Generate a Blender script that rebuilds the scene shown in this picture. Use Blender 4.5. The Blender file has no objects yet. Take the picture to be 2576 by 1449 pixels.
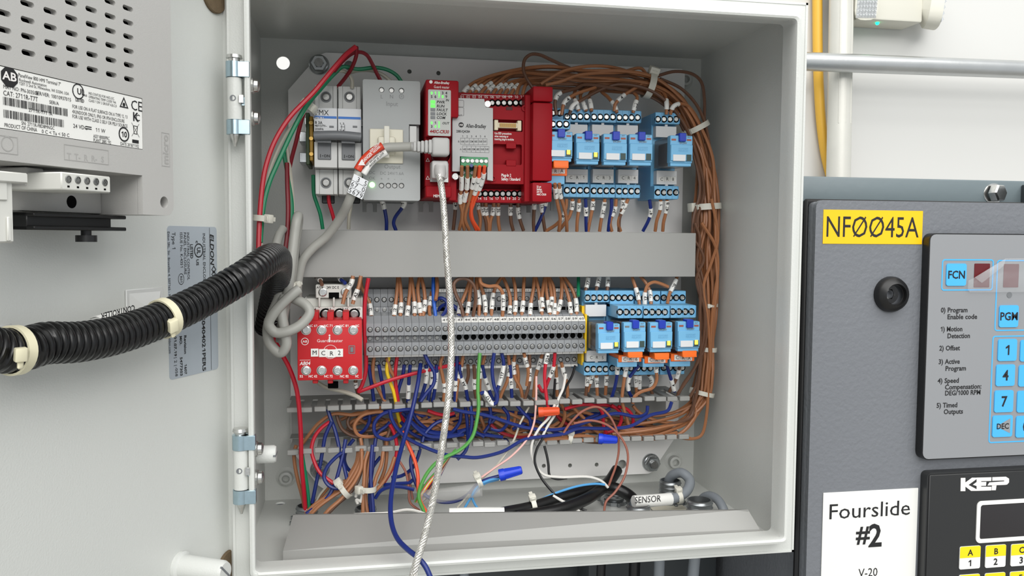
import bpy, bmesh, math, random
from mathutils import Vector, Matrix
random.seed(7)
scn = bpy.context.scene
COL = scn.collection
MM = 0.001
# ---------------------------------------------------------------- camera (calibrated on the 400 x 402 x 200 mm enclosure)
IMW, IMH, FPX = 2576.0, 1449.0, 2127.2
CAM = Vector((-121.55, -554.38, 30.18))
YAW, PITCH, ROLL = 0.1854, -0.0576, 0.0068
def _basis():
    f = Vector((math.sin(YAW)*math.cos(PITCH), math.cos(YAW)*math.cos(PITCH), math.sin(PITCH)))
    r = Vector((math.cos(YAW), -math.sin(YAW), 0)); u = r.cross(f)
    c, s = math.cos(ROLL), math.sin(ROLL)
    return r*c + u*s, u*c - r*s, f
CR, CU, CF = _basis()
cd = bpy.data.cameras.new('camera'); co = bpy.data.objects.new('camera', cd); COL.objects.link(co)
cd.sensor_fit = 'HORIZONTAL'; cd.sensor_width = 36.0; cd.lens = FPX*36.0/IMW; cd.clip_start = 0.02; cd.clip_end = 50
m = Matrix((CR, CU, -CF)).transposed().to_4x4(); m.translation = CAM*MM
co.matrix_world = m
scn.camera = co
# ---------------------------------------------------------------- light of the workshop
w = bpy.data.worlds.new('room_light'); scn.world = w; w.use_nodes = True
bg = w.node_tree.nodes['Background']; bg.inputs[0].default_value = (0.93, 0.97, 1.0, 1); bg.inputs[1].default_value = 0.60
def area(name, loc, target, sx, sy, power, col=(1, .98, .95)):
    l = bpy.data.lights.new(name, 'AREA'); l.shape = 'RECTANGLE'; l.size = sx; l.size_y = sy; l.energy = power; l.color = col
    o = bpy.data.objects.new(name, l); COL.objects.link(o); o.location = loc
    o.rotation_euler = (Vector(target)-Vector(loc)).to_track_quat('-Z', 'Y').to_euler()
    return o
for ny, py, pw in (('first_row', -1.0, 50), ('second_row', -2.6, 40), ('third_row', -4.6, 52), ('fourth_row', -7.0, 95)):
    area('fluorescent_light_'+ny, (-0.1, py, 2.1), (0, 0, -.1), 4.8, 1.3, pw)
area('fluorescent_light_wall', (0.6, 0.1, 2.1), (0.6, 0.1, 0), 3.0, 0.5, 3)
scn.view_settings.view_transform = 'Standard'; scn.view_settings.look = 'None'
scn.view_settings.gamma = 1; scn.view_settings.exposure = 0.22; scn.view_settings.use_curve_mapping = False

# ---------------------------------------------------------------- pixel rays of the photograph -> real points in mm
def ray(u, v): return CF*FPX + CR*(u-IMW/2) + CU*(IMH/2-v)
def A(u, v, y):
    d = ray(u, v); return CAM + d*((y-CAM.y)/d.y)
def Az(u, v, z):
    d = ray(u, v); return CAM + d*((z-CAM.z)/d.z)
TH = math.atan((1890-1288)/FPX)+YAW          # the door stands open at this azimuth
DH = Vector((-203, 20, 0)); DX = Vector((math.sin(TH), math.cos(TH), 0)); DY = Vector((-math.cos(TH), math.sin(TH), 0))
DM = Matrix.Translation(DH) @ Matrix.Rotation(math.pi/2-TH, 4, 'Z')
def D(u, v, y=0.0):
    d = ray(u, v); t = (y-(CAM-DH).dot(DY))/d.dot(DY); q = CAM+d*t-DH
    return Vector((q.dot(DX), q.dot(DY), q.z))
def mmpp(u, v, y): return (A(u+1, v, y)-A(u, v, y)).length
def ext(u0, v0, u1, v1, y):
    a, b, c, d = A(u0, v0, y), A(u1, v0, y), A(u0, v1, y), A(u1, v1, y)
    return (a.x+c.x)/2, (b.x+d.x)/2, (c.z+d.z)/2, (a.z+b.z)/2
# ---------------------------------------------------------------- materials
def lin(c):
    return tuple(((x/255)/12.92 if x/255 <= .04045 else ((x/255+.055)/1.055)**2.4) for x in c)
MATS = {}
def mat(name, rgb, rough=.5, metal=0, bump=0, bscale=800, alpha=1, trans=0, emit=0, var=0.0, spec=.5, vscale=60, coat=0):
    if name in MATS: return MATS[name]
    mt = bpy.data.materials.new(name); mt.use_nodes = True; nt = mt.node_tree; b = nt.nodes['Principled BSDF']
    c = lin(rgb)
    b.inputs['Base Color'].default_value = (*c, 1); b.inputs['Roughness'].default_value = rough; b.inputs['Metallic'].default_value = metal
    b.inputs['Specular IOR Level'].default_value = spec
    if coat: b.inputs['Coat Weight'].default_value = coat
    if trans: b.inputs['Transmission Weight'].default_value = trans
    if alpha < 1: b.inputs['Alpha'].default_value = alpha
    if emit: b.inputs['Emission Color'].default_value = (*c, 1); b.inputs['Emission Strength'].default_value = emit
    if bump or var:
        tc = nt.nodes.new('ShaderNodeTexCoord'); n = nt.nodes.new('ShaderNodeTexNoise'); nt.links.new(tc.outputs['Object'], n.inputs['Vector'])
        n.inputs['Scale'].default_value = bscale; n.inputs['Detail'].default_value = 2
        if bump:
            bp = nt.nodes.new('ShaderNodeBump'); bp.inputs['Strength'].default_value = bump; bp.inputs['Distance'].default_value = .0005
            nt.links.new(n.outputs['Fac'], bp.inputs['Height']); nt.links.new(bp.outputs['Normal'], b.inputs['Normal'])
        if var:
            n2 = nt.nodes.new('ShaderNodeTexNoise'); nt.links.new(tc.outputs['Object'], n2.inputs['Vector']); n2.inputs['Scale'].default_value = vscale; n2.inputs['Detail'].default_value = 4
            mr = nt.nodes.new('ShaderNodeMapRange'); mr.inputs['To Min'].default_value = 1-var; mr.inputs['To Max'].default_value = 1+var
            hs = nt.nodes.new('ShaderNodeHueSaturation'); hs.inputs['Color'].default_value = (*c, 1)
            nt.links.new(n2.outputs['Fac'], mr.inputs['Value']); nt.links.new(mr.outputs['Result'], hs.inputs['Value']); nt.links.new(hs.outputs['Color'], b.inputs['Base Color'])
    MATS[name] = mt
    return mt
PAINT = mat('paint_light_grey', (205, 207, 203), .38, bump=.25, bscale=900)
PLATE = mat('plate_white', (243, 242, 240), .42)
DUCT = mat('duct_grey_plastic', (152, 152, 149), .5, bump=.05, bscale=1500)
GREYP = mat('device_grey_plastic', (182, 184, 182), .45)
HMIP = mat('hmi_grey_plastic', (176, 175, 172), .5, bump=.15, bscale=2500)
LGREY = mat('light_grey_plastic', (205, 206, 204), .42)
IVORY = mat('ivory_plastic', (208, 208, 202), .45)
DGREY = mat('dark_grey_plastic', (110, 113, 116), .45)
TERM = mat('terminal_grey_plastic', (140, 143, 146), .42)
RED = mat('red_plastic', (146, 14, 26), .5, spec=.15, bump=.05, bscale=2500)
REDB = mat('bright_red_plastic', (190, 36, 42), .5, spec=.3)
SKY = mat('relay_blue_plastic', (112, 175, 214), .4)
DBLUE = mat('dark_blue_plastic', (20, 52, 170), .35)
ORANGE = mat('orange_plastic', (240, 110, 30), .42)
BLACK = mat('black_plastic', (18, 18, 19), .35)
HOLE = mat('dark_opening', (8, 8, 8), .9, spec=.1)
INK = mat('black_print', (22, 22, 24), .6)
GINK = mat('grey_print', (128, 130, 130), .6)
WINK = mat('white_print', (228, 225, 222), .6)
PAPER = mat('white_label', (228, 228, 224), .55)
SILV = mat('silver_label', (176, 184, 192), .35, .2)
STEEL = mat('zinc_steel', (190, 194, 196), .3, 1, bump=.1, bscale=1200, var=.12, vscale=200)
SCREW = mat('screw_steel', (205, 205, 202), .25, 1, var=.25, vscale=500)
SCREWD = mat('dull_screw_steel', (150, 150, 148), .35, 1, var=.25, vscale=500)
BZINC = mat('blue_zinc', (176, 198, 208), .28, 1, var=.12, vscale=300)
NYLON = mat('nylon_tie', (222, 220, 208), .4, alpha=.92)
NYLONY = mat('nylon_tie_yellowed', (226, 220, 190), .4)
YELLOW = mat('yellow_plastic', (240, 196, 20), .45)
GREEN = mat('green_connector_plastic', (60, 140, 92), .4)
CLEARP = mat('smoked_clear_plastic', (120, 116, 112), .12, alpha=.55)
# ---------------------------------------------------------------- mesh helpers (all in mm)
def nb(): return bmesh.new()
def box(bm, x0, x1, y0, y1, z0, z1, bev=0, seg=1):
    if x0 > x1: x0, x1 = x1, x0
    if y0 > y1: y0, y1 = y1, y0
    if z0 > z1: z0, z1 = z1, z0
    mtx = Matrix.Translation(((x0+x1)/2, (y0+y1)/2, (z0+z1)/2)) @ Matrix.Diagonal((x1-x0, y1-y0, z1-z0, 1))
    r = bmesh.ops.create_cube(bm, size=1, matrix=mtx)
    if bev:
        es = list({e for v in r['verts'] for e in v.link_edges})
        bmesh.ops.bevel(bm, geom=es, offset=bev, segments=seg, affect='EDGES', profile=.5)
    return bm
def catmull(pts, n=6):
    pts = [Vector(p) for p in pts]
    if len(pts) < 3: 
        return pts
    P = [pts[0]*2-pts[1]] + pts + [pts[-1]*2-pts[-2]]
    out = []
    for i in range(1, len(P)-2):
        p0, p1, p2, p3 = P[i-1], P[i], P[i+1], P[i+2]
        # centripetal
        def tj(ti, a, b): return ti + max((b-a).length, 1e-4)**.5
        t0 = 0; t1 = tj(t0, p0, p1); t2 = tj(t1, p1, p2); t3 = tj(t2, p2, p3)
        for k in range(n):
            t = t1+(t2-t1)*k/n
            a1 = p0*((t1-t)/(t1-t0))+p1*((t-t0)/(t1-t0)); a2 = p1*((t2-t)/(t2-t1))+p2*((t-t1)/(t2-t1)); a3 = p2*((t3-t)/(t3-t2))+p3*((t-t2)/(t3-t2))
            b1 = a1*((t2-t)/(t2-t0))+a2*((t-t0)/(t2-t0)); b2 = a2*((t3-t)/(t3-t1))+a3*((t-t1)/(t3-t1))
            out.append(b1*((t2-t)/(t2-t1))+b2*((t-t1)/(t2-t1)))
    out.append(pts[-1])
    return out
def frames(path):
    T = []
    for i in range(len(path)):
        a = path[max(i-1, 0)]; b = path[min(i+1, len(path)-1)]
        d = b-a
        T.append(d.normalized() if d.length > 1e-9 else Vector((0, 0, 1)))
    ref = Vector((0, 1, 0)) if abs(T[0].y) < .9 else Vector((1, 0, 0))
    n = (ref - T[0]*ref.dot(T[0])).normalized()
    N = [n]
    for i in range(1, len(path)):
        n = N[-1] - T[i]*N[-1].dot(T[i])
        N.append(n.normalized() if n.length > 1e-6 else N[-1])
    return T, N
def tube(bm, path, r, n=7, cap=True, rfun=None, flat=None):
    path = [Vector(p) for p in path]
    T, N = frames(path); rings = []
    for i, p in enumerate(path):
        rr = rfun(i) if rfun else r
        b = T[i].cross(N[i]); ring = []
        for k in range(n):
            a = 2*math.pi*k/n
            ring.append(bm.verts.new(p + N[i]*(math.cos(a)*rr) + b*(math.sin(a)*rr*(flat or 1))))
        rings.append(ring)
    for i in range(len(rings)-1):
        for k in range(n):
            bm.faces.new((rings[i][k], rings[i][(k+1) % n], rings[i+1][(k+1) % n], rings[i+1][k]))
    if cap:
        bm.faces.new(rings[0][::-1]); bm.faces.new(rings[-1])
    return bm
def cyl(bm, p0, p1, r0, r1=None, n=16, cap=True):
    r1 = r0 if r1 is None else r1
    p0, p1 = Vector(p0), Vector(p1)
    return tube(bm, [p0, p1], r0, n, cap, rfun=lambda i: (r0, r1)[i])
def lathe(bm, org, axis, prof, n=20, close=False):
    """prof: (radius, offset along axis)"""
    org = Vector(org); axis = Vector(axis).normalized()
    ref = Vector((0, 0, 1)) if abs(axis.z) < .9 else Vector((1, 0, 0))
    a = axis.cross(ref).normalized(); b = axis.cross(a); rings = []
    for r, t in prof:
        if r < 1e-6: rings.append([bm.verts.new(org+axis*t)])
        else: rings.append([bm.verts.new(org+axis*t+(a*math.cos(2*math.pi*k/n)+b*math.sin(2*math.pi*k/n))*r) for k in range(n)])
    for i in range(len(rings)-1):
        A_, B_ = rings[i], rings[i+1]
        for k in range(n):
            if len(A_) == 1 and len(B_) == 1: continue
            if len(A_) == 1: bm.faces.new((A_[0], B_[(k+1) % n], B_[k]))
            elif len(B_) == 1: bm.faces.new((A_[k], A_[(k+1) % n], B_[0]))
            else: bm.faces.new((A_[k], A_[(k+1) % n], B_[(k+1) % n], B_[k]))
    return bm
def circ(cx, cz, r, n=14, sx=1): return [(cx+r*sx*math.cos(2*math.pi*k/n), cz+r*math.sin(2*math.pi*k/n)) for k in range(n)]
def rrect(x0, x1, z0, z1, r, n=3):
    out = []
    for cx, cz, a0 in ((x1-r, z1-r, 0), (x0+r, z1-r, 90), (x0+r, z0+r, 180), (x1-r, z0+r, 270)):
        for k in range(n+1):
            a = math.radians(a0+90*k/n); out.append((cx+r*math.cos(a), cz+r*math.sin(a)))
    return out
def plate(bm, outer, y0, y1, holes=(), tf=None):
    """flat plate in xz with holes, thickness y0..y1; tf maps (x,y,z) to a vector"""
    tf = tf or (lambda x, y, z: Vector((x, y, z)))
    tmp = bmesh.new(); edges = []
    for loop in [outer]+list(holes):
        vs = [tmp.verts.new((x, 0, z)) for x, z in loop]
        for i in range(len(vs)): edges.append(tmp.edges.new((vs[i], vs[(i+1) % len(vs)])))
    bmesh.ops.triangle_fill(tmp, use_beauty=True, use_dissolve=False, edges=edges)
    for yy in (y0, y1):
        mp = {}
        for f in tmp.faces:
            vs = []
            for v in f.verts:
                if v not in mp: mp[v] = bm.verts.new(tf(v.co.x, yy, v.co.z))
                vs.append(mp[v])
            try: bm.faces.new(vs)
            except ValueError: pass
    tmp.free()
    if abs(y1-y0) > 1e-6:
        for loop in [outer]+list(holes):
            a = [bm.verts.new(tf(x, y0, z)) for x, z in loop]; b = [bm.verts.new(tf(x, y1, z)) for x, z in loop]
            for i in range(len(a)):
                j = (i+1) % len(a); bm.faces.new((a[i], a[j], b[j], b[i]))
    bmesh.ops.recalc_face_normals(bm, faces=bm.faces)
    return bm
def slot(cx, cz, w, h, n=4):
    r = min(w, h)/2-1e-3
    return rrect(cx-w/2, cx+w/2, cz-h/2, cz+h/2, r, n)
def hexnut(bm, c, axis, af, t, bore=0):
    prof_n = 6; c = Vector(c); axis = Vector(axis).normalized()
    R = af/math.sqrt(3)
    lathe(bm, c, axis, [(R, 0), (R, t*.8), (R*.88, t), (max(bore, .01), t)], 6)
# ---------------------------------------------------------------- objects
MX = {}
def thing(name, label, cat, loc=(0, 0, 0), rotz=0.0, group=None, M=None):
    o = bpy.data.objects.new(name, None); COL.objects.link(o)
    o.empty_display_size = .01
    M = M.copy() if M is not None else Matrix.Translation(Vector(loc)) @ Matrix.Rotation(rotz, 4, 'Z')
    if M is not None: 
        MX[o.name] = M; Ms = M.copy(); Ms.translation = M.translation*MM; o.matrix_world = Ms
    o['label'] = label; o['category'] = cat; o['kind'] = 'thing'
    if group: o['group'] = group
    return o
def mkmesh(name, bm, mt, smooth, Minv=None):
    me = bpy.data.meshes.new(name)
    if Minv is not None: bm.transform(Minv)
    bm.transform(Matrix.Scale(MM, 4))
    bm.to_mesh(me); bm.free(); me.materials.append(mt)
    if smooth:
        me.shade_smooth()
        me.set_sharp_from_angle(angle=math.radians(smooth if smooth > 1 else 40))
    return me
def part(name, bm, mt, parent, local=False, smooth=40, label=None):
    """a part or sub-part; bm is in world mm unless local"""
    M = MX[parent.name]
    me = mkmesh(name, bm, mt, smooth, None if local else M.inverted())
    o = bpy.data.objects.new(name, me); COL.objects.link(o); o.parent = parent; MX[o.name] = M
    if label: o['label'] = label
    return o
def solo(name, bm, mt, label, cat, loc, group=None, M=None, local=False, smooth=40):
    M = M.copy() if M is not None else Matrix.Translation(Vector(loc))
    me = mkmesh(name, bm, mt, smooth, None if local else M.inverted())
    o = bpy.data.objects.new(name, me); COL.objects.link(o); MX[o.name] = M
    Ms = M.copy(); Ms.translation = M.translation*MM; o.matrix_world = Ms
    o['label'] = label; o['category'] = cat
    if group: o['group'] = group
    return o
def struct(name, bm, mt, smooth=0):
    o = bpy.data.objects.new(name, mkmesh(name, bm, mt, smooth)); COL.objects.link(o); o['kind'] = 'structure'; MX[o.name] = Matrix.Identity(4)
    return o
def copy_thing(root, d, label=None, group=None):
    d = Vector(d)
    c = root.copy(); COL.objects.link(c); c.location = root.location + d*MM
    MX[c.name] = Matrix.Translation(d) @ MX[root.name]
    if label: c['label'] = label
    if group: c['group'] = group
    for ch in list(root.children):
        k = ch.copy(); COL.objects.link(k); k.parent = c; MX[k.name] = MX[c.name]
        for g in list(ch.children):
            q = g.copy(); COL.objects.link(q); q.parent = k; MX[q.name] = MX[c.name]
    return c
# ---------------------------------------------------------------- lettering (built-in vector font, one mesh per print)
CH = ''.join(chr(i) for i in range(33, 127)) + 'ØΩ~±'
GL = {}
def _glyphs():
    tmp = []
    def mk(body, off):
        c = bpy.data.curves.new('t', 'FONT'); c.body = body; c.size = 1; c.resolution_u = 2; c.offset = off; c.fill_mode = 'FRONT'
        o = bpy.data.objects.new('t', c); COL.objects.link(o); tmp.append(o); return o
    jobs = [(ch, bold, mk(ch, .022 if bold else 0), mk(ch+'|', 0) if not bold else None) for bold in (0, 1) for ch in CH]
    bar = mk('|', 0)
    dg = bpy.context.evaluated_depsgraph_get(); dg.update()
    def get(o):
        ev = o.evaluated_get(dg); me = ev.to_mesh(); V = [(v.co.x, v.co.y) for v in me.vertices]; F = [tuple(p.vertices) for p in me.polygons]; ev.to_mesh_clear(); return V, F
    barx = max(v[0] for v in get(bar)[0])
    for ch, bold, o, o2 in jobs:
        V, F = get(o)
        adv = max(v[0] for v in get(o2)[0])-barx if o2 else GL[(ch, 0)][2]
        GL[(ch, bold)] = (V, F, adv)
    for o in tmp:
        c = o.data; bpy.data.objects.remove(o); bpy.data.curves.remove(c)
_glyphs()
CAPH = max(v[1] for v in GL[('H', 0)][0])
for _b, _w in ((0, .085), (1, .125)):      # a figure one with a flag
    _x = .30; GL[('1', _b)] = ([(_x, 0), (_x+_w, 0), (_x+_w, CAPH), (_x, CAPH), (_x, CAPH-.05-_w), (_x-.19, CAPH-.13-_w), (_x-.19, CAPH-.13), (_x-.06, CAPH-.06)], [(0, 1, 2, 3), (3, 4, 5, 6, 7)], .56)
def twidth(s, bold=0): return sum(GL[(c, bold)][2] if (c, bold) in GL else .3 for c in s)
def text(bm, s, org, right, up, h, align='c', bold=0, wid=None, sx=1.0, slant=0.0, sp=0.0):
    """print s with capital height h mm, centred on org ('c'), or starting there ('l'); wid forces the width"""
    right = Vector(right).normalized(); up = Vector(up).normalized(); org = Vector(org)
    k = h/CAPH; tw = (twidth(s, bold)+sp*max(len(s)-1, 0))*k*sx
    if wid: sx *= wid/max(tw, 1e-6); tw = wid
    x = {'c': -tw/2, 'l': 0, 'r': -tw}[align]
    for c in s:
        if (c, bold) not in GL: x += (.3+sp)*k*sx; continue
        V, F, adv = GL[(c, bold)]
        vs = [bm.verts.new(org + right*(x+(vx+slant*vy)*k*sx) + up*(vy*k-h/2)) for vx, vy in V]
        for f in F:
            try: bm.faces.new([vs[i] for i in f])
            except ValueError: pass
        x += (adv+sp)*k*sx
    return bm
FX, FZ = Vector((1, 0, 0)), Vector((0, 0, 1))
def tpx(bm, s, u, v, y, hpx, align='c', bold=0, wpx=None, **kw):
    """print s on the plane y, at the place and size it has in the photograph"""
    k = mmpp(u, v, y)
    return text(bm, s, A(u, v, y), FX, FZ, hpx*k, align, bold, wpx*k if wpx else None, **kw)
def bar(bm, x0, x1, z0, z1, y):
    vs = [bm.verts.new((x, y, z)) for x, z in ((x0, z0), (x1, z0), (x1, z1), (x0, z1))]; bm.faces.new(vs); return bm
def screw_head(bm, c, r, h=1.2, kind='+', axis=(0, -1, 0), ang=0.0, n=16):
    """pan head with a real recess: a disc of rim and sectors sunk by the slot"""
    c = Vector(c); axis = Vector(axis).normalized()
    ref = FZ if abs(axis.z) < .9 else FX
    a = axis.cross(ref).normalized(); b = axis.cross(a)
    lathe(bm, c, axis, [(r, 0), (r, h*.6), (r*.85, h), (r*.72, h), (r*.7, h*.45), (0, h*.45)], n)
    def blk(a0, a1, b0, b1):
        q = [(a0, b0), (a1, b0), (a1, b1), (a0, b1)]
        ca, sa = math.cos(ang), math.sin(ang)
        lo, hi = [], []
        for x, y in q:
            X_, Y_ = x*ca-y*sa, x*sa+y*ca
            lo.append(bm.verts.new(c+a*X_+b*Y_+axis*(h*.4))); hi.append(bm.verts.new(c+a*X_+b*Y_+axis*(h*.92)))
        bm.faces.new(hi)
        for i in range(4): bm.faces.new((lo[i], lo[(i+1) % 4], hi[(i+1) % 4], hi[i]))
    g = r*.12; R = r*.62
    if kind == '+':
        for sa in (-1, 1):
            for sb in (-1, 1): blk(sa*g, sa*R*.78, sb*g, sb*R*.78)
    else:
        for sb in (-1, 1): blk(-R*.8, R*.8, sb*g, sb*R*.85)
    return bm
# ================================================================ the room behind
WALLP = mat('wall_paint', (206, 206, 203), .6, bump=.08, bscale=40, var=.015, vscale=3)
bm = nb(); box(bm, -1600, 2600, 520, 560, -1100, 2400); struct('wall_back', bm, WALLP)
bm = nb(); box(bm, -1600, 2600, -2600, 520, -1140, -1100); struct('floor', bm, mat('concrete_floor', (150, 148, 142), .5, var=.08, vscale=4))
BARE = mat('galvanised_pipe', (196, 198, 198), .32, .85, bump=.15, bscale=300, var=.1, vscale=40)
BAREW = mat('painted_pipe', (205, 204, 196), .4, .15, bump=.2, bscale=250, var=.06, vscale=30)
def extend(a, b, t0, t1): return a+(b-a)*t0, a+(b-a)*t1
# horizontal conduit in front of the upright one
a, b = A(2060, 156, 456), A(2540, 174, 456); p, q = extend(a, b, -.55, 1.8)
bm = nb(); cyl(bm, p, q, 11.8, n=28)
solo('conduit_pipe', bm, BARE, 'shiny galvanised pipe running level across the white wall', 'pipe', p)
a, b = A(2116, 40, 486), A(2110, 400, 486); p, q = extend(a, b, -1.6, 2.2)
bm = nb(); cyl(bm, p, q, 15.6, n=28)
up = thing('conduit_pipe', 'upright dull white pipe behind the level pipe', 'pipe', q)
part('pipe_body', bm, BAREW, up)
bm = nb(); 
for i in range(5):
    o = Vector((-9+i*4.4, -15.2+abs(i-2)*1.2, 0)); cyl(bm, p+o, extend(p, q, 0, .62)[1]+o, .7, n=6)
part('seam_ridge', bm, BAREW, up)
HOSE = mat('yellow_hose', (226, 176, 62), .45)
pts = [A(u, v, 511) for u, v in ((2054, -160), (2056, 0), (2057, 120), (2060, 220), (2066, 310), (2077, 390), (2094, 460), (2112, 540))]
bm = nb(); tube(bm, catmull(pts, 6), 6.6, 14)
solo('yellow_hose', bm, HOSE, 'yellow rubber hose hanging down the wall left of the upright pipe', 'hose', pts[-1])
# emergency light on the wall
EMB = mat('lamp_housing', (214, 212, 200), .5, bump=.1, bscale=300); LENS = mat('prismatic_lens', (205, 208, 210), .12, trans=.35)
el = thing('emergency_light', 'white twin-head emergency light on the wall with a tiny green lamp', 'light', A(2240, 60, 519))
x0, x1, z0, z1 = ext(2160, 0, 2322, 52, 476)
bm = nb(); box(bm, x0, x1, 476, 519.5, z0, z0+150, 3, 2); part('housing', bm, EMB, el)
def lens_head(name, c, ax, rx, rz, depth):
    ax = Vector(ax).normalized(); side = ax.cross(FZ).normalized(); upv = side.cross(ax)
    b1, b2 = nb(), nb()
    def ring(bmx, t, k): return [bmx.verts.new(c+ax*t+side*(math.copysign(abs(math.cos(s))**.6, math.cos(s))*rx*k)+upv*(math.copysign(abs(math.sin(s))**.6, math.sin(s))*rz*k)) for s in [2*math.pi*i/24 for i in range(24)]]
    rs = [ring(b1, t, k) for t, k in ((-depth, .55), (-depth*.6, .95), (0, 1), (2, .98))]
    for r0, r1 in zip(rs, rs[1:]):
        for i in range(24): b1.faces.new((r0[i], r0[(i+1) % 24], r1[(i+1) % 24], r1[i]))
    b1.faces.new(rs[0][::-1]); b1.faces.new(rs[-1])
    h = part(name, b1, EMB, el)
    n = 7
    for i in range(n):
        for j in range(n):
            x = (i-(n-1)/2)/(n/2)*rx*.86; z = (j-(n-1)/2)/(n/2)*rz*.86; s = rx*.86/n; s2 = rz*.86/n
            base = [c+ax*2+side*(x+dx*s)+upv*(z+dz*s2) for dx, dz in ((-1, -1), (1, -1), (1, 1), (-1, 1))]
            vs = [b2.verts.new(v) for v in base]; tip = b2.verts.new(c+ax*5.5+side*x+upv*z)
            for k in range(4): b2.faces.new((vs[k], vs[(k+1) % 4], tip))
    part('lens', b2, LENS, h, smooth=0)
lens_head('lamp_head', A(2180, 8, 470), (-.2, -1, -.15), 15.5, 22, 10)
lens_head('lamp_head', A(2362, 12, 480), (1, -.45, -.12), 24, 32, 24)
bm = nb(); lathe(bm, A(2207, 60, 488), (0, 0, -1), [(2.4, -3), (2.4, 0), (1.4, 1.2), (0, 1.6)], 12)
part('indicator_lamp', bm, mat('green_lamp', (20, 255, 150), .3, emit=4), el)

# ================================================================ the machine beside the cabinet
TEAL = mat('machine_teal_paint', (104, 116, 120), .42, bump=.3, bscale=120)
MGREY = mat('machine_grey_hammer_paint', (112, 115, 120), .36, bump=1.0, bscale=260, var=.03, vscale=20)
MDARK = mat('machine_dark_paint', (52, 57, 60), .5, bump=.2, bscale=100)
x0, _, _, zt = ext(2026, 446, 2300, 496, 62)
xl = A(2034, 900, 40).x
mc = thing('machine_cabinet', 'grey hammer-painted machine control cabinet right of the open enclosure', 'cabinet', (xl+150, 100, -700))
zc = A(2300, 507, 42).z
bm = nb(); plate(bm, rrect(xl+4, xl+420, -700, zc, 6, 4), 42, 46); box(bm, xl+4, xl+420, 44, 56, -700, zc-1, 4, 3)
part('cabinet_door', bm, MGREY, mc)
bm = nb(); box(bm, xl+9, xl+415, 57, 420, -700, zc-6, 4, 2); part('cabinet_body', bm, MGREY, mc)
bm = nb(); box(bm, xl+2, xl+424, 54, 60, -705, zc+1.5, 2, 1); part('door_seal', bm, BLACK, mc)
lk = A(2243, 738, 41)
bm = nb(); lathe(bm, A(2238, 740, 42), (0, -1, 0), [(14, 0), (14, 3), (12.5, 6.5), (8.6, 9), (8.2, 6), (7.4, 6)], 32)
lo = part('quarter_turn_lock', bm, BLACK, mc)
bm = nb(); plate(bm, circ(0, 0, 7.6, 28), 36.5, 36, [[(x, z) for x, z in ((-3.6, -2), (-2.2, -3.8), (2.2, -3.8), (3.2, -1.2), (5.2, -1.2), (5.2, 1.2), (3.2, 1.2), (2.2, 3.8), (-2.2, 3.8), (-3.6, 2))]], tf=lambda x, y, z: Vector((x+A(2238, 740, 36).x, y, z+A(2238, 740, 36).z)))
part('lock_insert', bm, BLACK, lo)
bm = nb(); lathe(bm, (A(2238, 740, 39).x, 39, A(2238, 740, 39).z), (0, -1, 0), [(4.6, 0), (4.6, .5), (3.2, .5), (3.2, 0)], 20); part('lock_cam', bm, SCREWD, lo)
# frame beam over the cabinet
x0 = A(2026, 450, 75).x; zt = A(2300, 449, 75).z
fb = thing('machine_beam', 'teal-grey steel beam running above the machine cabinet', 'beam', (x0+150, 100, zt-40))
bm = nb(); box(bm, 206, x0+420, 75, 300, zc-5, zt, 1.5, 2); part('beam_body', bm, TEAL, fb)
bc = A(2497, 487, 75)
bo = thing('hex_bolt', 'shiny hex bolt with a washer in the teal beam', 'bolt', bc)
bm = nb(); lathe(bm, bc, (-.15, -1, 0), [(8.5, 0), (8.5, 1.5), (5.5, 1.5)], 24); part('washer', bm, SCREW, bo)
bm = nb(); hexnut(bm, bc+Vector((-.3, -2, 0)), (.28, -1, .05), 13, 7); part('bolt_head', bm, SCREW, bo, smooth=0)
bk = A(2570, 480, 74); bm = nb(); box(bm, bk.x, bk.x+40, 66, 75, bk.z-30, bk.z+5, .8); box(bm, bk.x, bk.x+3, 50, 66, bk.z-30, bk.z+5, .5)
solo('angle_bracket', bm, MDARK, 'dark bracket on the teal beam at the right picture edge', 'bracket', bk)
# yellow asset label
x0, x1, z0, z1 = ext(2070, 529, 2320, 614, 42)
lb = thing('asset_label', 'yellow tape label reading NF0045A on the machine cabinet', 'label', ((x0+x1)/2, 42, z0))
bm = nb(); box(bm, x0, x1, 41.6, 41.95, z0, z1, .1); part('tape', bm, mat('yellow_tape', (246, 190, 8), .4), lb)
bm = nb(); k = mmpp(2195, 571, 41.5); c = A(2195, 571, 41.5); text(bm, 'NFØØ45A', c, FX, FZ, 46*k, 'c', 0, 236*k); part('print', bm, INK, lb, smooth=0)
# paper sign
x0, x1, z1 = A(2070, 1240, 42).x, A(2308, 1235, 42).x, A(2190, 1233, 42).z
sg = thing('paper_sign', 'white card reading Fourslide #2 stuck on the machine cabinet', 'sign', ((x0+x1)/2, 42, z1-150))
bm = nb(); box(bm, x0, x1, 40.9, 41.9, z1-150, z1, .2); part('card', bm, PAPER, sg)
bm = nb(); tpx(bm, 'Fourslide', 2188, 1282, 40.7, 34, wpx=208); tpx(bm, '#', 2171, 1343, 40.7, 38, bold=1); tpx(bm, '2', 2202, 1347, 40.7, 50, bold=1, sx=.95); tpx(bm, 'V-20', 2184, 1440, 40.7, 19, sx=.9)
part('print', bm, INK, sg, smooth=0)
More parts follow.
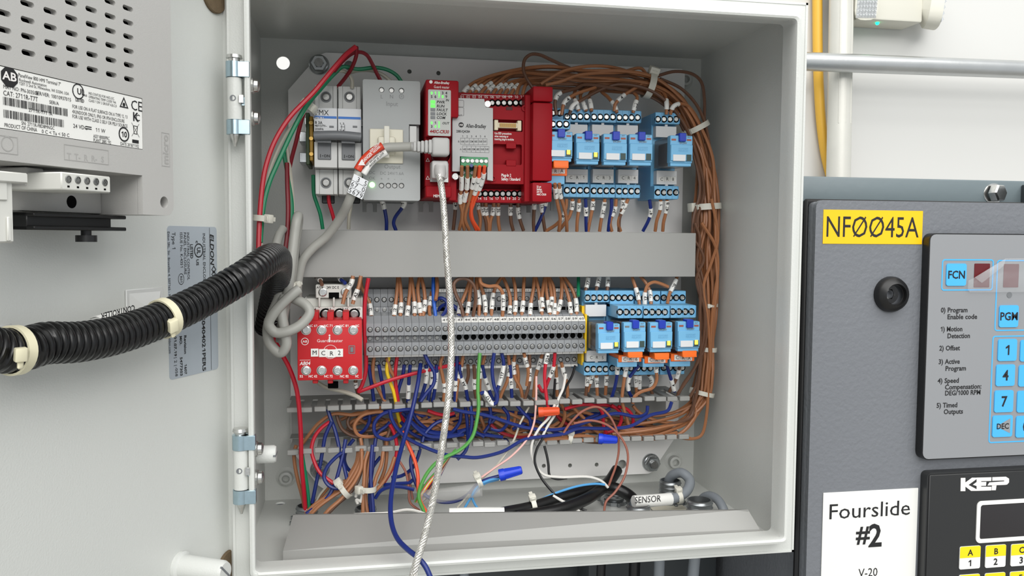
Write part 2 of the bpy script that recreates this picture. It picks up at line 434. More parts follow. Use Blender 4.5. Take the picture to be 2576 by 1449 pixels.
# membrane keypad controller
KG = mat('keypad_grey', (138, 140, 143), .45); KB = mat('key_blue', (70, 172, 236), .45, bump=.1, bscale=3000); KR = mat('display_red', (92, 20, 26), .25)
kp = thing('keypad_controller', 'grey membrane keypad with blue keys and red displays on the machine cabinet', 'controller', A(2450, 1150, 42))
yb, yf = 41.8, 33.5
x0, zt, zb = A(2334, 800, yf).x, A(2440, 590, yf).z, A(2440, 1150, yf).z
bm = nb(); plate(bm, rrect(x0-.8, x0+160, zb-1, zt+.8, 6, 4), yf+.6, yb); part('black_housing', bm, BLACK, kp)
bm = nb(); plate(bm, rrect(x0, x0+160, zb, zt, 5, 4), yf, yf+.55); part('faceplate', bm, KG, kp)
bl = nb()
def outline(bm, u0, v0, u1, v1, y, w, r):
    xa, xb, za, zb_ = ext(u0, v0, u1, v1, y); plate(bm, rrect(xa, xb, za, zb_, r, 4), y, y+.2, [rrect(xa+w, xb-w, za+w, zb_-w, max(r-w, .3), 4)])
outline(bl, 2369, 652, 2499, 731, yf-.2, 1.0, 2.5); outline(bl, 2505, 654, 2640, 832, yf-.2, 1.0, 2.5); outline(bl, 2492, 843, 2720, 1110, yf-.2, 1.0, 2.5)
part('blue_outline', bl, KB, kp, smooth=0)
for u0, v0, u1, v1, s, hp in ((2381, 663, 2431, 719, 'FCN', 17), (2514, 768, 2562, 823, 'PGM', 17), (2511, 853, 2558, 908, '1', 22), (2506, 917, 2553, 971, '4', 22), (2502, 982, 2549, 1037, '7', 22), (2497, 1045, 2547, 1099, 'DEC', 12),
                       (2567, 855, 2615, 909, '2', 22), (2563, 918, 2611, 972, '5', 22), (2559, 983, 2607, 1037, '8', 22), (2556, 1046, 2604, 1100, '0', 22)):
    xa, xb, za, zb_ = ext(u0, v0, u1, v1, yf-.8); bm = nb(); plate(bm, rrect(xa, xb, za, zb_, 1.8, 3), yf-.9, yf)
    ky = part('key', bm, KB, kp, label='blue key marked '+s)
    bm = nb(); k = mmpp(u0, v0, yf-1); text(bm, s, ((xa+xb)/2, yf-1.05, (za+zb_)/2), FX, FZ, hp*k, 'c', 1, None, sx=.92); part('print', bm, INK, ky, smooth=0)
    if s == 'DEC':
        bm = nb(); vs = [bm.verts.new((xa+t*(xb-xa), yf-.98, za+q*(zb_-za))) for t, q in ((.18, .5), (.88, .86), (.88, .16))]; bm.faces.new(vs); part('arrow_print', bm, KG, ky, smooth=0)
for u0, v0, u1, v1 in ((2450, 663, 2489, 723), (2524, 664, 2562, 723)):
    xa, xb, za, zb_ = ext(u0, v0, u1, v1, yf); bm = nb(); plate(bm, rrect(xa, xb, za, zb_, .6, 2), yf-.3, yf+.1); part('display_window', bm, KR, kp, label='dark red display window')
bm = nb(); c = A(2539, 742, yf); plate(bm, circ(c.x, c.z, 2.4, 16), yf-.25, yf+.1); part('status_lamp', bm, DGREY, kp)
bm = nb()
for i, (u, v, s) in enumerate(((2367, 780, '0) Program'), (2383, 797, 'Enable code'), (2365, 828, '1) Motion'), (2383, 845, 'Detection'), (2363, 876, '2) Offset'), (2361, 910, '3) Active'), (2378, 927, 'Program'), (2359, 958, '4) Speed'), (2377, 974, 'Compensation:'), (2377, 989, 'DEG/1000 RPM'), (2356, 1020, '5) Timed'), (2374, 1036, 'Outputs'))):
    k = mmpp(u, v, yf); wid = {'0) Program': 68, 'Enable code': 76, '1) Motion': 57, 'Detection': 58, '2) Offset': 52, '3) Active': 54, 'Program': 53, '4) Speed': 54, 'Compensation:': 93, 'DEG/1000 RPM': 91, '5) Timed': 53, 'Outputs': 49}[s]
    text(bm, s, A(u, v, yf-.15), FX, FZ, 10.5*k, 'l', 1, wid*k)
part('print', bm, INK, kp, smooth=0)
FILM = mat('clear_film', (225, 228, 230), .1, alpha=.12)
bm = nb()
poly = [(2434, 728), (2436, 706), (2452, 698), (2530, 650), (2700, 648), (2700, 735), (2440, 735)]
lo_ = [bm.verts.new(A(u, v, yf-2.2+.8*(i % 2))) for i, (u, v) in enumerate(poly)]; bm.faces.new(lo_)
cur = [(2452, 698), (2530, 650), (2526, 668), (2470, 712)]
for i in range(3):
    qa = [A(u, v, yf-2.4-d) for (u, v), d in zip(cur, (0, 0, 2.5, 2.5))]
vs = [bm.verts.new(x) for x in qa]; bm.faces.new(vs)
fm = solo('clear_film', bm, FILM, 'peeling clear protective film over the red displays', 'film', A(2500, 735, yf))
sm = fm.modifiers.new('thickness', 'SOLIDIFY'); sm.thickness = .00015
# counter below
kc = thing('counter_unit', 'black counter with white-framed display and yellow keys below the keypad', 'counter', A(2450, 1449, 42))
yf2 = 34.0; x0, zt = A(2329, 1300, yf2).x, A(2450, 1184, yf2).z
bm = nb(); plate(bm, rrect(x0, x0+160, zt-190, zt, 4, 4), yf2, yb); box(bm, x0+1.5, x0+158, yf2-.8, yf2, zt-188, zt-1.5, .7); part('housing', bm, mat('counter_black', (38, 39, 40), .4), kc)
yk = yf2-1.0
bm = nb()
def pp(*uv): 
    vs = [bm.verts.new(A(u, v, yk)) for u, v in uv]; bm.faces.new(vs)
S = 276/1294
L = lambda *q: pp(*[(2300+x*S, 1140+y*S) for x, y in q])
L((548, 292), (603, 291), (603, 448), (545, 448)); L((603, 345), (680, 289), (735, 289), (735, 305), (640, 375), (603, 372)); L((603, 372), (640, 375), (735, 425), (735, 445), (670, 445), (603, 395))
L((735, 288), (910, 284), (908, 328), (790, 330), (790, 340), (735, 340)); L((690, 372), (735, 340), (850, 338), (846, 385), (735, 388)); L((735, 388), (790, 388), (790, 396), (910, 395), (908, 440), (735, 445))
L((920, 283), (1080, 277), (1118, 300), (1118, 345), (1095, 370), (1070, 374), (862, 382), (885, 345), (1060, 332), (1060, 322), (920, 326)); L((915, 382), (970, 380), (962, 437), (912, 438))
part('logo_print', bm, WINK, kc, smooth=0)
xa, xb, za, zb_ = ext(2456, 1254, 2700, 1358, yk)
bm = nb(); plate(bm, rrect(xa, xa+130, za, zb_, 4, 5), yk-.6, yk+.3, [rrect(xa+3.2, xa+126.8, za+3.2, zb_-3.2, 2, 4)]); part('display_frame', bm, PAPER, kc)
bm = nb(); plate(bm, rrect(xa+3.2, xa+126.8, za+3.2, zb_-3.2, 2, 4), yk-.05, yk+.3); part('display_glass', bm, mat('dark_glass', (44, 42, 44), .15), kc)
KY = mat('key_yellow', (240, 212, 10), .45); KW = mat('key_white', (226, 226, 224), .45)
for u0, v0, u1, v1, s1, s2 in ((2414, 1374, 2466, 1431, 'A', '1'), (2479, 1371, 2530, 1427, 'B', '2'), (2543, 1368, 2595, 1423, 'C', '3'), (2412, 1445, 2464, 1502, 'D', '4'), (2477, 1441, 2528, 1498, 'E', '5'), (2540, 1437, 2592, 1494, 'F', '6')):
    xa, xb, za, zb_ = ext(u0, v0, u1, v1, yk-.6); bm = nb(); plate(bm, rrect(xa, xb, za, zb_, 1.4, 3), yk-.7, yk); ky = part('key', bm, KW, kc, label='yellow and white key '+s1+' '+s2)
    zm = (za+zb_)/2; bm = nb(); plate(bm, rrect(xa+.15, xb-.15, zm, zb_-.15, 1.2, 2)[:6]+[(xa+.15, zm), (xb-.15, zm)], yk-.85, yk-.7); part('yellow_field', bm, KY, ky)
    bm = nb(); k = mmpp(u0, v0, yk); text(bm, s1, ((xa+xb)/2, yk-.95, zm+(zb_-zm)*.45), FX, FZ, 13*k, 'c', 1); text(bm, s2, ((xa+xb)/2, yk-.95, zm-(zm-za)*.48), FX, FZ, 14*k, 'c', 1); part('print', bm, INK, ky, smooth=0)
# dark machine frame below the enclosure
bm = nb(); box(bm, -420, xl+2, 240, 300, -700, -214, 2); part('rear_frame', bm, MDARK, mc); bm = nb(); box(bm, 95, xl+2, 200, 240, -700, -222, 3, 2); part('front_frame', bm, MDARK, mc)

# ================================================================ the enclosure
HH = 201.0
en = thing('electrical_enclosure', 'light grey steel electrical enclosure standing open with all its wiring', 'enclosure', (0, 100, -201))
def sheet(bm, x0, x1, y0, y1, z0, z1): box(bm, x0, x1, y0, y1, z0, z1)
bh = [circ(-180, 179, 5.6, 24)]
bm = nb(); plate(bm, [(-200, -HH), (200, -HH), (200, HH), (-200, HH)], 200.6, 202.2, bh); part('back_panel', bm, PAINT, en, smooth=0)
bm = nb(); box(bm, -200, 200, 14, 202, HH-1.6, HH); part('top_panel', bm, PAINT, en)
hb = [circ(-184.8, 190, 4.2, 18)]
bm = nb(); plate(bm, [(-200, 14), (200, 14), (200, 202), (-200, 202)], -HH, -HH+1.6, hb, tf=lambda x, y, z: Vector((x, z, y))); part('bottom_panel', bm, PAINT, en, smooth=0)
for s in (-1, 1):
    bm = nb(); box(bm, s*200, s*198.4, 14, 202, -HH, HH); part('side_panel', bm, PAINT, en)
prof = [(0, 17), (.6, 14.6), (10.2, 14), (11.4, 3), (12.2, .6), (13.8, 0), (15.2, .8), (15.6, 3), (14.4, 13), (13.6, 24), (12.4, 25), (2.2, 26)]
bm = nb(); rings = []
for g, y in prof:
    loop = rrect(-200+g, 200-g, -HH+g, HH-g, 3.2 if g > 5 else 2.4, 4); rings.append([bm.verts.new((x, y, z)) for x, z in loop])
for r0, r1 in zip(rings, rings[1:]):
    n = len(r0)
    for i in range(n): bm.faces.new((r0[i], r0[(i+1) % n], r1[(i+1) % n], r1[i]))
bmesh.ops.recalc_face_normals(bm, faces=bm.faces)
part('gutter_rim', bm, PAINT, en, smooth=35)
for (x, y, z) in ((183, 8, 187.2), (-184.5, 4, -187), (184.5, 5, -186.5)):
    bm = nb(); lathe(bm, (x, y-5, z), (0, 1, 0), [(0, 0), (1.8, 1), (2.2, 5), (0, 9)], 8); part('weld_bead', bm, PAINT, en)
def boss(u, v):
    c = A(u, v, 200.5); bm = nb(); lathe(bm, c, (0, -1, 0), [(9, 0), (7, .8), (6.2, 1.4), (5.6, 6), (4.6, 6.5), (3.4, 6.5), (3.2, 1.5), (0, 1.5)], 24); part('threaded_boss', bm, PAINT, en)
boss(720, 1200); boss(1694, 1160); boss(1720, 202)
# white slotted stop inside the left rim
c = A(662, 1143, 30); bm = nb(); lathe(bm, (-186, c.y, c.z), (1, 0, 0), [(6, 0), (6, 11), (5.2, 12.5), (0, 12.6)], 24)
st = thing('rim_stop', 'white slotted round stop inside the left rim by the lower hinge', 'stop', (-180, c.y, c.z)); part('stop_body', bm, PAINT, st)
bm = nb(); box(bm, -175, -173.2, c.y-6.2, c.y+6.2, c.z-.6, c.z+.6); part('screw_slot', bm, DGREY, st)
# ================================================================ the door, swung open to the left
M0 = DM.copy(); M0.translation = DM @ Vector((-200, 0, -200))
dr = thing('enclosure_door', 'light grey enclosure door swung open to the left', 'door', M=M0)
def dl(bm): bm.transform(DM); return bm
bm = nb(); box(bm, -398, 0, 0, 1.6, -200, 200, .4); part('door_panel', dl(bm), PAINT, dr)
for nm, b in (('top_flange', (-398, 0, -17, 0, 198.4, 200)), ('bottom_flange', (-398, 0, -17, 0, -200, -198.4)), ('free_flange', (-398, -396.4, -17, 0, -198.4, 198.4))):
    bm = nb(); box(bm, *b); part(nm, dl(bm), PAINT, dr)
bm = nb(); box(bm, -.6, 2.2, -4, 1.6, -200, 200, .6, 2); part('hinge_flange', dl(bm), PAINT, dr)
CORK = mat('brown_cork', (104, 88, 66), .9, bump=.8, bscale=700, var=.35, vscale=250)
for (u, v), w in (((537, -16), 'round brown pad at the top hinge corner of the open door'), ((573, 1430), 'round brown pad at the bottom hinge corner of the open door')):
    c = D(u, v, 0); bm = nb(); lathe(bm, c, (0, -1, 0), [(12.2, .05), (12.2, 1.2), (11.6, 1.8), (0, 1.9)], 32); solo('round_pad', dl(bm), CORK, w, 'pad', DM @ c)
c = D(452, 1424, 0); bm = nb(); lathe(bm, c, (0, -1, 0), [(9, .05), (9, 2.2), (7.4, 3), (7.2, 3.2), (6.6, 30), (5.6, 32), (0, 32)], 28)
ds = thing('door_stud', 'white slotted cylindrical stud on the lower part of the open door', 'stud', DM @ c); part('stud_body', dl(bm), PAINT, ds)
bm = nb(); box(bm, c.x-6, c.x+6, -32.2, -31.2, c.z-.6, c.z+.6); bm.transform(Matrix.Translation(c) @ Matrix.Rotation(.8, 4, 'Y') @ Matrix.Translation(-c)); part('screw_slot', dl(bm), DGREY, ds)
# hinges
def hinge(u, v0, v1, label, sc):
    ax = A(u, v0, 4); z0, z1 = A(u, v0, 4).z, A(u, v1, 4).z; L = z0-z1; x, y = ax.x, ax.y; R = 5.2
    f = lambda t: z0-L*t
    bm = nb(); box(bm, x+6.2, x+7.4, y-2, y+6, f(.868), f(.075), .3); box(bm, x+4.5, x+6.2, y-2.5, y-1.0, f(.55), f(.46)); h = part('hinge_bracket', bm, BZINC, en, label=label)
    bm = nb(); cyl(bm, (x, y, f(.0)), (x, y, f(.035)), 4.6, 5.0, 20); cyl(bm, (x, y, f(.035)), (x, y, f(.09)), 3.4, n=16); cyl(bm, (x, y, f(.05)), (x, y, f(.9)), 2.4, n=12)
    lathe(bm, (x, y, f(.86)), (0, 0, -1), [(3.2, 0), (3.2, L*.01), (2.8, L*.03), (.7, L*.138), (0, L*.14)], 16); part('hinge_pin', bm, SCREW, h)
    for a, b in ((.075, .245), (.71, .868)):
        bm = nb(); cyl(bm, (x, y, f(a)), (x, y, f(b)), R, n=24); box(bm, x, x+9.5, y-R+.8, y+1, f(b), f(a), .3); part('knuckle', bm, BZINC, h, label='zinc-plated hinge knuckle')
    bm = nb(); cyl(bm, (x, y, f(.25)), (x, y, f(.705)), R-.6, n=24); part('barrel', bm, PAINT, h, label='grey painted barrel fixed to the door')
    bm = nb(); lathe(bm, (x-.5, y-R+.75, f(.478)), (0, -1, 0), [(1.9, 0), (1.9, .25), (1.3, .25), (1.2, .05), (0, .05)], 14); part('grub_screw', bm, DGREY, h)
    bm = nb(); box(bm, x+3.0, x+5.9, y-R+.2, y-R+1.4, f(.53), f(.44), .2); part('clip', bm, SCREW, h)
    for v in sc:
        c = A(648, v, 16); bm = nb(); lathe(bm, (-185.6, c.y, c.z), (1, 0, 0), [(5.2, 0), (5.2, 1.4), (4.2, 2), (4, 4.2), (3, 5), (1.5, 5.4), (0, 5.4)], 18); part('screw', bm, SCREW, h)
hinge(589, 139, 369, 'upper zinc door hinge', (216, 297))
hinge(605, 1077, 1293, 'lower zinc door hinge', (1129, 1201))
# maker's label on the door
x0, x1, z0, z1 = -57.4, -10, -54.2, 36.7
nl = thing('rating_label', 'blue-silver maker label printed sideways on the open door', 'label', M=Matrix.Translation(DM @ Vector((-34, 0, z0))))
bm = nb(); plate(bm, rrect(x0, x1, z0, z1, 2.5, 4), -.25, -.02); part('label_plate', dl(bm), SILV, nl)
bm = nb()
def tv(s, u, v, h, al='l', bold=0, wid=None, slant=0):   # text running down the door label
    c = D(u, v, -.4); text(bm, s, c, (0, 0, -1), (1, 0, 0), h, al, bold, wid, slant=slant)
tv('ELDON', 533, 588, 3.6, bold=1, wid=19.5, slant=.2); tv('INDUSTRIAL ENCLOSURES', 513, 586, 2.5, wid=36.5); tv('S0404021PER5', 512, 796, 3.1, bold=1, wid=34.5)
tv('LISTED', 482, 614, 2.5, bold=1, wid=8.8); tv('c', 496, 605, 2.6, bold=1); tv('US', 497, 652, 2.3, bold=1)
tv('INDUSTRIAL CONTROL', 473, 584, 2.2, wid=29); tv('PANEL ENCLOSURE', 465, 584, 2.2, wid=25.5); tv('ISSUE No. K-4351', 456, 584, 2.2, wid=21.5)
tv('Type 1', 437, 584, 2.9, wid=10.5); tv('Eldon SRL, Str. Bruxelles 4, 507165 - Prejmer, Brasov, Romania', 424, 582, 1.9, wid=62)
tv('Revision', 466, 843, 2.1, bold=1, wid=11.5); tv('1607', 467, 915, 2.1, bold=1); tv('MO.', 455, 845, 2.1, bold=1); tv('5477303', 456, 898, 2.1, bold=1, wid=11.5); tv('01.07.19', 441, 846, 2.1, bold=1, wid=12); tv('| 2 |', 442, 898, 2.3); tv('-058', 444, 922, 2.2, wid=6)
tv('www.eldon.com', 427, 826, 2.0, wid=15)
tv('UL', 500, 622, 3.4, bold=1, wid=4.2); tv('R01', 456, 694, 2.0, wid=4.2)
def ringp(u, v, r, w, sx=1):
    c = D(u, v, -.4); plate(bm, circ(c.x, c.z, r, 24, sx), -.4, -.41, [circ(c.x, c.z, r-w, 24, sx)])
ringp(500, 630, 4.4, .7); ringp(456, 702, 3.4, .35, .8)
for (du, dv) in ((0, 0), (0, 12), (0, 24)):
    c = D(538, 678+dv, -.4)
    plate(bm, [(c.x+2.4, c.z), (c.x, c.z+2.6), (c.x-2.4, c.z), (c.x, c.z-2.6)], -.4, -.41, [[(c.x+1.6, c.z), (c.x, c.z+1.7), (c.x-1.6, c.z), (c.x, c.z-1.7)]])
c0, c1 = D(527, 572, -.4), D(527, 930, -.4); bar(bm, c0.x-.15, c0.x+.15, z0+.5, z1-.5, -.4)
part('print', dl(bm), INK, nl, smooth=0)
# adhesive tie mounts
def mount(u0, v0, u1, v1, label):
    a, b = D(u0, v0, 0), D(u1, v1, 0); xc, zc = (a.x+b.x)/2, (a.z+b.z)/2; s = abs(b.x-a.x)/2
    t = thing('tie_mount', label, 'cable mount', DM @ Vector((xc, 0, zc)))
    bm = nb(); box(bm, xc-s, xc+s, -1.2, -.02, zc-s, zc+s, .4); part('adhesive_base', dl(bm), LGREY, t)
    bm = nb(); lo_ = [bm.verts.new((xc+i*s*.85, -1.2, zc+j*s*.85)) for i, j in ((-1, -1), (1, -1), (1, 1), (-1, 1))]; hi = [bm.verts.new((xc+i*s*.35, -6, zc+j*s*.35)) for i, j in ((-1, -1), (1, -1), (1, 1), (-1, 1))]
    bm.faces.new(hi)
    for i in range(4): bm.faces.new((lo_[i], lo_[(i+1) % 4], hi[(i+1) % 4], hi[i]))
    part('tie_bridge', dl(bm), LGREY, t, smooth=0)
mount(313, 724, 408, 856, 'white square adhesive tie mount on the open door behind the black conduit')
mount(-40, 795, 30, 915, 'white adhesive tie mount on the open door at the left picture edge')

# ================================================================ operator terminal on the door
hm = thing('operator_terminal', 'grey plastic operator terminal back with vents and rating label on the open door', 'terminal', M=Matrix.Translation(DM @ Vector((-200, -20, 40))))
YF = -42.0
bx0, bx1, bz0, bz1, bzm = -320.0, -105.6, 41.0, 230.0, 60.0
holes = []; cols = [-136.2-11.65*i for i in range(9)]; rows = [104.9+6.62*j for j in range(12)]
for i, x in enumerate(cols):
    for j, z in enumerate(rows):
        holes.append(slot(x, z, 7.0, 2.3))
lx0, lx1, lz0, lz1 = -215, -127.6, 72.8, 97.0
bm = nb(); plate(bm, rrect(bx0, bx1, bz0, bz1, 5, 4)[:5+5]+[(bx0, bz0+19), (-128.5, bz0+19), (-128.5, bz0)]+rrect(bx0, bx1, bz0, bz1, 5, 4)[15:], YF, YF+3, holes+[circ(-112.8, 47.6, 3.0, 20), rrect(lx0-.3, lx1+.3, lz0-.3, lz1+.3, .5, 2)])
part('vented_back', dl(bm), HMIP, hm, smooth=0)
bm = nb(); plate(bm, rrect(bx0, bx1, bz0, bz1, 5, 4), -3, -.1); plate(bm, rrect(bx0, bx1, bz0, bz1, 5, 4)[:10]+[(bx0, bz0+19), (-128.5, bz0+19), (-128.5, bz0)]+rrect(bx0, bx1, bz0, bz1, 5, 4)[15:], YF+2.9, -3, [circ(-112.8, 47.6, 3.0, 20), rrect(bx0+3, bx1-14, 63, bz1-4, 1, 2)])
part('housing', dl(bm), HMIP, hm, smooth=0)
bm = nb(); box(bm, bx0+3.2, bx1-14.2, YF+7, YF+10, 63.2, bz1-4.2); part('vent_interior', dl(bm), HOLE, hm)
bm = nb(); box(bm, bx0, -128.5, -18, -3, bz0+.2, bzm+1, 1, 2); part('connector_bay', dl(bm), HMIP, hm)
bm = nb(); plate(bm, rrect(lx0, lx1, lz0, lz1, .4, 2), YF+.25, YF+.5); la = part('rating_plate', dl(bm), PAPER, hm)
bm = nb(); Yl = YF+.1
def tl(s, u, v, h, al='l', bold=0, wid=None): text(bm, s, D(u, v, Yl), (1, 0, 0), (0, 0, 1), h, al, bold, wid)
c = D(24, 194, Yl); oc = [(c.x+4.3*math.cos(math.pi/8+k*math.pi/4), c.z+4.3*math.sin(math.pi/8+k*math.pi/4)) for k in range(8)]
plate(bm, oc, Yl, Yl+.01)
tl('PanelView 800 HMI Terminal 7"', 46, 188, 1.5, wid=22); tl('Rockwell Automation', 48, 200, 1.2, wid=14); tl('1201 S 2nd St, Milwaukee, WI 53204, USA', 48, 209, 1.2, wid=26)
tl('MAT NO: PN-303508', 8, 217, 1.5, wid=17); tl('SER/VER: 10010937015', 90, 233, 1.5, wid=19); tl('CAT: 2711R-T7T', 8, 233, 1.9, wid=17); tl('SER/A', 124, 256, 1.4); tl('2711R-T7T /A', 72, 276, 1.4); tl('SN: 2711R-F8D8MNGC', 54, 309, 1.4, wid=17); tl('PRODUCT OF CHINA', 11, 314, 1.5, wid=16); tl('0 C < Ta < 50 C', 105, 330, 1.5, wid=15)
tl('UL', 194, 229, 2.5, bold=1); tl('LISTED', 190, 250, 1.4, bold=1, wid=5); tl('c', 182, 230, 1.3); tl('us', 212, 238, 1.3)
tl('IND.CONT.EQ FOR HAZ.LOC.', 223, 234, 1.1, wid=16); tl('OPERATING TEMP CODE T4A', 223, 243, 1.1, wid=17); tl('CLASS 1 DIV 2 GROUP A,B,C,D', 223, 252, 1.1, wid=17.5)
tl('FOR USE ON A FLAT SURFACE ON A TYPE 12, 13', 182, 267, 1.5, wid=34); tl('4X(INDOOR ONLY), IP65 OR IP54 ENCLOSURE', 182, 280, 1.5, wid=32); tl('FOR USE WITH CLASS 2 SELV OR PELV SOURCE', 182, 292, 1.5, wid=34)
tl('24 VDC', 184, 316, 1.7); tl('11 W', 240, 326, 1.7); tl('ASSY 80000PRC', 235, 342, 1.5, wid=10); tl('PLANT 2885 192', 235, 352, 1.5, wid=11); tl('DATE 2018/11/02', 303, 361, 1.5, wid=12.5)
tl('CE', 329, 263, 4.6, wid=8); tl('10', 312, 338, 2.6, 'c', 1); tl('K', 341, 294, 4, 'c', 1); tl('C', 347, 296, 3, 'c')
for (u, v, r, wd) in ((197, 230, 3.4, .5), (312, 338, 3.5, .7)):
    c = D(u, v, Yl); plate(bm, circ(c.x, c.z, r, 20), Yl, Yl+.01, [circ(c.x, c.z, r-wd, 20)])
c = D(312, 262, Yl); tri = lambda r: [(c.x+r*math.cos(math.pi/2+k*2.094), c.z+r*math.sin(math.pi/2+k*2.094)) for k in range(3)]
plate(bm, tri(3.4), Yl, Yl+.01, [tri(2.3)]); plate(bm, circ(c.x, c.z-.2, .9, 10), Yl, Yl+.01)
c = D(341, 327, Yl)
for sgn in (-1, 1):
    vs = [bm.verts.new((c.x+sgn*q[0]+q[1], Yl, c.z+q[2])) for q in ((-2.6, -.12, 3.2), (-2.6, .12, 3.2), (2.6, .12, -3.2), (2.6, -.12, -3.2))]; bm.faces.new(vs)
plate(bm, [(c.x-1.6, c.z+2), (c.x+1.6, c.z+2), (c.x+1.1, c.z-2), (c.x-1.1, c.z-2)], Yl, Yl+.01, [[(c.x-1.2, c.z+1.7), (c.x+1.2, c.z+1.7), (c.x+.8, c.z-1.7), (c.x-.8, c.z-1.7)]])
c = D(341, 356, Yl); bar(bm, c.x-2.2, c.x+2.2, c.z-.8, c.z+.8, Yl)
c = D(223, 322, Yl); bar(bm, c.x-1.8, c.x+1.8, c.z+.3, c.z+.7, Yl); bar(bm, c.x-1.8, c.x+1.8, c.z-.6, c.z-.2, Yl)
random.seed(3)
for (ua, va, ub, vb) in ((8, 250, 168, 280), (9, 282, 160, 308)):
    a, b = D(ua, va, Yl), D(ub, vb, Yl); x = a.x; h = 1.6
    zc = (a.z+b.z)/2-.5
    while x < b.x:
        wd = random.choice((.16, .3, .45)); bar(bm, x, x+wd, zc-h, zc+h, Yl); x += wd+random.choice((.18, .3, .5))
part('print', dl(bm), INK, la, smooth=0)
bm = nb(); c = D(24, 194, Yl); text(bm, 'AB', (c.x, Yl-.06, c.z+.3), (1, 0, 0), (0, 0, 1), 3.2, 'c', 1, 6.6); part('logo_print', dl(bm), WINK, la, smooth=0)
bm = nb()
for s, u in (('T', 174), ('T-', 195), ('R', 216), ('R-', 237), ('S', 258)): text(bm, s, D(u, 393+(u-174)*.1, YF-.05), (1, 0, 0), (0, 0, 1), 2.6, 'c', 1)
for (ua, va, ub, vb) in ((160, 362, 273, 415), (-30, 335, 45, 390)):
    a, b = D(ua, va, YF), D(ub, vb, YF); plate(bm, [(a.x, b.z), (b.x, b.z), (b.x, a.z), (a.x, a.z)], YF-.12, YF, [[(a.x+.3, b.z+.3), (b.x-.3, b.z+.3), (b.x-.3, a.z-.3), (a.x+.3, a.z-.3)]])
c = D(18, 362, YF); plate(bm, circ(c.x, c.z, 3, 20), YF-.12, YF, [circ(c.x, c.z, 2.6, 20)])
a, b = D(405, 332, YF), D(427, 420, YF); plate(bm, [(a.x, b.z), (b.x, b.z), (b.x, a.z), (a.x, a.z)], YF-.12, YF, [[(a.x+.3, b.z+.3), (b.x-.3, b.z+.3), (b.x-.3, a.z-.3), (a.x+.3, a.z-.3)]])
text(bm, 'micro', ((a.x+b.x)/2, YF-.1, b.z+8.5), (0, 0, 1), (-1, 0, 0), 4.2, 'c', 1, 15)
part('embossing', dl(bm), mat('hmi_grey_emboss', (160, 159, 156), .5), hm, smooth=0)
# connector with five screws, cover block, left plug, black clamp
a, b = D(154, 432, -50), D(279, 486, -50)
bm = nb(); box(bm, a.x, b.x, -50, -18, b.z, a.z, .5); cn = part('screw_connector', dl(bm), IVORY, hm, label='ivory plug connector with five screws')
for i in range(5):
    x = a.x+(b.x-a.x)*(.13+.185*i); zc = b.z+(a.z-b.z)*.62
    bm = nb(); screw_head(bm, (x, -49.9, zc), 1.7, .5, '-', ang=.5+.4*i, n=14); part('clamp_screw', dl(bm), SCREWD, cn)
    bm = nb(); box(bm, x-.6, x+.6, -50.1, -49.9, zc-3.5, zc-2.7); part('test_slot', dl(bm), HOLE, cn)
a, b = D(64, 420, -32), D(112, 472, -32); bm = nb(); box(bm, a.x, b.x, -32, -18, b.z, a.z, .5); part('cover_block', dl(bm), HMIP, hm)
c = D(180, 508, -18); bm = nb(); lathe(bm, (c.x, -18, c.z), (0, -1, 0), [(3, .02), (3, .15), (0, .15)], 20); part('screw_hole', dl(bm), HOLE, hm)
a, b = D(-60, 425, -58), D(38, 612, -58); bm = nb(); box(bm, a.x, b.x, -58, -44, b.z, a.z-3, .8); box(bm, a.x, b.x+5, -60, -44, a.z-4, a.z, .5)
q0, q1 = D(-30, 447, -58), D(16, 505, -58); box(bm, q0.x, q1.x, -58.8, -58, q1.z, q0.z, .4); q0, q1 = D(14, 545, -58), D(24, 606, -58); box(bm, q0.x, q1.x, -59, -58, q1.z, q0.z, .3)
part('side_plug', dl(bm), IVORY, hm, label='ivory plug housing at the left edge')
za, zb_, zc_ = 40.6, 33.0, 36.8
bm = nb(); xa, xb = -178, -121
for z_ in (za, zb_+1.8): box(bm, xa, xb, -26, -10, z_-1.8, z_, .4)
box(bm, xa, xb-6, -22, -10, zb_, za, .4); cl = part('mounting_clamp', dl(bm), BLACK, hm, label='black mounting clamp with screw')
c = D(217, 597, -20); bm = nb(); cyl(bm, (c.x, -20, zb_+.5), (c.x, -20, c.z), 2.4, n=14); cyl(bm, (c.x, -20, c.z+1.0), (c.x, -20, c.z-2.2), 4.8, n=18); part('clamp_knob', dl(bm), BLACK, cl)

# ================================================================ black corrugated conduit from the door into the enclosure
def Pd(u, v, d): return CAM + ray(u, v)*(d/FPX)
CORR = mat('black_corrugated_plastic', (14, 14, 15), .28)
cd_ = [(-60, 868, -20), (0, 882, -20), (60, 878, -20), (110, 864, -20), (200, 860, -21), (300, 841, -22), (400, 806, -24), (490, 765, -28)]
cp = [(560, 728, 494), (620, 692, 506), (655, 667, 522), (682, 650, 548), (698, 654, 582), (699, 684, 612), (693, 724, 636), (683, 770, 655), (672, 830, 670)]
path = catmull([DM @ D(*q) for q in cd_]+[Pd(*q) for q in cp], 60)
ln = [0]
for a, b in zip(path, path[1:]): ln.append(ln[-1]+(b-a).length)
pitch = 4.1; step = pitch/6; res = []; t = 0; j = 0
while t < ln[-1]:
    while ln[j+1] < t: j += 1
    k = (t-ln[j])/max(ln[j+1]-ln[j], 1e-6); res.append(path[j]*(1-k)+path[j+1]*k); t += step
R0 = 9.9; shape = [0, .15, .95, 1, 1, .9]
lump = lambda i: 1.0
bm = nb(); tube(bm, res, R0, 20, True, rfun=lambda i: R0-1.5+1.5*shape[i % 6])
solo('corrugated_conduit', bm, CORR, 'black corrugated conduit bundling cables from the door into the enclosure', 'conduit', res[len(res)//2])
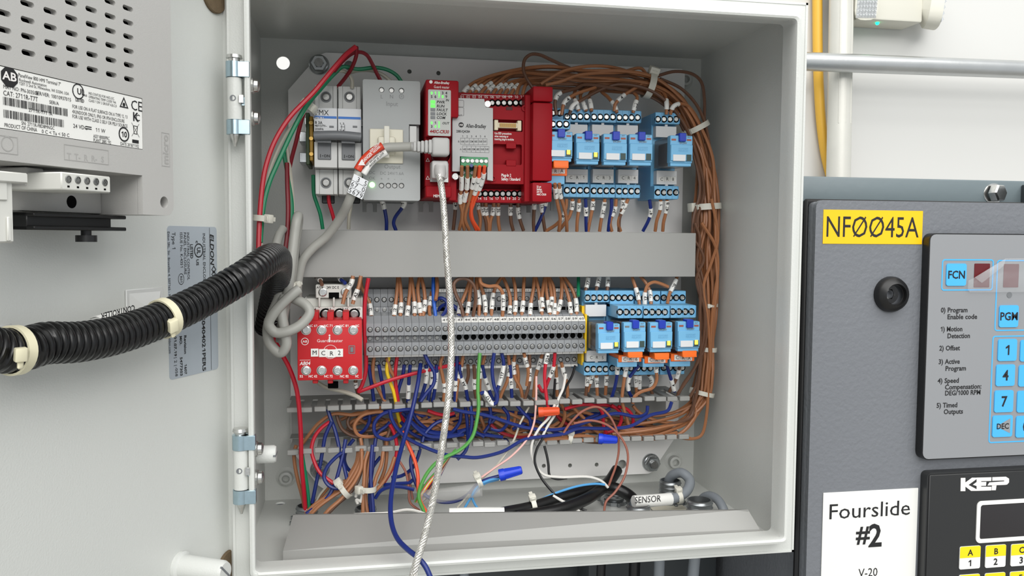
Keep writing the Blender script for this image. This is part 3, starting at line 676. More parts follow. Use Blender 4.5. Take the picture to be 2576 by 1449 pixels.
def tie_ring(bm, c, t, R, w=2.4, th=.9, n=24, squash=1):
    t = Vector(t).normalized(); ref = FZ if abs(t.z) < .9 else FX
    a = t.cross(ref).normalized(); b = t.cross(a)
    pr = [(R, -w), (R+th, -w), (R+th, w), (R, w)]; rings = []
    for k in range(n):
        d = a*math.cos(2*math.pi*k/n)+b*math.sin(2*math.pi*k/n)*squash; rings.append([bm.verts.new(c+d*r+t*s) for r, s in pr])
    for k in range(n):
        r0, r1 = rings[k], rings[(k+1) % n]
        for i in range(4): bm.faces.new((r0[i], r0[(i+1) % 4], r1[(i+1) % 4], r1[i]))
def near(u, v, d0=None):
    best = min(range(len(res)), key=lambda i: (Vector((((res[i]-CAM).dot(CR))*FPX/((res[i]-CAM).dot(CF))+IMW/2-u, IMH/2-((res[i]-CAM).dot(CU))*FPX/((res[i]-CAM).dot(CF))-v, 0)).length) + (1e4 if i > len(res)*.75 else 0))
    return best
def conduit_tie(u, v, hu, hv, hd, label):
    i = near(u, v); c = res[i]; t = res[i+3]-res[i-3]
    th = thing('cable_tie', label, 'cable tie', c)
    bm = nb(); tie_ring(bm, c, t, R0+.1, 2.3, 1.0, 32); part('strap', bm, NYLONY, th)
    hc = DM @ D(hu, hv, hd); tn = t.normalized(); dv = (c-hc).normalized()
    bm = nb(); box(bm, -3.6, 3.6, -3, 3, -3.2, 3.2, .8, 2); box(bm, 3, 7.5, -1.6, 1.6, -1.6, 1.6, .8)
    rot = Matrix((dv.cross(tn), dv, tn)).transposed().to_4x4(); bm.transform(Matrix.Translation(hc) @ rot); part('tie_head', bm, NYLONY, th)
conduit_tie(35, 870, 52, 892, -34, 'yellowed nylon tie round the black conduit at the left picture edge')
conduit_tie(410, 795, 434, 818, -34, 'yellowed nylon tie round the black conduit over the white mount')
# cable flag partly hidden behind the conduit
c = [D(u, v, -14) for u, v in ((240, 797), (312, 778))]
bm = nb(); ax = (c[1]-c[0]).normalized(); n = 10
pr = [(math.cos(2.6*k/n-.3)*5, math.sin(2.6*k/n-.3)*5) for k in range(n+1)]
ra = [bm.verts.new(c[0]+Vector((0, -a_, b_-5))) for a_, b_ in pr]; rb = [bm.verts.new(c[1]+ax*6+Vector((0, -a_, b_-5))) for a_, b_ in pr]
for k in range(n): bm.faces.new((ra[k], ra[k+1], rb[k+1], rb[k]))
fl = thing('cable_flag', 'curled white cable flag peeping out above the black conduit', 'cable label', DM @ c[0]); fo = part('flag_sleeve', dl(bm), PAPER, fl); fo.modifiers.new('thickness', 'SOLIDIFY').thickness = .0003
bm = nb(); text(bm, 'CONTROLLER', D(298, 785, -19.4), -(c[1]-c[0]), Vector((0, 0, -1)), 3.0, 'c', 1, 24); part('print', dl(bm), INK, fl, smooth=0)
# ================================================================ mounting plate, rails, ducts
YP = 187.0
def xz(u, v, y): q = A(u, v, y); return (q.x, q.z)
out = [(-150, 184), (-144, 186.5), (174, 186.5), (177, 183), (177, -150), (152, -186), (148, -187.5), (-148, -187.5), (-153, -184), (-175, -152), (-175, 154)]
hs = [circ(*xz(878, 165, YP), 4.2), circ(*xz(1030, 180, YP), 1.9), circ(*xz(1103, 184, YP), 1.9), circ(*xz(1368, 1172, YP), 1.9), circ(*xz(1434, 1171, YP), 1.9), circ(*xz(1501, 1169, YP), 1.9), circ(*xz(1565, 1168, YP), 4.2)]
mp = thing('mounting_plate', 'white perforated mounting plate at the back of the enclosure', 'plate', (0, YP, -187))
bm = nb(); plate(bm, out, YP, YP+2, hs); part('plate_sheet', bm, PLATE, mp, smooth=0)
for u, v, w in ((803, 163, 'top left'), (1637, 1163, 'bottom right'), (805, 1180, 'bottom left'), (1700, 205, 'top right')):
    if w == 'top right': continue
    c = A(u, v, YP); nu = thing('flange_nut', 'zinc flange nut holding the %s corner of the mounting plate' % w, 'nut', c)
    bm = nb(); lathe(bm, c, (0, -1, 0), [(8.6, .05), (8.4, 1.4), (7.2, 2.6), (6, 3)], 28); part('flange', bm, STEEL, nu)
    bm = nb(); hexnut(bm, c+Vector((0, -2.6, 0)), (0, -1, 0), 12.6, 5.5, 4.1); part('hexagon', bm, STEEL, nu, smooth=0)
    bm = nb(); cyl(bm, c, c+Vector((0, -11, 0)), 4, 3.6, 16); part('stud', bm, SCREWD, nu)
def din_rail(v0, v1, u0, u1, label):
    x0, x1 = A(u0, (v0+v1)/2, 180).x, A(u1, (v0+v1)/2, 180).x; z1, z0 = A(1200, v0, 180).z, A(1200, v1, 180).z
    zc = (z0+z1)/2
    t = thing('din_rail', label, 'rail', ((x0+x1)/2, YP, zc-17.5)); bm = nb()
    pr = [(YP-.3, -13.5), (YP-.3, 13.5), (YP-7, 13.5), (YP-7, 17.5), (YP-8, 17.5), (YP-8, 12.5), (YP-1.3, 12.5), (YP-1.3, -12.5), (YP-8, -12.5), (YP-8, -17.5), (YP-7, -17.5), (YP-7, -13.5)]
    a = [bm.verts.new((x0, y, zc+z)) for y, z in pr]; b = [bm.verts.new((x1, y, zc+z)) for y, z in pr]
    for i in range(len(pr)): bm.faces.new((a[i], a[(i+1) % len(pr)], b[(i+1) % len(pr)], b[i]))
    bmesh.ops.recalc_face_normals(bm, faces=bm.faces); part('rail_profile', bm, STEEL, t, smooth=0)
din_rail(310, 415, 768, 1690, 'upper steel mounting rail behind the breaker and relays')
din_rail(800, 905, 770, 1700, 'lower steel mounting rail behind the contactor and terminal blocks')
# covered wire duct in the middle
x0, x1, z0, z1 = ext(753, 581, 1749, 697, 128)
z0, z1 = A(1250, 697, 128).z, A(1250, 582, 128).z
wd = thing('wire_duct', 'covered grey wire duct across the middle of the mounting plate', 'wire duct', ((x0+x1)/2, YP, z0))
bm = nb(); box(bm, x0, x1, 127.2, 128.8, z0, z1, .3); box(bm, x0, x1, 128, 135, z1-1.2, z1); box(bm, x0, x1, 128, 135, z0, z0+1.2); part('duct_cover', bm, DUCT, wd)
bm = nb(); box(bm, x0-6, x1, YP-1.8, YP-.05, z0+1.5, z1-1.5); part('duct_base', bm, DUCT, wd)
fing = nb(); box(fing, -4.1, 4.1, 131, YP, 0, 1.3)
fme = mkmesh('duct_finger', fing, DUCT, 0)
def place(me, name, parent, off):
    o = bpy.data.objects.new(name, me); COL.objects.link(o); o.parent = parent; o.location = (MX[parent.name].inverted() @ Vector(off))*MM; MX[o.name] = MX[parent.name]; return o
n = 32; pit = (x1-x0+4)/n
for i in range(n):
    for zz in (z1-2.6, z0+1.3):
        if zz > z0+5: place(fme, 'finger', wd, (x0-2+pit*(i+.5), 0, zz))
bm = nb(); box(bm, x0-6, x1, 131, YP, z0+1.3, z0+2.4); part('lower_duct_wall', bm, DUCT, wd)
# open wire duct at the bottom
YT = 126.0
zu, zl = A(1250, 1016, YT).z, A(1250, 1118, YT).z
xa, xb = A(735, 1020, YT).x, A(1722, 1010, YT).x
od = thing('open_wire_duct', 'grey wire duct without its cover below the terminal blocks', 'wire duct', ((xa+xb)/2, YP, zl))
bm = nb(); box(bm, xa-5, xb+6, YP-1.8, YP-.05, zl, zu); part('duct_base', bm, DUCT, od)
bm = nb(); box(bm, xa-5, xb+6, 168, YP, zu-1.3, zu); part('upper_wall', bm, DUCT, od); bm = nb(); box(bm, xa-5, xb+6, 168, YP, zl, zl+1.3); part('lower_wall', bm, DUCT, od)
def finger(sgn, hz):
    f = nb(); box(f, -3.1, 3.1, YT+2, 169, -.65, .65, .2); box(f, -4.5, 4.5, YT-.2, YT+5, -2.1+hz, 1.9+hz, .5)
    box(f, -3.4, 3.4, YT+5, YT+9, -.9, .9, .3)
    return mkmesh('duct_finger', f, DUCT, 0)
fm_u, fm_l = finger(1, 0), finger(-1, 0)
n = 32; pit = (xb-xa)/(n-1); random.seed(5)
for i in range(n):
    for zz, me in ((zu, fm_u), (zl, fm_l)):
        o = place(me, 'finger', od, (xa+pit*i+random.uniform(-.4, .4), 0, zz)); 
        dz = random.uniform(-.035, .02); o.rotation_euler = (dz, 0, 0); o.location.z += -math.sin(dz)*.150
# the lifted duct cover lying on the floor of the enclosure
fl0, fr0 = Az(712, 1386, -188), Az(1911, 1331, -186.5); bl0, br0 = Az(738, 1293, -179), Az(1881, 1281, -174)
dc = thing('duct_cover', 'long grey duct cover lying loose on the enclosure floor', 'duct cover', (fl0+fr0)/2+Vector((0, 0, -10)))
nrm = (fr0-fl0).cross(bl0-fl0).normalized()
if nrm.z < 0: nrm = -nrm
bm = nb()
qs = [fl0, fr0, br0, bl0]; lo_ = [bm.verts.new(q-nrm*1.6) for q in qs]; hi = [bm.verts.new(q) for q in qs]
bm.faces.new(hi); bm.faces.new(lo_[::-1])
for i in range(4): bm.faces.new((lo_[i], lo_[(i+1) % 4], hi[(i+1) % 4], hi[i]))
part('cover_face', bm, DUCT, dc, smooth=0)
for nm, (p, q) in (('front_lip', (fl0, fr0)), ('rear_lip', (bl0, br0))):
    bm = nb(); inw = (bl0-fl0).normalized()*(1.5 if nm == 'front_lip' else -1.5)
    dn = Vector((0, -.6, -8)) if nm == 'front_lip' else -nrm*8
    v = [bm.verts.new(w) for w in (p, q, q+dn, p+dn, p+inw, q+inw, q+dn+inw, p+dn+inw)]
    for f in ((0, 1, 2, 3), (5, 4, 7, 6), (0, 4, 5, 1), (3, 2, 6, 7), (0, 3, 7, 4), (1, 5, 6, 2)): bm.faces.new([v[i] for i in f])
    part(nm, bm, DUCT, dc, smooth=0)

# ================================================================ circuit breaker and ground terminal block
yb_, yc_ = 128.0, 114.0
x0, x1 = A(789, 250, yc_).x, A(909, 250, yc_).x; xm = A(849, 300, yc_).x
zA, zB, zC, zD = A(850, 215, yb_).z, A(850, 272, yc_).z, A(850, 422, yc_).z, A(850, 490, yb_).z
zL0, zL1 = A(850, 364, yc_).z, A(850, 337, yc_).z
cb = thing('circuit_breaker', 'grey two-pole circuit breaker at the left end of the upper row', 'circuit breaker', ((x0+x1)/2, 178, zD))
for i, (a, b) in enumerate(((x0, xm-.15), (xm+.15, x1))):
    bm = nb(); box(bm, a, b, yb_+6, 178, zD, zA, .5); po = part('pole', bm, LGREY, cb)
    bm = nb(); box(bm, a+.1, b-.1, yc_, 150, zL1-1, zB, .3); part('label_face', bm, mat('breaker_white', (214, 216, 218), .42), po)
    bm = nb(); box(bm, a+.1, b-.1, yc_+1, 150, zC, zL0+2, .4); part('lower_face', bm, LGREY, po)
    mx_ = (a+b)/2
    for (p, q) in ((zB+.3, zA-.2), (zD+.2, zC-.3)):
        bm = nb(); box(bm, a+.2, mx_-5.2, yb_, 150, p, q, .5); box(bm, mx_+5.2, b-.2, yb_, 150, p, q, .5); box(bm, mx_-5.4, mx_+5.4, yb_+1, 150, p, q, .3); part('terminal_shroud', bm, LGREY, po)
    for v in (244, 460):
        c = A((820, 879)[i], v, yb_+.8); bm = nb(); lathe(bm, c, (0, -1, 0), [(4.2, 0), (4.2, .4), (3.4, .4), (3.3, .1), (0, .1)], 20); part('screw_well', bm, DGREY, po)
        bm = nb(); screw_head(bm, c+Vector((0, -.1, 0)), 3.0, .9, '+', ang=.4); part('terminal_screw', bm, SCREWD, po)
    bm = nb(); xs = mx_-1.0; box(bm, xs-5, xs+5, yc_-.3, yc_+4, A(850, 402, yc_).z, zL0+1, .4); part('toggle_base', bm, DGREY, po)
    bm = nb(); text(bm, 'I', (xs-3, yc_-.5, A(850, 393, yc_).z), FX, FZ, 2.4, 'c', 1); text(bm, 'ON', (xs+1.8, yc_-.5, A(850, 393, yc_).z), FX, FZ, 2.0, 'c', 1); plate(bm, circ(xs-1.4, A(850, 393, yc_).z, .4, 8), yc_-.5, yc_-.51); part('toggle_print', bm, INK, po, smooth=0)
    bm = nb(); c = A((834, 893)[i], 319, yc_); box(bm, c.x-1.7, c.x+1.7, yc_-.15, yc_+.2, c.z-.8, c.z+.8, .1); part('indicator_slot', bm, DGREY, po)
bm = nb(); n = 12; xsz = (x1-x0)
pts = [Vector((x0+.8+(xsz-1.6)*k/n, yc_-9-1.5*math.sin(math.pi*k/n), (zL0+zL1)/2+1.0+.8*math.sin(math.pi*k/n))) for k in range(n+1)]
tube(bm, pts, 3.9, 12, flat=.9); box(bm, x0+3, x0+13, yc_-8, yc_+2, zL0+.5, zL1-2); box(bm, xm+3, xm+13, yc_-8, yc_+2, zL0+.5, zL1-2); part('lever_bar', bm, DGREY, cb, label='grey linked toggle bar')
bm = nb(); yt = yc_-.15
BST = mat('blue_stripe', (30, 110, 196), .45)
for a, b in ((x0+.6, xm-.6), (xm+.6, x1-.6)): bar(bm, a, b, A(850, 299, yc_).z, A(850, 293, yc_).z, yt)
part('blue_stripe', bm, BST, cb, smooth=0)
bm = nb(); tpx(bm, 'FMX', 810, 283, yt, 13, wpx=34); tpx(bm, 'B 3A', 792, 308, yt, 7, 'l', 1, 19); tpx(bm, '480Y/277V~', 792, 316, yt, 5.5, 'l', 1, 30); tpx(bm, '50/60Hz', 792, 324, yt, 5.5, 'l', 1, 22); tpx(bm, '5000A', 792, 331, yt, 5.5, 'l', 1, 18); tpx(bm, 'RU', 827, 333, yt, 7, 'c', 1, 16, slant=-.3)
tpx(bm, '1', 856, 311, yt, 5, 'c', 1); tpx(bm, '3', 864, 311, yt, 5, 'c', 1); tpx(bm, '2', 856, 328, yt, 5, 'c', 1); tpx(bm, '4', 864, 328, yt, 5, 'c', 1)
for u in (859, 867): a = A(u, 313, yt); b = A(u, 329, yt); bar(bm, a.x-.15, a.x+.15, b.z, a.z, yt)
a, b = A(857, 319, yt), A(867, 318, yt); bar(bm, a.x, b.x, a.z-.1, a.z+.2, yt)
part('print', bm, INK, cb, smooth=0)
bm = nb(); tpx(bm, 'MCB1', 793, 296, yt-.1, 5, 'l', 1, 22); part('stripe_print', bm, WINK, cb, smooth=0)
for u in (826, 890):
    bm = nb(); c = A(u, 500, 150); box(bm, c.x-5, c.x+5, 146, 150, c.z-4, c.z+4, .6); part('mounting_foot', bm, BLACK, cb)
DGREEN = mat('green_terminal', (54, 74, 40), .5); BRASS = mat('yellow_terminal', (196, 150, 40), .45)
gx0, gx1 = A(769, 300, 132).x, A(789, 300, 132).x; gz0, gz1 = A(780, 415, 135).z, A(780, 285, 135).z
gt = thing('ground_terminal', 'green and yellow ground terminal block left of the breaker', 'terminal block', ((gx0+gx1)/2, 178, gz0))
bm = nb(); box(bm, gx0, gx0+3, 132, 178, gz0, gz1, .5); part('green_half', bm, DGREEN, gt)
bm = nb(); box(bm, gx0+3, gx1-.4, 130, 178, gz0+3, gz1-3, .5); part('yellow_half', bm, BRASS, gt)
for t in (.2, .5, .8): bm = nb(); screw_head(bm, (gx0+4.2, 129.8, gz0+(gz1-gz0)*t), 1.8, .8, '-', ang=.4); part('clamp_screw', bm, mat('brass_screw', (196, 160, 90), .3, .9), gt)
for v in (345, 397):
    bm = nb(); c = A(773, v, 150); box(bm, gx0-6, gx0-.2, 148, 178, c.z-4, c.z+4, .4); part('end_clip', bm, STEEL, gt)

# ================================================================ power supply
yp_ = 106.0
PSUM = mat('psu_grey_paint', (168, 171, 171), .6, 0, spec=.3, bump=.12, bscale=1500)
x0, x1 = A(913, 350, yp_).x, A(1057, 350, yp_).x; z1, z0 = A(985, 202, yp_).z, A(985, 504, yp_).z
nx, nz0, nz1 = A(1029, 345, yp_).x, A(1045, 372, yp_).z, A(1045, 313, yp_).z
ps = thing('power_supply', 'grey metal power supply with green DC OK lamp beside the breaker', 'power supply', ((x0+x1)/2, 178, z0))
sc_t = [A(u, v, yp_) for u, v in ((960, 226), (985, 227), (1010, 228))]; sc_b = [A(u, 467, yp_) for u in (960, 977, 993, 1010)]
bm = nb(); plate(bm, [(x0+1, z0), (x1-1, z0), (x1, z0+1), (x1, nz0), (nx, nz0), (nx, nz1), (x1, nz1), (x1, z1-1), (x1-1, z1), (x0+1, z1), (x0, z1-1), (x0, z0+1)], yp_, yp_+6, [circ(c.x, c.z, 2.1, 18) for c in sc_t+sc_b])
part('front_cover', bm, PSUM, ps, smooth=0)
bm = nb(); box(bm, x0+.4, x1-.4, yp_+5.9, 178, z0+.4, z1-.4, .6); part('case', bm, PSUM, ps)
bm = nb(); box(bm, nx+.5, nx+6, yp_+2, yp_+6, nz0+1, nz1-1, .3); part('side_connector', bm, LGREY, ps)
for c in sc_t+sc_b: bm = nb(); screw_head(bm, c+Vector((0, 2.2, 0)), 1.9, 1.2, '-', ang=.9, n=14); part('clamp_screw', bm, SCREWD, ps)
bm = nb(); yt = yp_-.12; tpx(bm, 'L', 960, 243, yt, 9); tpx(bm, 'N', 985, 243, yt, 9); tpx(bm, 'Input', 986, 261, yt, 11, wpx=30); tpx(bm, 'Output', 987, 419, yt, 10, wpx=41); tpx(bm, 'DC', 936, 434, yt, 7.5); tpx(bm, 'OK', 936, 448, yt, 7.5); tpx(bm, 'DC 24V/1.6A', 986, 436, yt, 7.5, wpx=60)
for u, s in ((960, '+'), (977, '+'), (993, '-'), (1010, '-')): tpx(bm, s, u, 450, yt, 7)
c = A(1010, 243, yt); plate(bm, circ(c.x, c.z, 1.9, 16), yt, yt+.01, [circ(c.x, c.z, 1.5, 16)]); bar(bm, c.x-.9, c.x+.9, c.z-.3, c.z, yt); bar(bm, c.x-.15, c.x+.15, c.z, c.z+1.2, yt)
part('print', bm, GINK, ps, smooth=0)
bm = nb(); lathe(bm, A(936, 465, yp_), (0, -1, 0), [(2.1, -.5), (2.1, .4), (1.4, 1), (0, 1.2)], 16); part('status_lamp', bm, mat('lit_green_lamp', (150, 255, 130), .3, emit=5), ps, label='lit green DC OK lamp')
for (u, v) in ((930, 518), (1072, 518), (1318, 520), (1378, 515)):
    c = A(u, v, 165); bm = nb(); plate(bm, [(c.x-6, c.z+9), (c.x-6, c.z-5), (c.x-2.6, c.z-5), (c.x-2.6, c.z+1), (c.x-1, c.z+3), (c.x+1, c.z+3), (c.x+2.6, c.z+1), (c.x+2.6, c.z-5), (c.x+6, c.z-5), (c.x+6, c.z+9)], 165, 167)
    solo('mounting_clip', bm, DUCT, {930: 'grey rail clip foot below the power supply', 1072: 'grey rail clip foot between power supply and red controller', 1318: 'grey rail clip foot below the red controller', 1378: 'grey rail clip foot below the right end of the red controller'}[u], 'clip', c+Vector((0, 0, -5)))
x0, x1, z0, z1 = ext(930, 325, 1014, 411, yp_-1)
am = thing('adhesive_mount', 'cream adhesive cable mount stuck on the power supply front', 'cable mount', ((x0+x1)/2, yp_, z0))
CREAM = mat('cream_nylon', (220, 216, 198), .45)
bm = nb(); box(bm, x0, x1, yp_-2, yp_-.1, z0, z1, .5); part('pad', bm, CREAM, am)
bm = nb(); box(bm, x0+6, x1-6, yp_-6, yp_-2, z0+6, z1-6, 1.6, 2); part('bridge', bm, CREAM, am)
bm = nb(); c = A(973, 350, yp_-8); box(bm, c.x-2, c.x+2, yp_-8, yp_-7, c.z-14, c.z+10, .3); part('strap', bm, NYLON, am)

# ================================================================ red safety controller
_w = nb(); lathe(_w, (0, 0, 0), (0, -1, 0), [(2.9, .05), (2.9, .12), (0, .12)], 16); WELLM = mkmesh('screw_well', _w, HOLE, 0)
yr = 108.0; yh = 98.0
sr = thing('safety_controller', 'red programmable safety controller in the upper row', 'controller', (A(1225, 500, yr).x, 178, A(1225, 508, yr).z))
x0, x1 = A(1136, 400, 122).x, A(1340, 400, 122).x; z1, z0 = A(1240, 236, 122).z, A(1240, 508, 122).z
bm = nb(); box(bm, x0, x1, 128, 178, z0, z1, .6); box(bm, x0, x1, 121, 130, A(1240, 270, 122).z, A(1240, 236, 122).z, .5); box(bm, x0, x1, 121, 130, A(1240, 510, 122).z, A(1240, 476, 122).z, .5); part('base', bm, RED, sr)
xa, xb, za, zb_ = ext(1200, 268, 1338, 462, yr); bm = nb()
rec = ext(1240, 300, 1316, 330, yr); sl = ext(1242, 362, 1314, 414, yr)
plate(bm, rrect(xa, xb, za, zb_, 1, 2), yr+2, 130, [rrect(rec[0], rec[1], rec[2], rec[3], .8, 2), rrect(sl[0], sl[1], sl[2], sl[3], 1.2, 2)]); part('plug_in_bay', bm, RED, sr, smooth=0)
bm = nb(); box(bm, sl[0], sl[1], yr+8, yr+10, sl[2], sl[3]); box(bm, rec[0], rec[1], yr+8, yr+10, rec[2], rec[3]); part('bay_floor', bm, RED, sr)
for u in (1286,):
    for v in (366, 410): bm = nb(); c = A(u, v, yr+1.5); box(bm, c.x-4, c.x+4, yr+1.5, yr+6, c.z-2.4, c.z+2.4, .3); part('latch', bm, RED, sr)
for (u, v, w, h) in ((1281, 273, 16, 8), (1328, 364, 9, 18), (1322, 430, 9, 18)):
    bm = nb(); c = A(u, v, yr+1.9); k = mmpp(u, v, yr); box(bm, c.x-w*k/2, c.x+w*k/2, yr+1.7, yr+2.5, c.z-h*k/2, c.z+h*k/2, .1); part('latch_slot', bm, mat('deep_red', (70, 12, 16), .6), sr)
for (u, v) in ((1319, 273), (1240, 449)):
    bm = nb(); lathe(bm, A(u, v, yr+2), (0, -1, 0), [(2.4, 0), (2.4, 1.4), (1.3, 1.4), (1.2, .3), (0, .3)], 16); part('screw_boss', bm, RED, sr)
bm = nb(); a = ext(1244, 302, 1312, 328, yr); box(bm, a[0]+2, a[1]-2, yr+1, yr+8, a[2]+2, a[3]-2, .3)
for x in (a[0]+1.5, a[1]-1.5): box(bm, x-1.6, x+1.6, yr+.5, yr+8, a[2], a[3], .4)
IV2 = mat('ivory_connector', (216, 206, 178), .45); hd = part('board_connector', bm, IV2, sr, label='ivory board connector')
bm = nb(); zc = (a[2]+a[3])/2; box(bm, a[0]+4, a[1]-4, yr+.85, yr+1.1, zc-1.2, zc+1.2)
part('contact_slot', bm, DGREY, hd); bm = nb()
for i in range(17):
    x = a[0]+4.6+(a[1]-a[0]-9.2)*i/16; box(bm, x-.25, x+.25, yr+.7, yr+.9, zc-1.6, zc+1.6)
pn = part('contact_pins', bm, BRASS, hd); pn['kind'] = 'stuff'
# left head with lamps
xa, xb, za, zb_ = ext(1071, 200, 1154, 292, yh); xr2 = A(1136, 400, yh).x
bm = nb(); zt_ = A(1110, 201, yh).z; zm_ = A(1110, 294, yh).z; zbt = A(1110, 497, yh).z
z2, z3 = A(1110, 344, yh).z, A(1110, 468, yh).z
box(bm, xa, xb, yh, 178, zm_, zt_, 1.2, 2); box(bm, xa, xr2, yh, 178, z2, zm_+2, .8); box(bm, xa, xr2, yh+8, 178, z3, z2+.5, .5); box(bm, xa, xr2, yh, 178, zbt, z3, .8)
box(bm, xr2-1, xb, yh+12, 178, z0, zm_, .6)
hdp = part('head', bm, RED, sr)
bm = nb(); xa2, xb2, za2, zb2 = ext(1077, 226, 1134, 342, yh); plate(bm, rrect(xa2, xb2, za2, zb2, .8, 2), yh-.3, yh+.2); fp = part('lamp_panel', bm, mat('panel_silver', (178, 180, 176), .45), sr)
yt = yh-.45; bm = nb(); bl = nb(); LG = mat('green_lit_print', (70, 240, 60), .4, emit=1.6)
for i, s in enumerate('01234'): tpx(bl if s in '012' else bm, s, 1086+9.2*i, 234, yt, 6.5, bold=1)
for i, s in enumerate('56789'): tpx(bl if s in '78' else bm, s, 1086+9.2*i, 243, yt, 6.5, bold=1)
tpx(bm, 'IN', 1125, 252, yt, 5.5, bold=1, slant=.2)
for s, v in (('PWR', 256.5), ('RUN', 266.5), ('FAULT', 276), ('LOCK', 286), ('COM', 295.6)): tpx(bm, s, 1098, v, yt, 6.5, 'l', 1, slant=.15)
for i, s in enumerate('012'): tpx(bl if s in '02' else bm, s, 1086+9.2*i, 309, yt, 6.5, bold=1)
for i, s in enumerate('345'): tpx(bl if s in '45' else bm, s, 1086+9.2*i, 318, yt, 6.5, bold=1)
tpx(bm, 'OUT', 1121, 310, yt, 5.5, bold=1, slant=.2)
part('print', bm, INK, fp, smooth=0); part('lit_print', bl, LG, fp, smooth=0)
bm = nb(); tpx(bm, '440C-CR30', 1105, 331, yt, 8, bold=1, wpx=48, slant=.2); part('model_print', bm, RED, fp, smooth=0)
for v, on in ((256.5, 1), (266.5, 1), (276, 0), (286, 0), (295.6, 0)):
    c = A(1089, v, yh-.3); bm = nb(); box(bm, c.x-1.7, c.x+1.7, yh-.7, yh-.2, c.z-1.1, c.z+1.1, .1); part('status_lamp', bm, LG if on else DGREY, fp, label='lit green lamp' if on else 'unlit lamp')
bm = nb(); yt = yh-.12; tpx(bm, 'Allen-Bradley', 1111, 208, yt, 6, bold=1, wpx=38, slant=.2); tpx(bm, 'Guard master', 1111, 219, yt, 6.5, wpx=39); c = A(1084, 206, yt); plate(bm, circ(c.x, c.z, 1.3, 12), yt, yt+.01)
tpx(bm, 'MEM /', 1100, 493, yt, 6.5, bold=1, wpx=20)
for v in (402, 447):
    c = A(1076, v, yh+7.8); plate(bm, [(c.x-1.6, c.z-1.4), (c.x+1.6, c.z-1.4), (c.x, c.z+1.6)], yh+7.8, yh+7.79, [[(c.x-1, c.z-1.05), (c.x+1, c.z-1.05), (c.x, c.z+.9)]])
yt = 120.9
for i in range(11): tpx(bm, '%02d' % (i+1), 1162.6+15.1*i, 243.5, yt, 6.5)
for i in range(8): tpx(bm, str(14+i), 1206+14.6*i, 499.5, yt, 6.5)
a, b = A(1160, 238, yt), A(1290, 238, yt); bar(bm, a.x, b.x, a.z, a.z+.3, yt)
yt = yr+1.85
for s, v in (('Use ESD precautions', 335), ('when removing or', 342.3), ('inserting plug-in modules', 349.5)): tpx(bm, s, 1244, v, yt, 5.2, 'l', 1, {335: 43, 342.3: 35, 349.5: 49}[v])
tpx(bm, 'Plug-In 2', 1261, 440.5, yt, 7, 'l', 1, 25); tpx(bm, 'Safety / Standard', 1261, 450, yt, 7, 'l', 1, 48)
for s, v in (('22 pt', 469.5), ('Safety', 476), ('24V DC', 482.5), ('440C-CR30', 489)): tpx(bm, s, 1350, v, yh-.15, 4.6, 'l', 1, {469.5: 11, 476: 13, 482.5: 15, 489: 24}[v])
part('white_print', bm, WINK, sr, smooth=0)
for i in range(6): c = A(1238+14.8*i, 259, 121); place(WELLM, 'screw_well', sr, c); bm = nb(); screw_head(bm, c+Vector((0, -.1, 0)), 1.9, .7, '-', ang=.6+.3*i, n=14); part('terminal_screw', bm, SCREWD, sr)
for i in range(8): c = A(1206+14.6*i, 487.5, 121); place(WELLM, 'screw_well', sr, c); bm = nb(); screw_head(bm, c+Vector((0, -.1, 0)), 1.9, .7, '-', ang=.8+.2*i, n=14); part('terminal_screw', bm, SCREWD, sr)
xa, xb = A(1340, 350, yh).x, A(1390, 350, yh).x
for v0, v1 in ((217, 255), (258, 455), (459, 508)):
    bm = nb(); zt_, zb2 = A(1365, v0, yh).z, A(1365, v1, yh).z
    box(bm, xa, xb, yh, 178, zb2, zt_, 1.2, 2); part('end_block', bm, RED, sr)
bm = nb(); box(bm, A(1320, 300, yr).x, xa+.5, yr, 178, z0, z1-2, .6); part('end_web', bm, RED, sr)
# plug-in module
ym = 104.0
pm = thing('plug_in_module', 'grey plug-in input output module with green connector on the red controller', 'module', (A(1190, 440, ym).x, ym+20, A(1190, 440, ym).z))
poly = [(1138, 431), (1138, 246), (1218, 249), (1222, 270), (1240, 272), (1240, 455), (1226, 452), (1226, 398), (1157, 393), (1157, 431)]
bm = nb(); plate(bm, [xz(u, v, ym) for u, v in poly], ym, ym+10); part('cover', bm, mat('module_grey', (176, 177, 176), .42), pm, smooth=0)
bm = nb(); a = ext(1140, 272, 1238, 430, ym+8); box(bm, a[0], a[1], ym+9.5, 127, a[2], a[3]); part('module_body', bm, DGREY, pm)
bm = nb(); yt = ym-.12; tpx(bm, 'Allen-Bradley', 1197, 317, yt, 9, bold=1, wpx=50, slant=.2); tpx(bm, '2080-IQ4OB4', 1148, 330, yt, 6, 'l', 1, 34)
c = A(1160, 314, yt); plate(bm, [(c.x+2.1*math.cos(math.pi/8+k*math.pi/4), c.z+2.1*math.sin(math.pi/8+k*math.pi/4)) for k in range(8)], yt, yt+.01)
for i in range(6): tpx(bm, str(i+1), 1164+11.2*i, 343, yt, 5)
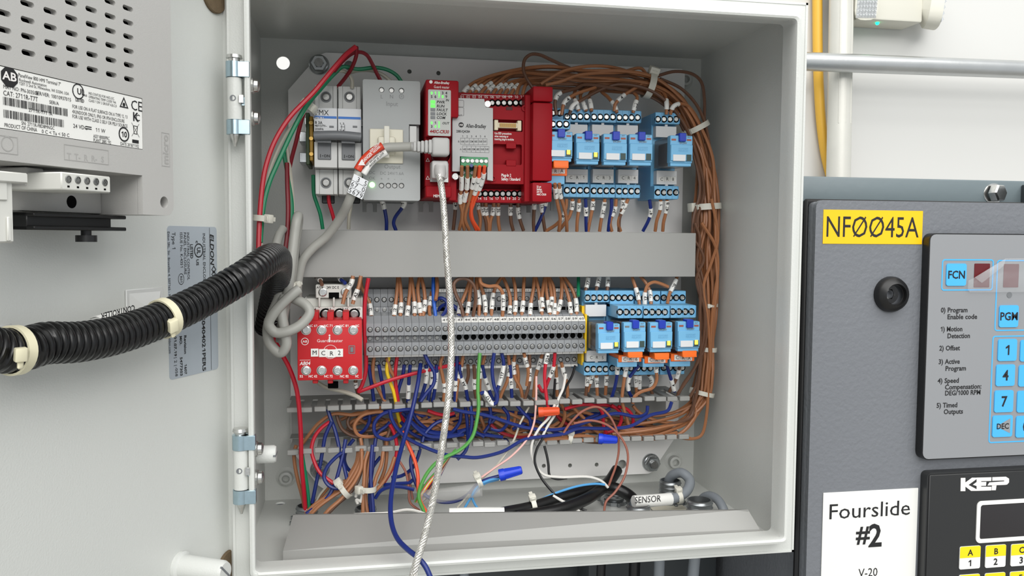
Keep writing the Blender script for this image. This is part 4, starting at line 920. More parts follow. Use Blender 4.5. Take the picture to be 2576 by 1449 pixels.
for j, (v, ss, u0) in enumerate(((356, ('I-00', 'I-01', 'COM', '+24DC', 'O-00', 'O-01'), 1158), (375.5, ('I-02', 'I-03', 'COM', '-24DC', 'O-02', 'O-03'), 1163))):
    a = ext(u0, v-8, u0+67.5, v+8, yt); plate(bm, [(a[0], a[2]), (a[1], a[2]), (a[1], a[3]), (a[0], a[3])], yt, yt+.01, [[(a[0]+.15, a[2]+.15), (a[1]-.15, a[2]+.15), (a[1]-.15, a[3]-.15), (a[0]+.15, a[3]-.15)]])
    for i, s in enumerate(ss):
        tpx(bm, s, u0+5.6+11.2*i, v, yt, 4.5, bold=1, wpx=8.5)
        if i: x = a[0]+(a[1]-a[0])*i/6; bar(bm, x-.08, x+.08, a[2], a[3], yt)
    tpx(bm, 'BA'[j], u0-4, v, yt, 4.5)
for v0, v1 in ((252, 269), (270, 291)):
    a = ext(1144, v0, 1167, v1, yt); plate(bm, rrect(*a, .6, 2), yt, yt+.01, [rrect(a[0]+.2, a[1]-.2, a[2]+.2, a[3]-.2, .5, 2)])
tpx(bm, 'OUT', 1156, 290, yt, 4)
part('print', bm, INK, pm, smooth=0)
bm = nb(); tpx(bm, 'AB', 1160, 314, yt-.05, 4, bold=1, wpx=9); part('logo_print', bm, WINK, pm, smooth=0)
for u, v in ((1226.5, 262), (1145, 444)): bm = nb(); screw_head(bm, A(u, v, ym+1), 2.8, 1.2, '+', ang=.5); part('fixing_screw', bm, SCREW, pm)
for v, yy in ((407, ym-1), (437, ym+8)):
    a = ext(1159, v-12, 1228, v+12, yy); bm = nb(); box(bm, a[0], a[1], yy, 127, a[2], a[3], .4); gc = part('green_connector', bm, GREEN, pm)
    for i in range(6):
        x = a[0]+(a[1]-a[0])*(i+.5)/6; bm = nb(); screw_head(bm, (x, yy, (a[2]+a[3])/2+.6), 1.7, .6, '-', ang=.7+i*.5, n=12); part('clamp_screw', bm, SCREW, gc)

# ================================================================ plug-in relays and their sockets
AMB = mat('lit_amber_lamp', (255, 176, 40), .3, emit=5); DLED = mat('unlit_lamp', (56, 74, 70), .25); LRED = mat('flag_window', (150, 80, 66), .4); WPL = mat('white_plate', (214, 216, 218), .45)
PALE = mat('relay_blue_emboss', (98, 160, 200), .45)
def _pm(a): bm = nb(); screw_head(bm, (0, 0, 0), 2.0, .8, '+', ang=a, n=14); return mkmesh('terminal_screw', bm, SCREW, 40)
PSC = [_pm(a) for a in (.1, .5, .8, 1.2)]
def screws_row(parent, us, v, y):
    for u in us: c = A(u, v, y); w_ = place(WELLM, 'screw_well', parent, c); place(random.choice(PSC), 'terminal_screw', parent, c+Vector((0, -.12, 0)))
def lin4(u0, u1): return [u0+(u1-u0)*(i+.5)/4 for i in range(4)]
def tiles(parent, s, u0, u1, v, y, h):
    k = mmpp(u0, v, y); a, b = A(u0, v, y), A(u1, v, y); n = len(s)
    for i, ch in enumerate(s):
        dx = (b.x-a.x)/n; xa = a.x+dx*i; dz = random.uniform(-.25, .25)
        bm = nb(); box(bm, xa+.05, xa+dx-.05, y-.3, y, a.z+(b.z-a.z)*i/n-h*k/2+dz, a.z+(b.z-a.z)*i/n+h*k/2+dz, .05); t = part('marker_tile', bm, PAPER, parent)
        if ch != ' ': bm = nb(); text(bm, ch, (xa+dx/2, y-.36, a.z+(b.z-a.z)*i/n+dz), FX, FZ, h*k*.62, 'c', 0); part('print', bm, INK, t, smooth=0)
def socket(nm, label, u0, u1, vt, vb, vw0, vw1, vl0, vl1, text_s, y=135.0, lu=(0, 0)):
    """one-step socket: terminal row on top and bottom, white plate, marker plate"""
    a = ext(u0, vt, u1, vb, y); w = a[1]-a[0]
    so = thing('relay_socket', label, 'relay socket', ((a[0]+a[1])/2, 178, a[2]), group='relay sockets')
    bm = nb(); box(bm, a[0], a[1], y+9, 178, a[2], a[3], .5); part('base', bm, SKY, so)
    zt2, zb2 = A(u0, vw0-6, y).z, A(u0, vl1+3, y).z
    for p, q in ((zt2, a[3]), (a[2], zb2)):
        bm = nb(); box(bm, a[0]+.1, a[1]-.1, y, y+12, p, q, .4)
        for i in range(5): x = a[0]+w*i/4; box(bm, max(x-.25, a[0]), min(x+.25, a[1]), y-.5, y+2, p+.6, q-.4)
        part('terminal_row', bm, SKY, so)
    screws_row(so, lin4(u0, u1), (vt+vw0-6)/2+3, y); screws_row(so, lin4(u0, u1), (vb+vl1+3)/2, y)
    b = ext(u0+5, vw0, u1-4, vw1, y); bm = nb(); box(bm, b[0], b[1], y+2, y+10, b[2], b[3], .3); xm_ = (b[0]+b[1])/2; box(bm, xm_-1.2, xm_+1.2, y+2, y+3, b[3], b[3]+3); part('white_plate', bm, WPL, so)
    b = ext(u0+6+lu[0], vl0, u1-4+lu[1], vl1, y); bm = nb(); box(bm, b[0], b[1], y+1, y+10, b[2], b[3], .3); xm_ = (b[0]+b[1])/2; box(bm, xm_-1.2, xm_+1.2, y+1, y+3, b[2]-3, b[2]); part('marker_plate', bm, WPL, so)
    tiles(so, text_s, u0+10, u1-8, vl0+(vl1-vl0)*.62, y+.9, 12)
    return so
def relay(label, u0, v0, u1, v1, lit, y=100.0, yback=138.0, red=True):
    a = ext(u0, v0, u1, v1, y); w, h = a[1]-a[0], a[3]-a[2]
    X = lambda t: a[0]+w*t
    Z = lambda t: a[3]-h*t
    r = thing('plug_in_relay', label, 'relay', ((a[0]+a[1])/2, yback, a[2]), group='plug-in relays')
    bm = nb(); box(bm, a[0], a[1], y, y+7, a[2]+h*.1, a[3], .5); box(bm, a[0]+.2, a[1]-.2, y-1.2, y+4, a[2]+h*.17, a[3]-h*.3, .4); box(bm, a[0]+.6, a[1]-.6, y+.8, y+7, a[2], a[2]+h*.14, .3); part('cap', bm, SKY, r)
    bm = nb(); box(bm, a[0]+.3, a[1]-.3, y+6.5, yback, a[2]+.6, a[3]-.4, .6); part('clear_case', bm, CLEARP, r, label='smoked clear relay case')
    bm = nb(); box(bm, a[0]+3, a[1]-3, y+10, yback-2, a[2]+3, a[3]-4, 1); part('coil', bm, mat('relay_coil', (70, 58, 48), .6), r)
    bm = nb(); box(bm, X(.36), X(.66), y-2.6, y+7, Z(.2), a[3]+1.8, .4); part('push_tab', bm, DBLUE, r, label='dark blue push tab')
    bm = nb(); box(bm, X(.1), X(.66), y-1.9, y-1.1, Z(.84), Z(.63), .15); part('white_field', bm, WPL, r)
    bm = nb(); box(bm, X(.71), X(.93), y-1.5, y-1.1, Z(.83), Z(.62), .1); fr = part('lamp_window', bm, DLED, r, label='unlit lamp window')
    if lit: bm = nb(); box(bm, X(.75), X(.89), y-1.75, y-1.45, Z(.76), Z(.62), .15); part('lit_lamp', bm, AMB, fr, label='lit amber lamp')
    for t in (.05, .74): bm = nb(); box(bm, X(t), X(t+.2), y-.2, y+.1, Z(.17), Z(.11)); part('flag_window', bm, LRED if red else DGREY, r)
    bm = nb(); text(bm, 'DC24V', (X(.58), y-.12, Z(.245)), FX, FZ, h*.062, 'c', 1, w*.34); text(bm, 'INT', (X(.84), y-.12, Z(.05)), FX, FZ, h*.045, 'c', 1); part('print', bm, DGREY, r, smooth=0)
    bm = nb(); text(bm, 'comat', (X(.56), y-1.3, Z(.42)), FX, FZ, h*.06, 'c', 1, w*.44); text(bm, 'RELECO', (X(.56), y-1.3, Z(.5)), FX, FZ, h*.06, 'c', 1, w*.44); part('embossing', bm, PALE, r, smooth=0)
    return r
random.seed(11)
socket('CR1', 'blue relay socket marked CR1 in the upper row', 1418, 1484, 275, 496, 312, 340, 425, 459, 'CR1')
socket('CR3', 'blue relay socket marked CR3 in the upper row', 1486, 1549, 276, 497, 313, 341, 425, 460, 'CR3')
socket('CR4', 'blue relay socket marked CR4 in the upper row', 1550, 1611, 278, 498, 314, 342, 426, 461, 'CR4')
socket('CR8', 'blue relay socket marked CR8 standing apart at the right', 1647, 1708, 283, 501, 317, 345, 429, 464, 'CR8')
relay('blue relay with lit amber lamp plugged in socket CR1', 1449, 336, 1508, 413, True)
relay('blue relay with dark lamp plugged in socket CR3', 1518, 337, 1577, 415, False)
relay('blue relay with dark lamp plugged in socket CR4', 1583, 338, 1641, 416, False)
relay('blue relay with dark lamp plugged in socket CR8 beside the wire bundle', 1686, 341, 1742, 418, False)
socket('CR5', 'blue relay socket marked CR5 in the lower row', 1470, 1531, 731, 944, 767, 797, 882, 910, 'CR5')
relay('blue relay with lit amber lamp plugged in socket CR5', 1504, 815, 1559, 889, True)
def socket2(label, ub0, ub1, uf0, uf1, vt, vf0, vf1, vb0, vb1, s, uc, vc, us, vs, group='relay sockets', both=True):
    """two-step socket with an orange retaining clip"""
    y, y2 = 135.0, 113.0
    a = ext(ub0, vt, ub1, vb1, y); f = ext(uf0, vf0, uf1, vf1, y2)
    so = thing('relay_socket', label, 'relay socket', ((a[0]+a[1])/2, 178, a[2]), group=group)
    bm = nb(); box(bm, a[0], a[1], y+9, 178, a[2], a[3], .5); part('base', bm, SKY, so)
    bm = nb(); box(bm, a[0]+.1, a[1]-.1, y, y+12, f[3]-3, a[3], .4); part('rear_terminal_row', bm, SKY, so); screws_row(so, lin4(ub0, ub1), (vt+vf0)/2-1, y)
    bm = nb(); box(bm, a[0]+.1, a[1]-.1, y2, y+10, f[2], f[3], .4)
    for i in range(5): x = a[0]+(a[1]-a[0])*i/4; box(bm, max(x-.25, a[0]), min(x+.25, a[1]), y2-.4, y2+2, f[2]+.6, f[3]-.4)
    part('front_terminal_row', bm, SKY, so); screws_row(so, lin4(uf0, uf1), (vf0+vf1)/2, y2)
    zb = A(uf0, vb0, y2).z
    bm = nb(); box(bm, a[0]+.1, a[1]-.1, y, y+12, a[2], a[2]+11, .4); part('rear_terminal_row', bm, SKY, so); screws_row(so, lin4(ub0, ub1), vb1-17, y)
    bm = nb(); box(bm, a[0]+.1, a[1]-4, y2, y+10, zb-4, zb+3, .4); part('front_terminal_row', bm, SKY, so)
    oc = ext(us[0], vs[0], us[1], vs[1], y2-1)
    bm = nb(); box(bm, oc[0], oc[1], y2-1, y+4, oc[2], oc[3], .4); cp_ = part('retaining_clip', bm, ORANGE, so, label='orange retaining clip')
    k = ext(uc[0], vc[0], uc[1], vc[1], y2-12); bm = nb(); box(bm, k[0], k[1], y2-13, y2, k[2], k[3], .5); box(bm, k[0]+.3, k[1]-.3, y2-14, y2-13, k[2], k[2]+1.2, .3); part('clip_tongue', bm, ORANGE, cp_)
    tiles(so, s, us[0]+8, us[1]-6, (vs[0]+vs[1])/2+1, y2-1.2, 13)
    return so
socket2('two-step blue relay socket marked CR6 with orange clip', 1533, 1594, 1551, 1614, 731, 769, 801, 912, 943, 'CR6', (1579, 1616), (885, 899), (1556, 1614), (893, 911))
socket2('two-step blue relay socket marked CRB with orange clip', 1596, 1660, 1616, 1680, 732, 769, 801, 912, 943, 'CRB', (1646, 1683), (888, 904), (1622, 1680), (896, 914))
socket2('two-step blue relay socket marked CRX with orange clip', 1662, 1724, 1684, 1747, 732, 768, 800, 911, 942, 'CRX', (1716, 1752), (882, 898), (1688, 1747), (889, 909))
relay('blue relay with dark lamp plugged in socket CR6', 1569, 811, 1624, 886, False, red=False)
relay('blue relay with lit amber lamp plugged in socket CRB', 1635, 811, 1691, 886, True)
relay('blue relay with lit amber lamp plugged in socket CRX by the wire bundle', 1705, 809, 1760, 884, True)
socket2('two-step blue relay socket marked CRA behind the red controller', 1346, 1417, 1366, 1432, 271, 300, 325, 450, 478, 'CRA', (1392, 1430), (404, 423), (1366, 1427), (416, 442))
relay('blue relay with lit amber lamp plugged in socket CRA by the red controller', 1380, 331, 1440, 406, True)

# ================================================================ contactor MCR2
yq, yw = 96.0, 122.0
cx0, cx1 = A(748, 880, yq).x, A(911, 880, yq).x; cz0, cz1 = A(830, 956, yq).z, A(830, 806, yq).z
kt = thing('safety_contactor', 'red-fronted safety contactor marked MCR2 left of the terminal blocks', 'contactor', ((cx0+cx1)/2, 178, cz0))
gx0, gx1 = A(767, 780, yw).x, A(912, 780, yw).x; gz1 = A(840, 752, yw).z; gzb = A(840, 962, yw).z
bm = nb(); box(bm, gx0, gx1, yw+8, 178, gzb, gz1, .6); box(bm, gx0, gx1, yw, 140, A(840, 804, yw).z, A(840, 772, yw).z, .4); part('body', bm, IVORY, kt)
for i in range(5): bm = nb(); x = gx0+(gx1-gx0)*i/4; box(bm, max(x-.7, gx0), min(x+.7, gx1), yw-1, 150, A(840, 772, yw).z, gz1+1, .3); part('divider_fin', bm, IVORY, kt)
for i, u in enumerate((785, 819, 854, 891)):
    c = A(u, 790, yw); bm = nb(); lathe(bm, c, (0, -1, 0), [(4.5, 0), (4.5, .3), (3.8, .3), (3.6, .1), (0, .1)], 18); w_ = part('screw_well', bm, HOLE, kt); bm = nb(); screw_head(bm, c, 3.3, .8, '+', ang=.4*i); part('terminal_screw', bm, SCREWD, w_)
bm = nb(); a = ext(794, 716, 884, 750, yw+4); box(bm, a[0], a[1], yw+4, 178, a[2], a[3], .6); co_ = part('coil_terminal_block', bm, IVORY, kt)
for u in (812, 868): bm = nb(); screw_head(bm, A(u, 735, yw+4), 3.4, 1, '+', ang=.6); part('terminal_screw', bm, SCREW, co_)
bm = nb(); tpx(bm, '24V DC E', 837, 723, yw+3.9, 6.5, bold=1, wpx=31); tpx(bm, 'A1 +', 805, 723, yw+3.9, 5.5, bold=1); part('print', bm, INK, co_, smooth=0)
bm = nb(); c = A(840, 742, yw+3.9); box(bm, c.x-4, c.x+4, yw+3.8, yw+4.2, c.z-3, c.z+2); part('opening', bm, HOLE, co_)
bm = nb(); box(bm, cx0, cx1, yq, yw+10, cz0, cz1, .8, 2); fr_ = part('auxiliary_front', bm, REDB, kt, label='red auxiliary contact front')
for u in (793, 831, 870):
    bm = nb(); c = A(u, 800, yq+4); box(bm, c.x-2.4, c.x+2.4, yq+4, yw+6, cz1-2, A(u, 785, yq+4).z, .5); part('red_hook', bm, REDB, fr_)
    bm = nb(); c = A(u, 958, yq+4); box(bm, c.x-2, c.x+2, yq+4, yw+6, A(u, 965, yq+4).z, cz0+2, .5); part('red_hook', bm, REDB, fr_)
for v in (830.5, 932):
    for i, u in enumerate((770, 809, 849, 888.5)):
        c = A(u, v, yq); bm = nb(); lathe(bm, c, (0, -1, 0), [(3.7, 0), (3.7, .2), (3.3, .25)], 18); screw_head(bm, c, 3.2, .9, '+', ang=.3+.5*i); part('terminal_screw', bm, SCREW, fr_)
bm = nb(); yt = yq-.12
for u, s in ((754, '1'), (787, 'NC 61'), (826, 'NC 71'), (866, 'NC 81'), (899, 'NC')): tpx(bm, s, u, 819.5, yt, 6, bold=1, wpx=len(s)*4.6)
for u, s in ((758, '52'), (787, 'NC 62'), (826, 'NC 72'), (866, 'NC 82'), (898, 'NC')): tpx(bm, s, u, 946.5, yt, 6, bold=1, wpx=len(s)*4.4)
tpx(bm, 'Guard', 812, 857, yt, 8, wpx=30); tpx(bm, 'master', 846, 857, yt, 8, wpx=33); tpx(bm, 'AB04', 767, 914, yt, 9, bold=1, wpx=26, slant=.2)
c = A(829, 851, yt); bar(bm, c.x-.5, c.x+.5, c.z-3, c.z+1.2, yt); plate(bm, circ(c.x, c.z+2.2, .7, 10), yt, yt+.01); a, b = A(754, 906, yt), A(781, 906, yt); bar(bm, a.x, b.x, a.z-.15, a.z+.15, yt)
c = A(767, 859, yt); plate(bm, circ(c.x, c.z, 2.8, 20), yt, yt+.01, [circ(c.x, c.z, 2.35, 20)]); tpx(bm, 'AB', 767, 859, yt, 5.5, bold=1, wpx=12)
c = A(831, 885, yt); plate(bm, circ(c.x, c.z, 5.3, 24), yt, yt+.01, [circ(c.x, c.z, 5.0, 24)])
part('white_print', bm, WINK, fr_, smooth=0)
bm = nb(); yt = yw-.1
for u, s in ((788, 'L1 3'), (826, 'L2 5'), (866, 'L3 13'), (900, 'NO')): tpx(bm, s, u, 777.5, yt, 5.5, bold=1)
part('print', bm, INK, kt, smooth=0)
for i, (ch, u0, u1, dv) in enumerate((('M', 782, 801, 0), ('C', 802.5, 824, 1), ('R', 824, 844, 2), ('2', 844, 863, .5))):
    a = ext(u0, 877+dv, u1, 897+dv, yq-.3); bm = nb(); box(bm, a[0], a[1], yq-.5-.1*i, yq-.15, a[2], a[3], .05); t = part('marker_tile', bm, PAPER, fr_); bm = nb(); tpx(bm, ch, (u0+u1)/2, 887+dv, yq-1.0, 11); MX[t.name] = MX[kt.name]; part('tile_print', bm, INK, fr_, smooth=0)
bm = nb(); c = A(885, 879.5, yq); plate(bm, rrect(c.x-2.4, c.x+2.4, c.z-3.2, c.z+3.2, .4, 2), yq-.2, yq, [rrect(c.x-1.9, c.x+1.9, c.z-2.6, c.z+2.6, .3, 2)]); part('button_frame', bm, DGREY, fr_); bm = nb(); box(bm, c.x-1.3, c.x+1.3, yq-.4, yq, c.z-2, c.z+2, .3); part('test_button', bm, DGREY, fr_)
bm = nb(); c = A(838, 966, yw+5); box(bm, c.x-4, c.x+4, yw+2, yw+7, c.z-3, c.z+2, .3); part('lower_opening', bm, HOLE, kt)

# ================================================================ row of thirty double-level terminal blocks
NB = 30; yf = 128.0
xA, xB = A(930.8, 826, yf).x, A(1464, 824, yf).x; pit = (xB-xA)/(NB-1); W2 = pit/2-.12
zc = lambda v, y: (A(931, v+2, y).z+A(1464, v, y).z)/2
Z1, Z2 = zc(729, 152), zc(768, 152); Z3, Z4 = zc(770, 147), zc(782, 147); Z5, Z6 = zc(796, 134), zc(810, yf); Z7 = zc(840, yf); Z8 = zc(858, yf); Z9 = zc(888, yf); Z10, Z11 = zc(895, 152), zc(921, 152)
pr = [(178, Z1+1), (155, Z1+1), (152, Z1-3), (152, Z2), (147, Z3), (147, Z4), (136, Z4-2), (134, Z5), (yf, Z6), (yf, Z7), (yf+7, Z7-.6), (yf+7, Z8+.6), (yf, Z8), (yf, Z9), (138, Z9-1.2), (152, Z10), (152, Z11), (156, Z11-1.5), (178, Z11-1.5)]
def tb_body():
    bm = nb(); a = [bm.verts.new((-W2, y, z)) for y, z in pr]; b = [bm.verts.new((W2, y, z)) for y, z in pr]; n = len(pr)
    for i in range(n): bm.faces.new((a[i], a[(i+1) % n], b[(i+1) % n], b[i]))
    bm.faces.new(a); bm.faces.new(b[::-1]); bmesh.ops.recalc_face_normals(bm, faces=bm.faces); return bm
def screw_me(r, ang): bm = nb(); screw_head(bm, (0, -.1, 0), r, .5, '-', ang=ang, n=14); return mkmesh('clamp_screw', bm, SCREWD, 40)
SC = [screw_me(1.75, a) for a in (.2, .6, 1.0, 1.5, 2.1, 2.6)]
_w = nb(); lathe(_w, (0, 0, 0), (0, -1, 0), [(2.25, .03), (2.25, .1), (0, .1)], 16); TWELL = mkmesh('screw_well', _w, mat('dark_well', (44, 45, 47), .7), 0)
bodym = mkmesh('terminal_body', tb_body(), TERM, 0)
hbm = nb(); lathe(hbm, (0, yf+6.9, (Z7+Z8)/2), (0, -1, 0), [(2.3, 0), (2.3, .15), (0, .15)], 14); holem = mkmesh('wire_hole', hbm, HOLE, 0)
hbm = nb(); box(hbm, -W2+.4, W2-.4, 146.7, 147.2, Z4+.5, Z3-.6); hole2 = mkmesh('wire_hole', hbm, HOLE, 0)
mkb = nb(); v = [mkb.verts.new(q) for q in ((-W2, 133.4, Z5-.2), (W2, 133.4, Z5-.2), (W2, yf-.3, Z6+.1), (-W2, yf-.3, Z6+.1), (-W2, 134.4, Z5-.2), (W2, 134.4, Z5-.2), (W2, yf+.7, Z6+.1), (-W2, yf+.7, Z6+.1))]
for f in ((0, 1, 2, 3), (5, 4, 7, 6), (0, 4, 5, 1), (3, 2, 6, 7), (0, 3, 7, 4), (1, 5, 6, 2)): mkb.faces.new([v[i] for i in f])
markm = mkmesh('marker', mkb, PAPER, 0)
mk2 = nb(); box(mk2, -W2, W2, 151, 152.6, Z1-1.5, Z1+1.2); mark2 = mkmesh('marker', mk2, PAPER, 0)
mk3 = nb(); box(mk3, -W2, W2, 133, 137, Z9-2.4, Z9-.6); mark3 = mkmesh('marker', mk3, PAPER, 0)
mk4 = nb(); box(mk4, -W2, W2, 151.4, 153, Z11-1.6, Z11+.4); mark4 = mkmesh('marker', mk4, PAPER, 0)
ORD = ['first', 'second', 'third', 'fourth', 'fifth', 'sixth', 'seventh', 'eighth', 'ninth', 'tenth', 'eleventh', 'twelfth', 'thirteenth', 'fourteenth', 'fifteenth', 'sixteenth', 'seventeenth', 'eighteenth', 'nineteenth', 'twentieth']
TENS = {2: ('twenty', 'twentieth'), 3: ('thirty', 'thirtieth'), 4: ('forty', 'fortieth'), 5: ('fifty', 'fiftieth')}
def nth(i):
    n = i+1
    if n <= 20: return ORD[i]
    return TENS[n//10][1] if n % 10 == 0 else TENS[n//10][0]+'-'+ORD[n % 10-1]
random.seed(21)
sup = Vector((0, -(134-yf), Z5-Z6)); sdir = Vector((0, 134-yf, Z5-Z6)).normalized()
for i in range(NB):
    x = xA+pit*i; n = i+31
    lb = ('grey terminal block with handwritten number %d, %s from the green and yellow end block' % (n, nth(NB-1-i))) if i >= 10 else 'unnumbered grey terminal block, %s from the red contactor' % nth(i)
    t = thing('terminal_block', lb, 'terminal block', (x, 178, Z11), group='terminal blocks in the lower row')
    place(bodym, 'housing', t, (x, 0, 0))
    for (z, y) in (((Z1+Z2)/2-1, 152), ((Z6+Z7)/2, yf), ((Z8+Z9)/2, yf), ((Z10+Z11)/2, 152)): place(TWELL, 'screw_well', t, (x, y, z)); place(random.choice(SC), 'clamp_screw', t, (x, y, z))
    if i < 10: place(random.choice(SC), 'clamp_screw', t, (x, yf+6.9, (Z7+Z8)/2)); place(random.choice(SC), 'clamp_screw', t, (x, 147, (Z3+Z4)/2))
    else: place(holem, 'wire_hole', t, (x, 0, 0)); place(hole2, 'wire_hole', t, (x, 0, 0))
    place(mark3, 'marker', t, (x, 0, 0)); place(mark4, 'marker', t, (x, 0, 0))
    if i >= 10:
        k = place(markm, 'marker', t, (x, 0, 0)); place(mark2, 'marker', t, (x, 0, 0))
        bm = nb(); text(bm, str(n), Vector((x, (134+yf)/2-.8, (Z5+Z6)/2+.1)), FX, sdir, 2.6, 'c', 0, 4.4, slant=.15); text(bm, str(n-30), Vector((x, 150.85, Z1-.1)), FX, FZ, 1.9, 'c', 0, slant=.15); part('handwritten_number', bm, INK, t, smooth=0)
# yellow-green ground terminals at the right end
x = xA+pit*NB
gt = thing('ground_terminal', 'yellow and green ground terminal at the right end of the terminal row', 'terminal block', (x, 178, Z11))
bm = nb(); box(bm, x-2.9, x-.6, 140, 178, Z11+1, Z2, .3); box(bm, x-2.6, x-.8, 131, 150, Z9-2, Z5+1.5, .3); part('yellow_half', bm, YELLOW, gt)
bm = nb(); box(bm, x-.5, x+1.8, 143, 178, Z11+3, Z2-1, .3); box(bm, x-.4, x+1.6, 134, 150, Z9, Z5, .3); part('green_half', bm, DGREEN, gt)
# ================================================================ wires
WM = {
 'brown': mat('brown_insulation', (160, 106, 70), .42), 'dark brown': mat('dark_brown_insulation', (104, 72, 54), .42), 'thin brown': mat('red_brown_insulation', (150, 92, 76), .45),
 'blue': mat('dark_blue_insulation', (20, 40, 112), .36), 'bright blue': mat('bright_blue_insulation', (34, 92, 190), .38), 'light blue': mat('light_blue_insulation', (84, 158, 214), .42),
 'red': mat('red_insulation', (186, 22, 44), .4), 'dark red': mat('dark_red_insulation', (128, 16, 32), .42), 'orange': mat('orange_insulation', (226, 84, 44), .42), 'green': mat('green_insulation', (16, 124, 84), .42), 'light green': mat('light_green_insulation', (84, 156, 72), .42),
 'white': mat('white_insulation', (222, 220, 214), .42), 'grey-white': mat('grey_white_insulation', (190, 186, 172), .45), 'black': mat('black_insulation', (20, 20, 22), .4), 'yellow': mat('yellow_insulation', (236, 200, 40), .42), 'pink': mat('pink_insulation', (226, 178, 170), .45), 'grey': mat('grey_cable_sheath', (166, 166, 160), .45), 'slate grey': mat('slate_grey_sheath', (128, 134, 140), .45)}
SLEEVE = mat('white_sleeve', (226, 226, 222), .45)
def wpath(pts, y0, y1, n=6):
    L = [0.0]
    for a, b in zip(pts, pts[1:]): L.append(L[-1]+math.hypot(b[0]-a[0], b[1]-a[1]))
    return catmull([A(p[0], p[1], p[2] if len(p) > 2 else y0+(y1-y0)*l/max(L[-1], 1e-6)) for p, l in zip(pts, L)], n)
def pixof(q):
    d = q-CAM; f = d.dot(CF); return IMW/2+FPX*d.dot(CR)/f, IMH/2-FPX*d.dot(CU)/f
def wire(col, pts, label, y0=140, y1=145, r=1.5, marks=(), group=None, n=6, sides=7, cat='wire', name='wire', raw=None):
    path = raw or wpath(pts, y0, y1, n)
    t = None; bm = nb(); tube(bm, path, r, sides)
    loc = path[-1]
    if not marks:
        return solo(name, bm, WM[col], label, cat, loc, group=group)
    t = thing(name, label, cat, loc, group=group); part('insulation', bm, WM[col], t)
    for mk in marks:
        u, v, s = mk[0], mk[1], mk[2]; ln = mk[3] if len(mk) > 3 else 7.5
        i = min(range(len(path)), key=lambda k: (pixof(path[k])[0]-u)**2+(pixof(path[k])[1]-v)**2)
        # walk both ways for half the sleeve length, resampled
        def walk(st):
            out = []; k = i; rem = ln/2; p = path[i]
            while 0 <= k+st < len(path) and rem > 0:
                q = path[k+st]; d = (q-p).length
                if d >= rem: out.append(p+(q-p)*(rem/d)); rem = 0
                else: out.append(q); rem -= d; p = q; k += st
            return out
        seg = walk(-1)[::-1]+[path[i]]+walk(1)
        if len(seg) < 2: continue
        bm = nb(); tube(bm, seg, r+.55, 9); sl = part('marker_sleeve', bm, SLEEVE, t)
        if s:
            d = (seg[-1]-seg[0]); d.y *= .3; d.normalize()
            if d.z < 0: d = -d
            nrm = Vector((0, -1, 0)); up = nrm.cross(d).normalized(); up = -up if up.x > 0 else up
            mid = (seg[0]+seg[-1])/2; bm = nb(); text(bm, s, mid+Vector((0, -(r+.75), 0)), d, up, 2.4, 'c', 1, min(ln*.8, 2.0*len(s))); part('print', bm, INK, sl, smooth=0)
    return t
def batch(lst, where, y0, y1, group, r=1.5):
    lst = sorted(lst, key=lambda w: w[1][0][0]); seen = {}
    for w in lst:
        c = w[0]; k = seen.get(c, 0); seen[c] = k+1
        tot = sum(1 for q in lst if q[0] == c); ms = w[2] if len(w) > 2 else ()
        lab = ('the only %s wire %s' % (c, where)) if tot == 1 else '%s %s wire from the left %s' % (nth(k), c, where)
        if ms and ms[0][2]: lab += ', tagged '+ms[0][2]
        wire(c, w[1], lab, w[3] if len(w) > 3 else y0, w[4] if len(w) > 4 else y1, r, ms, group)
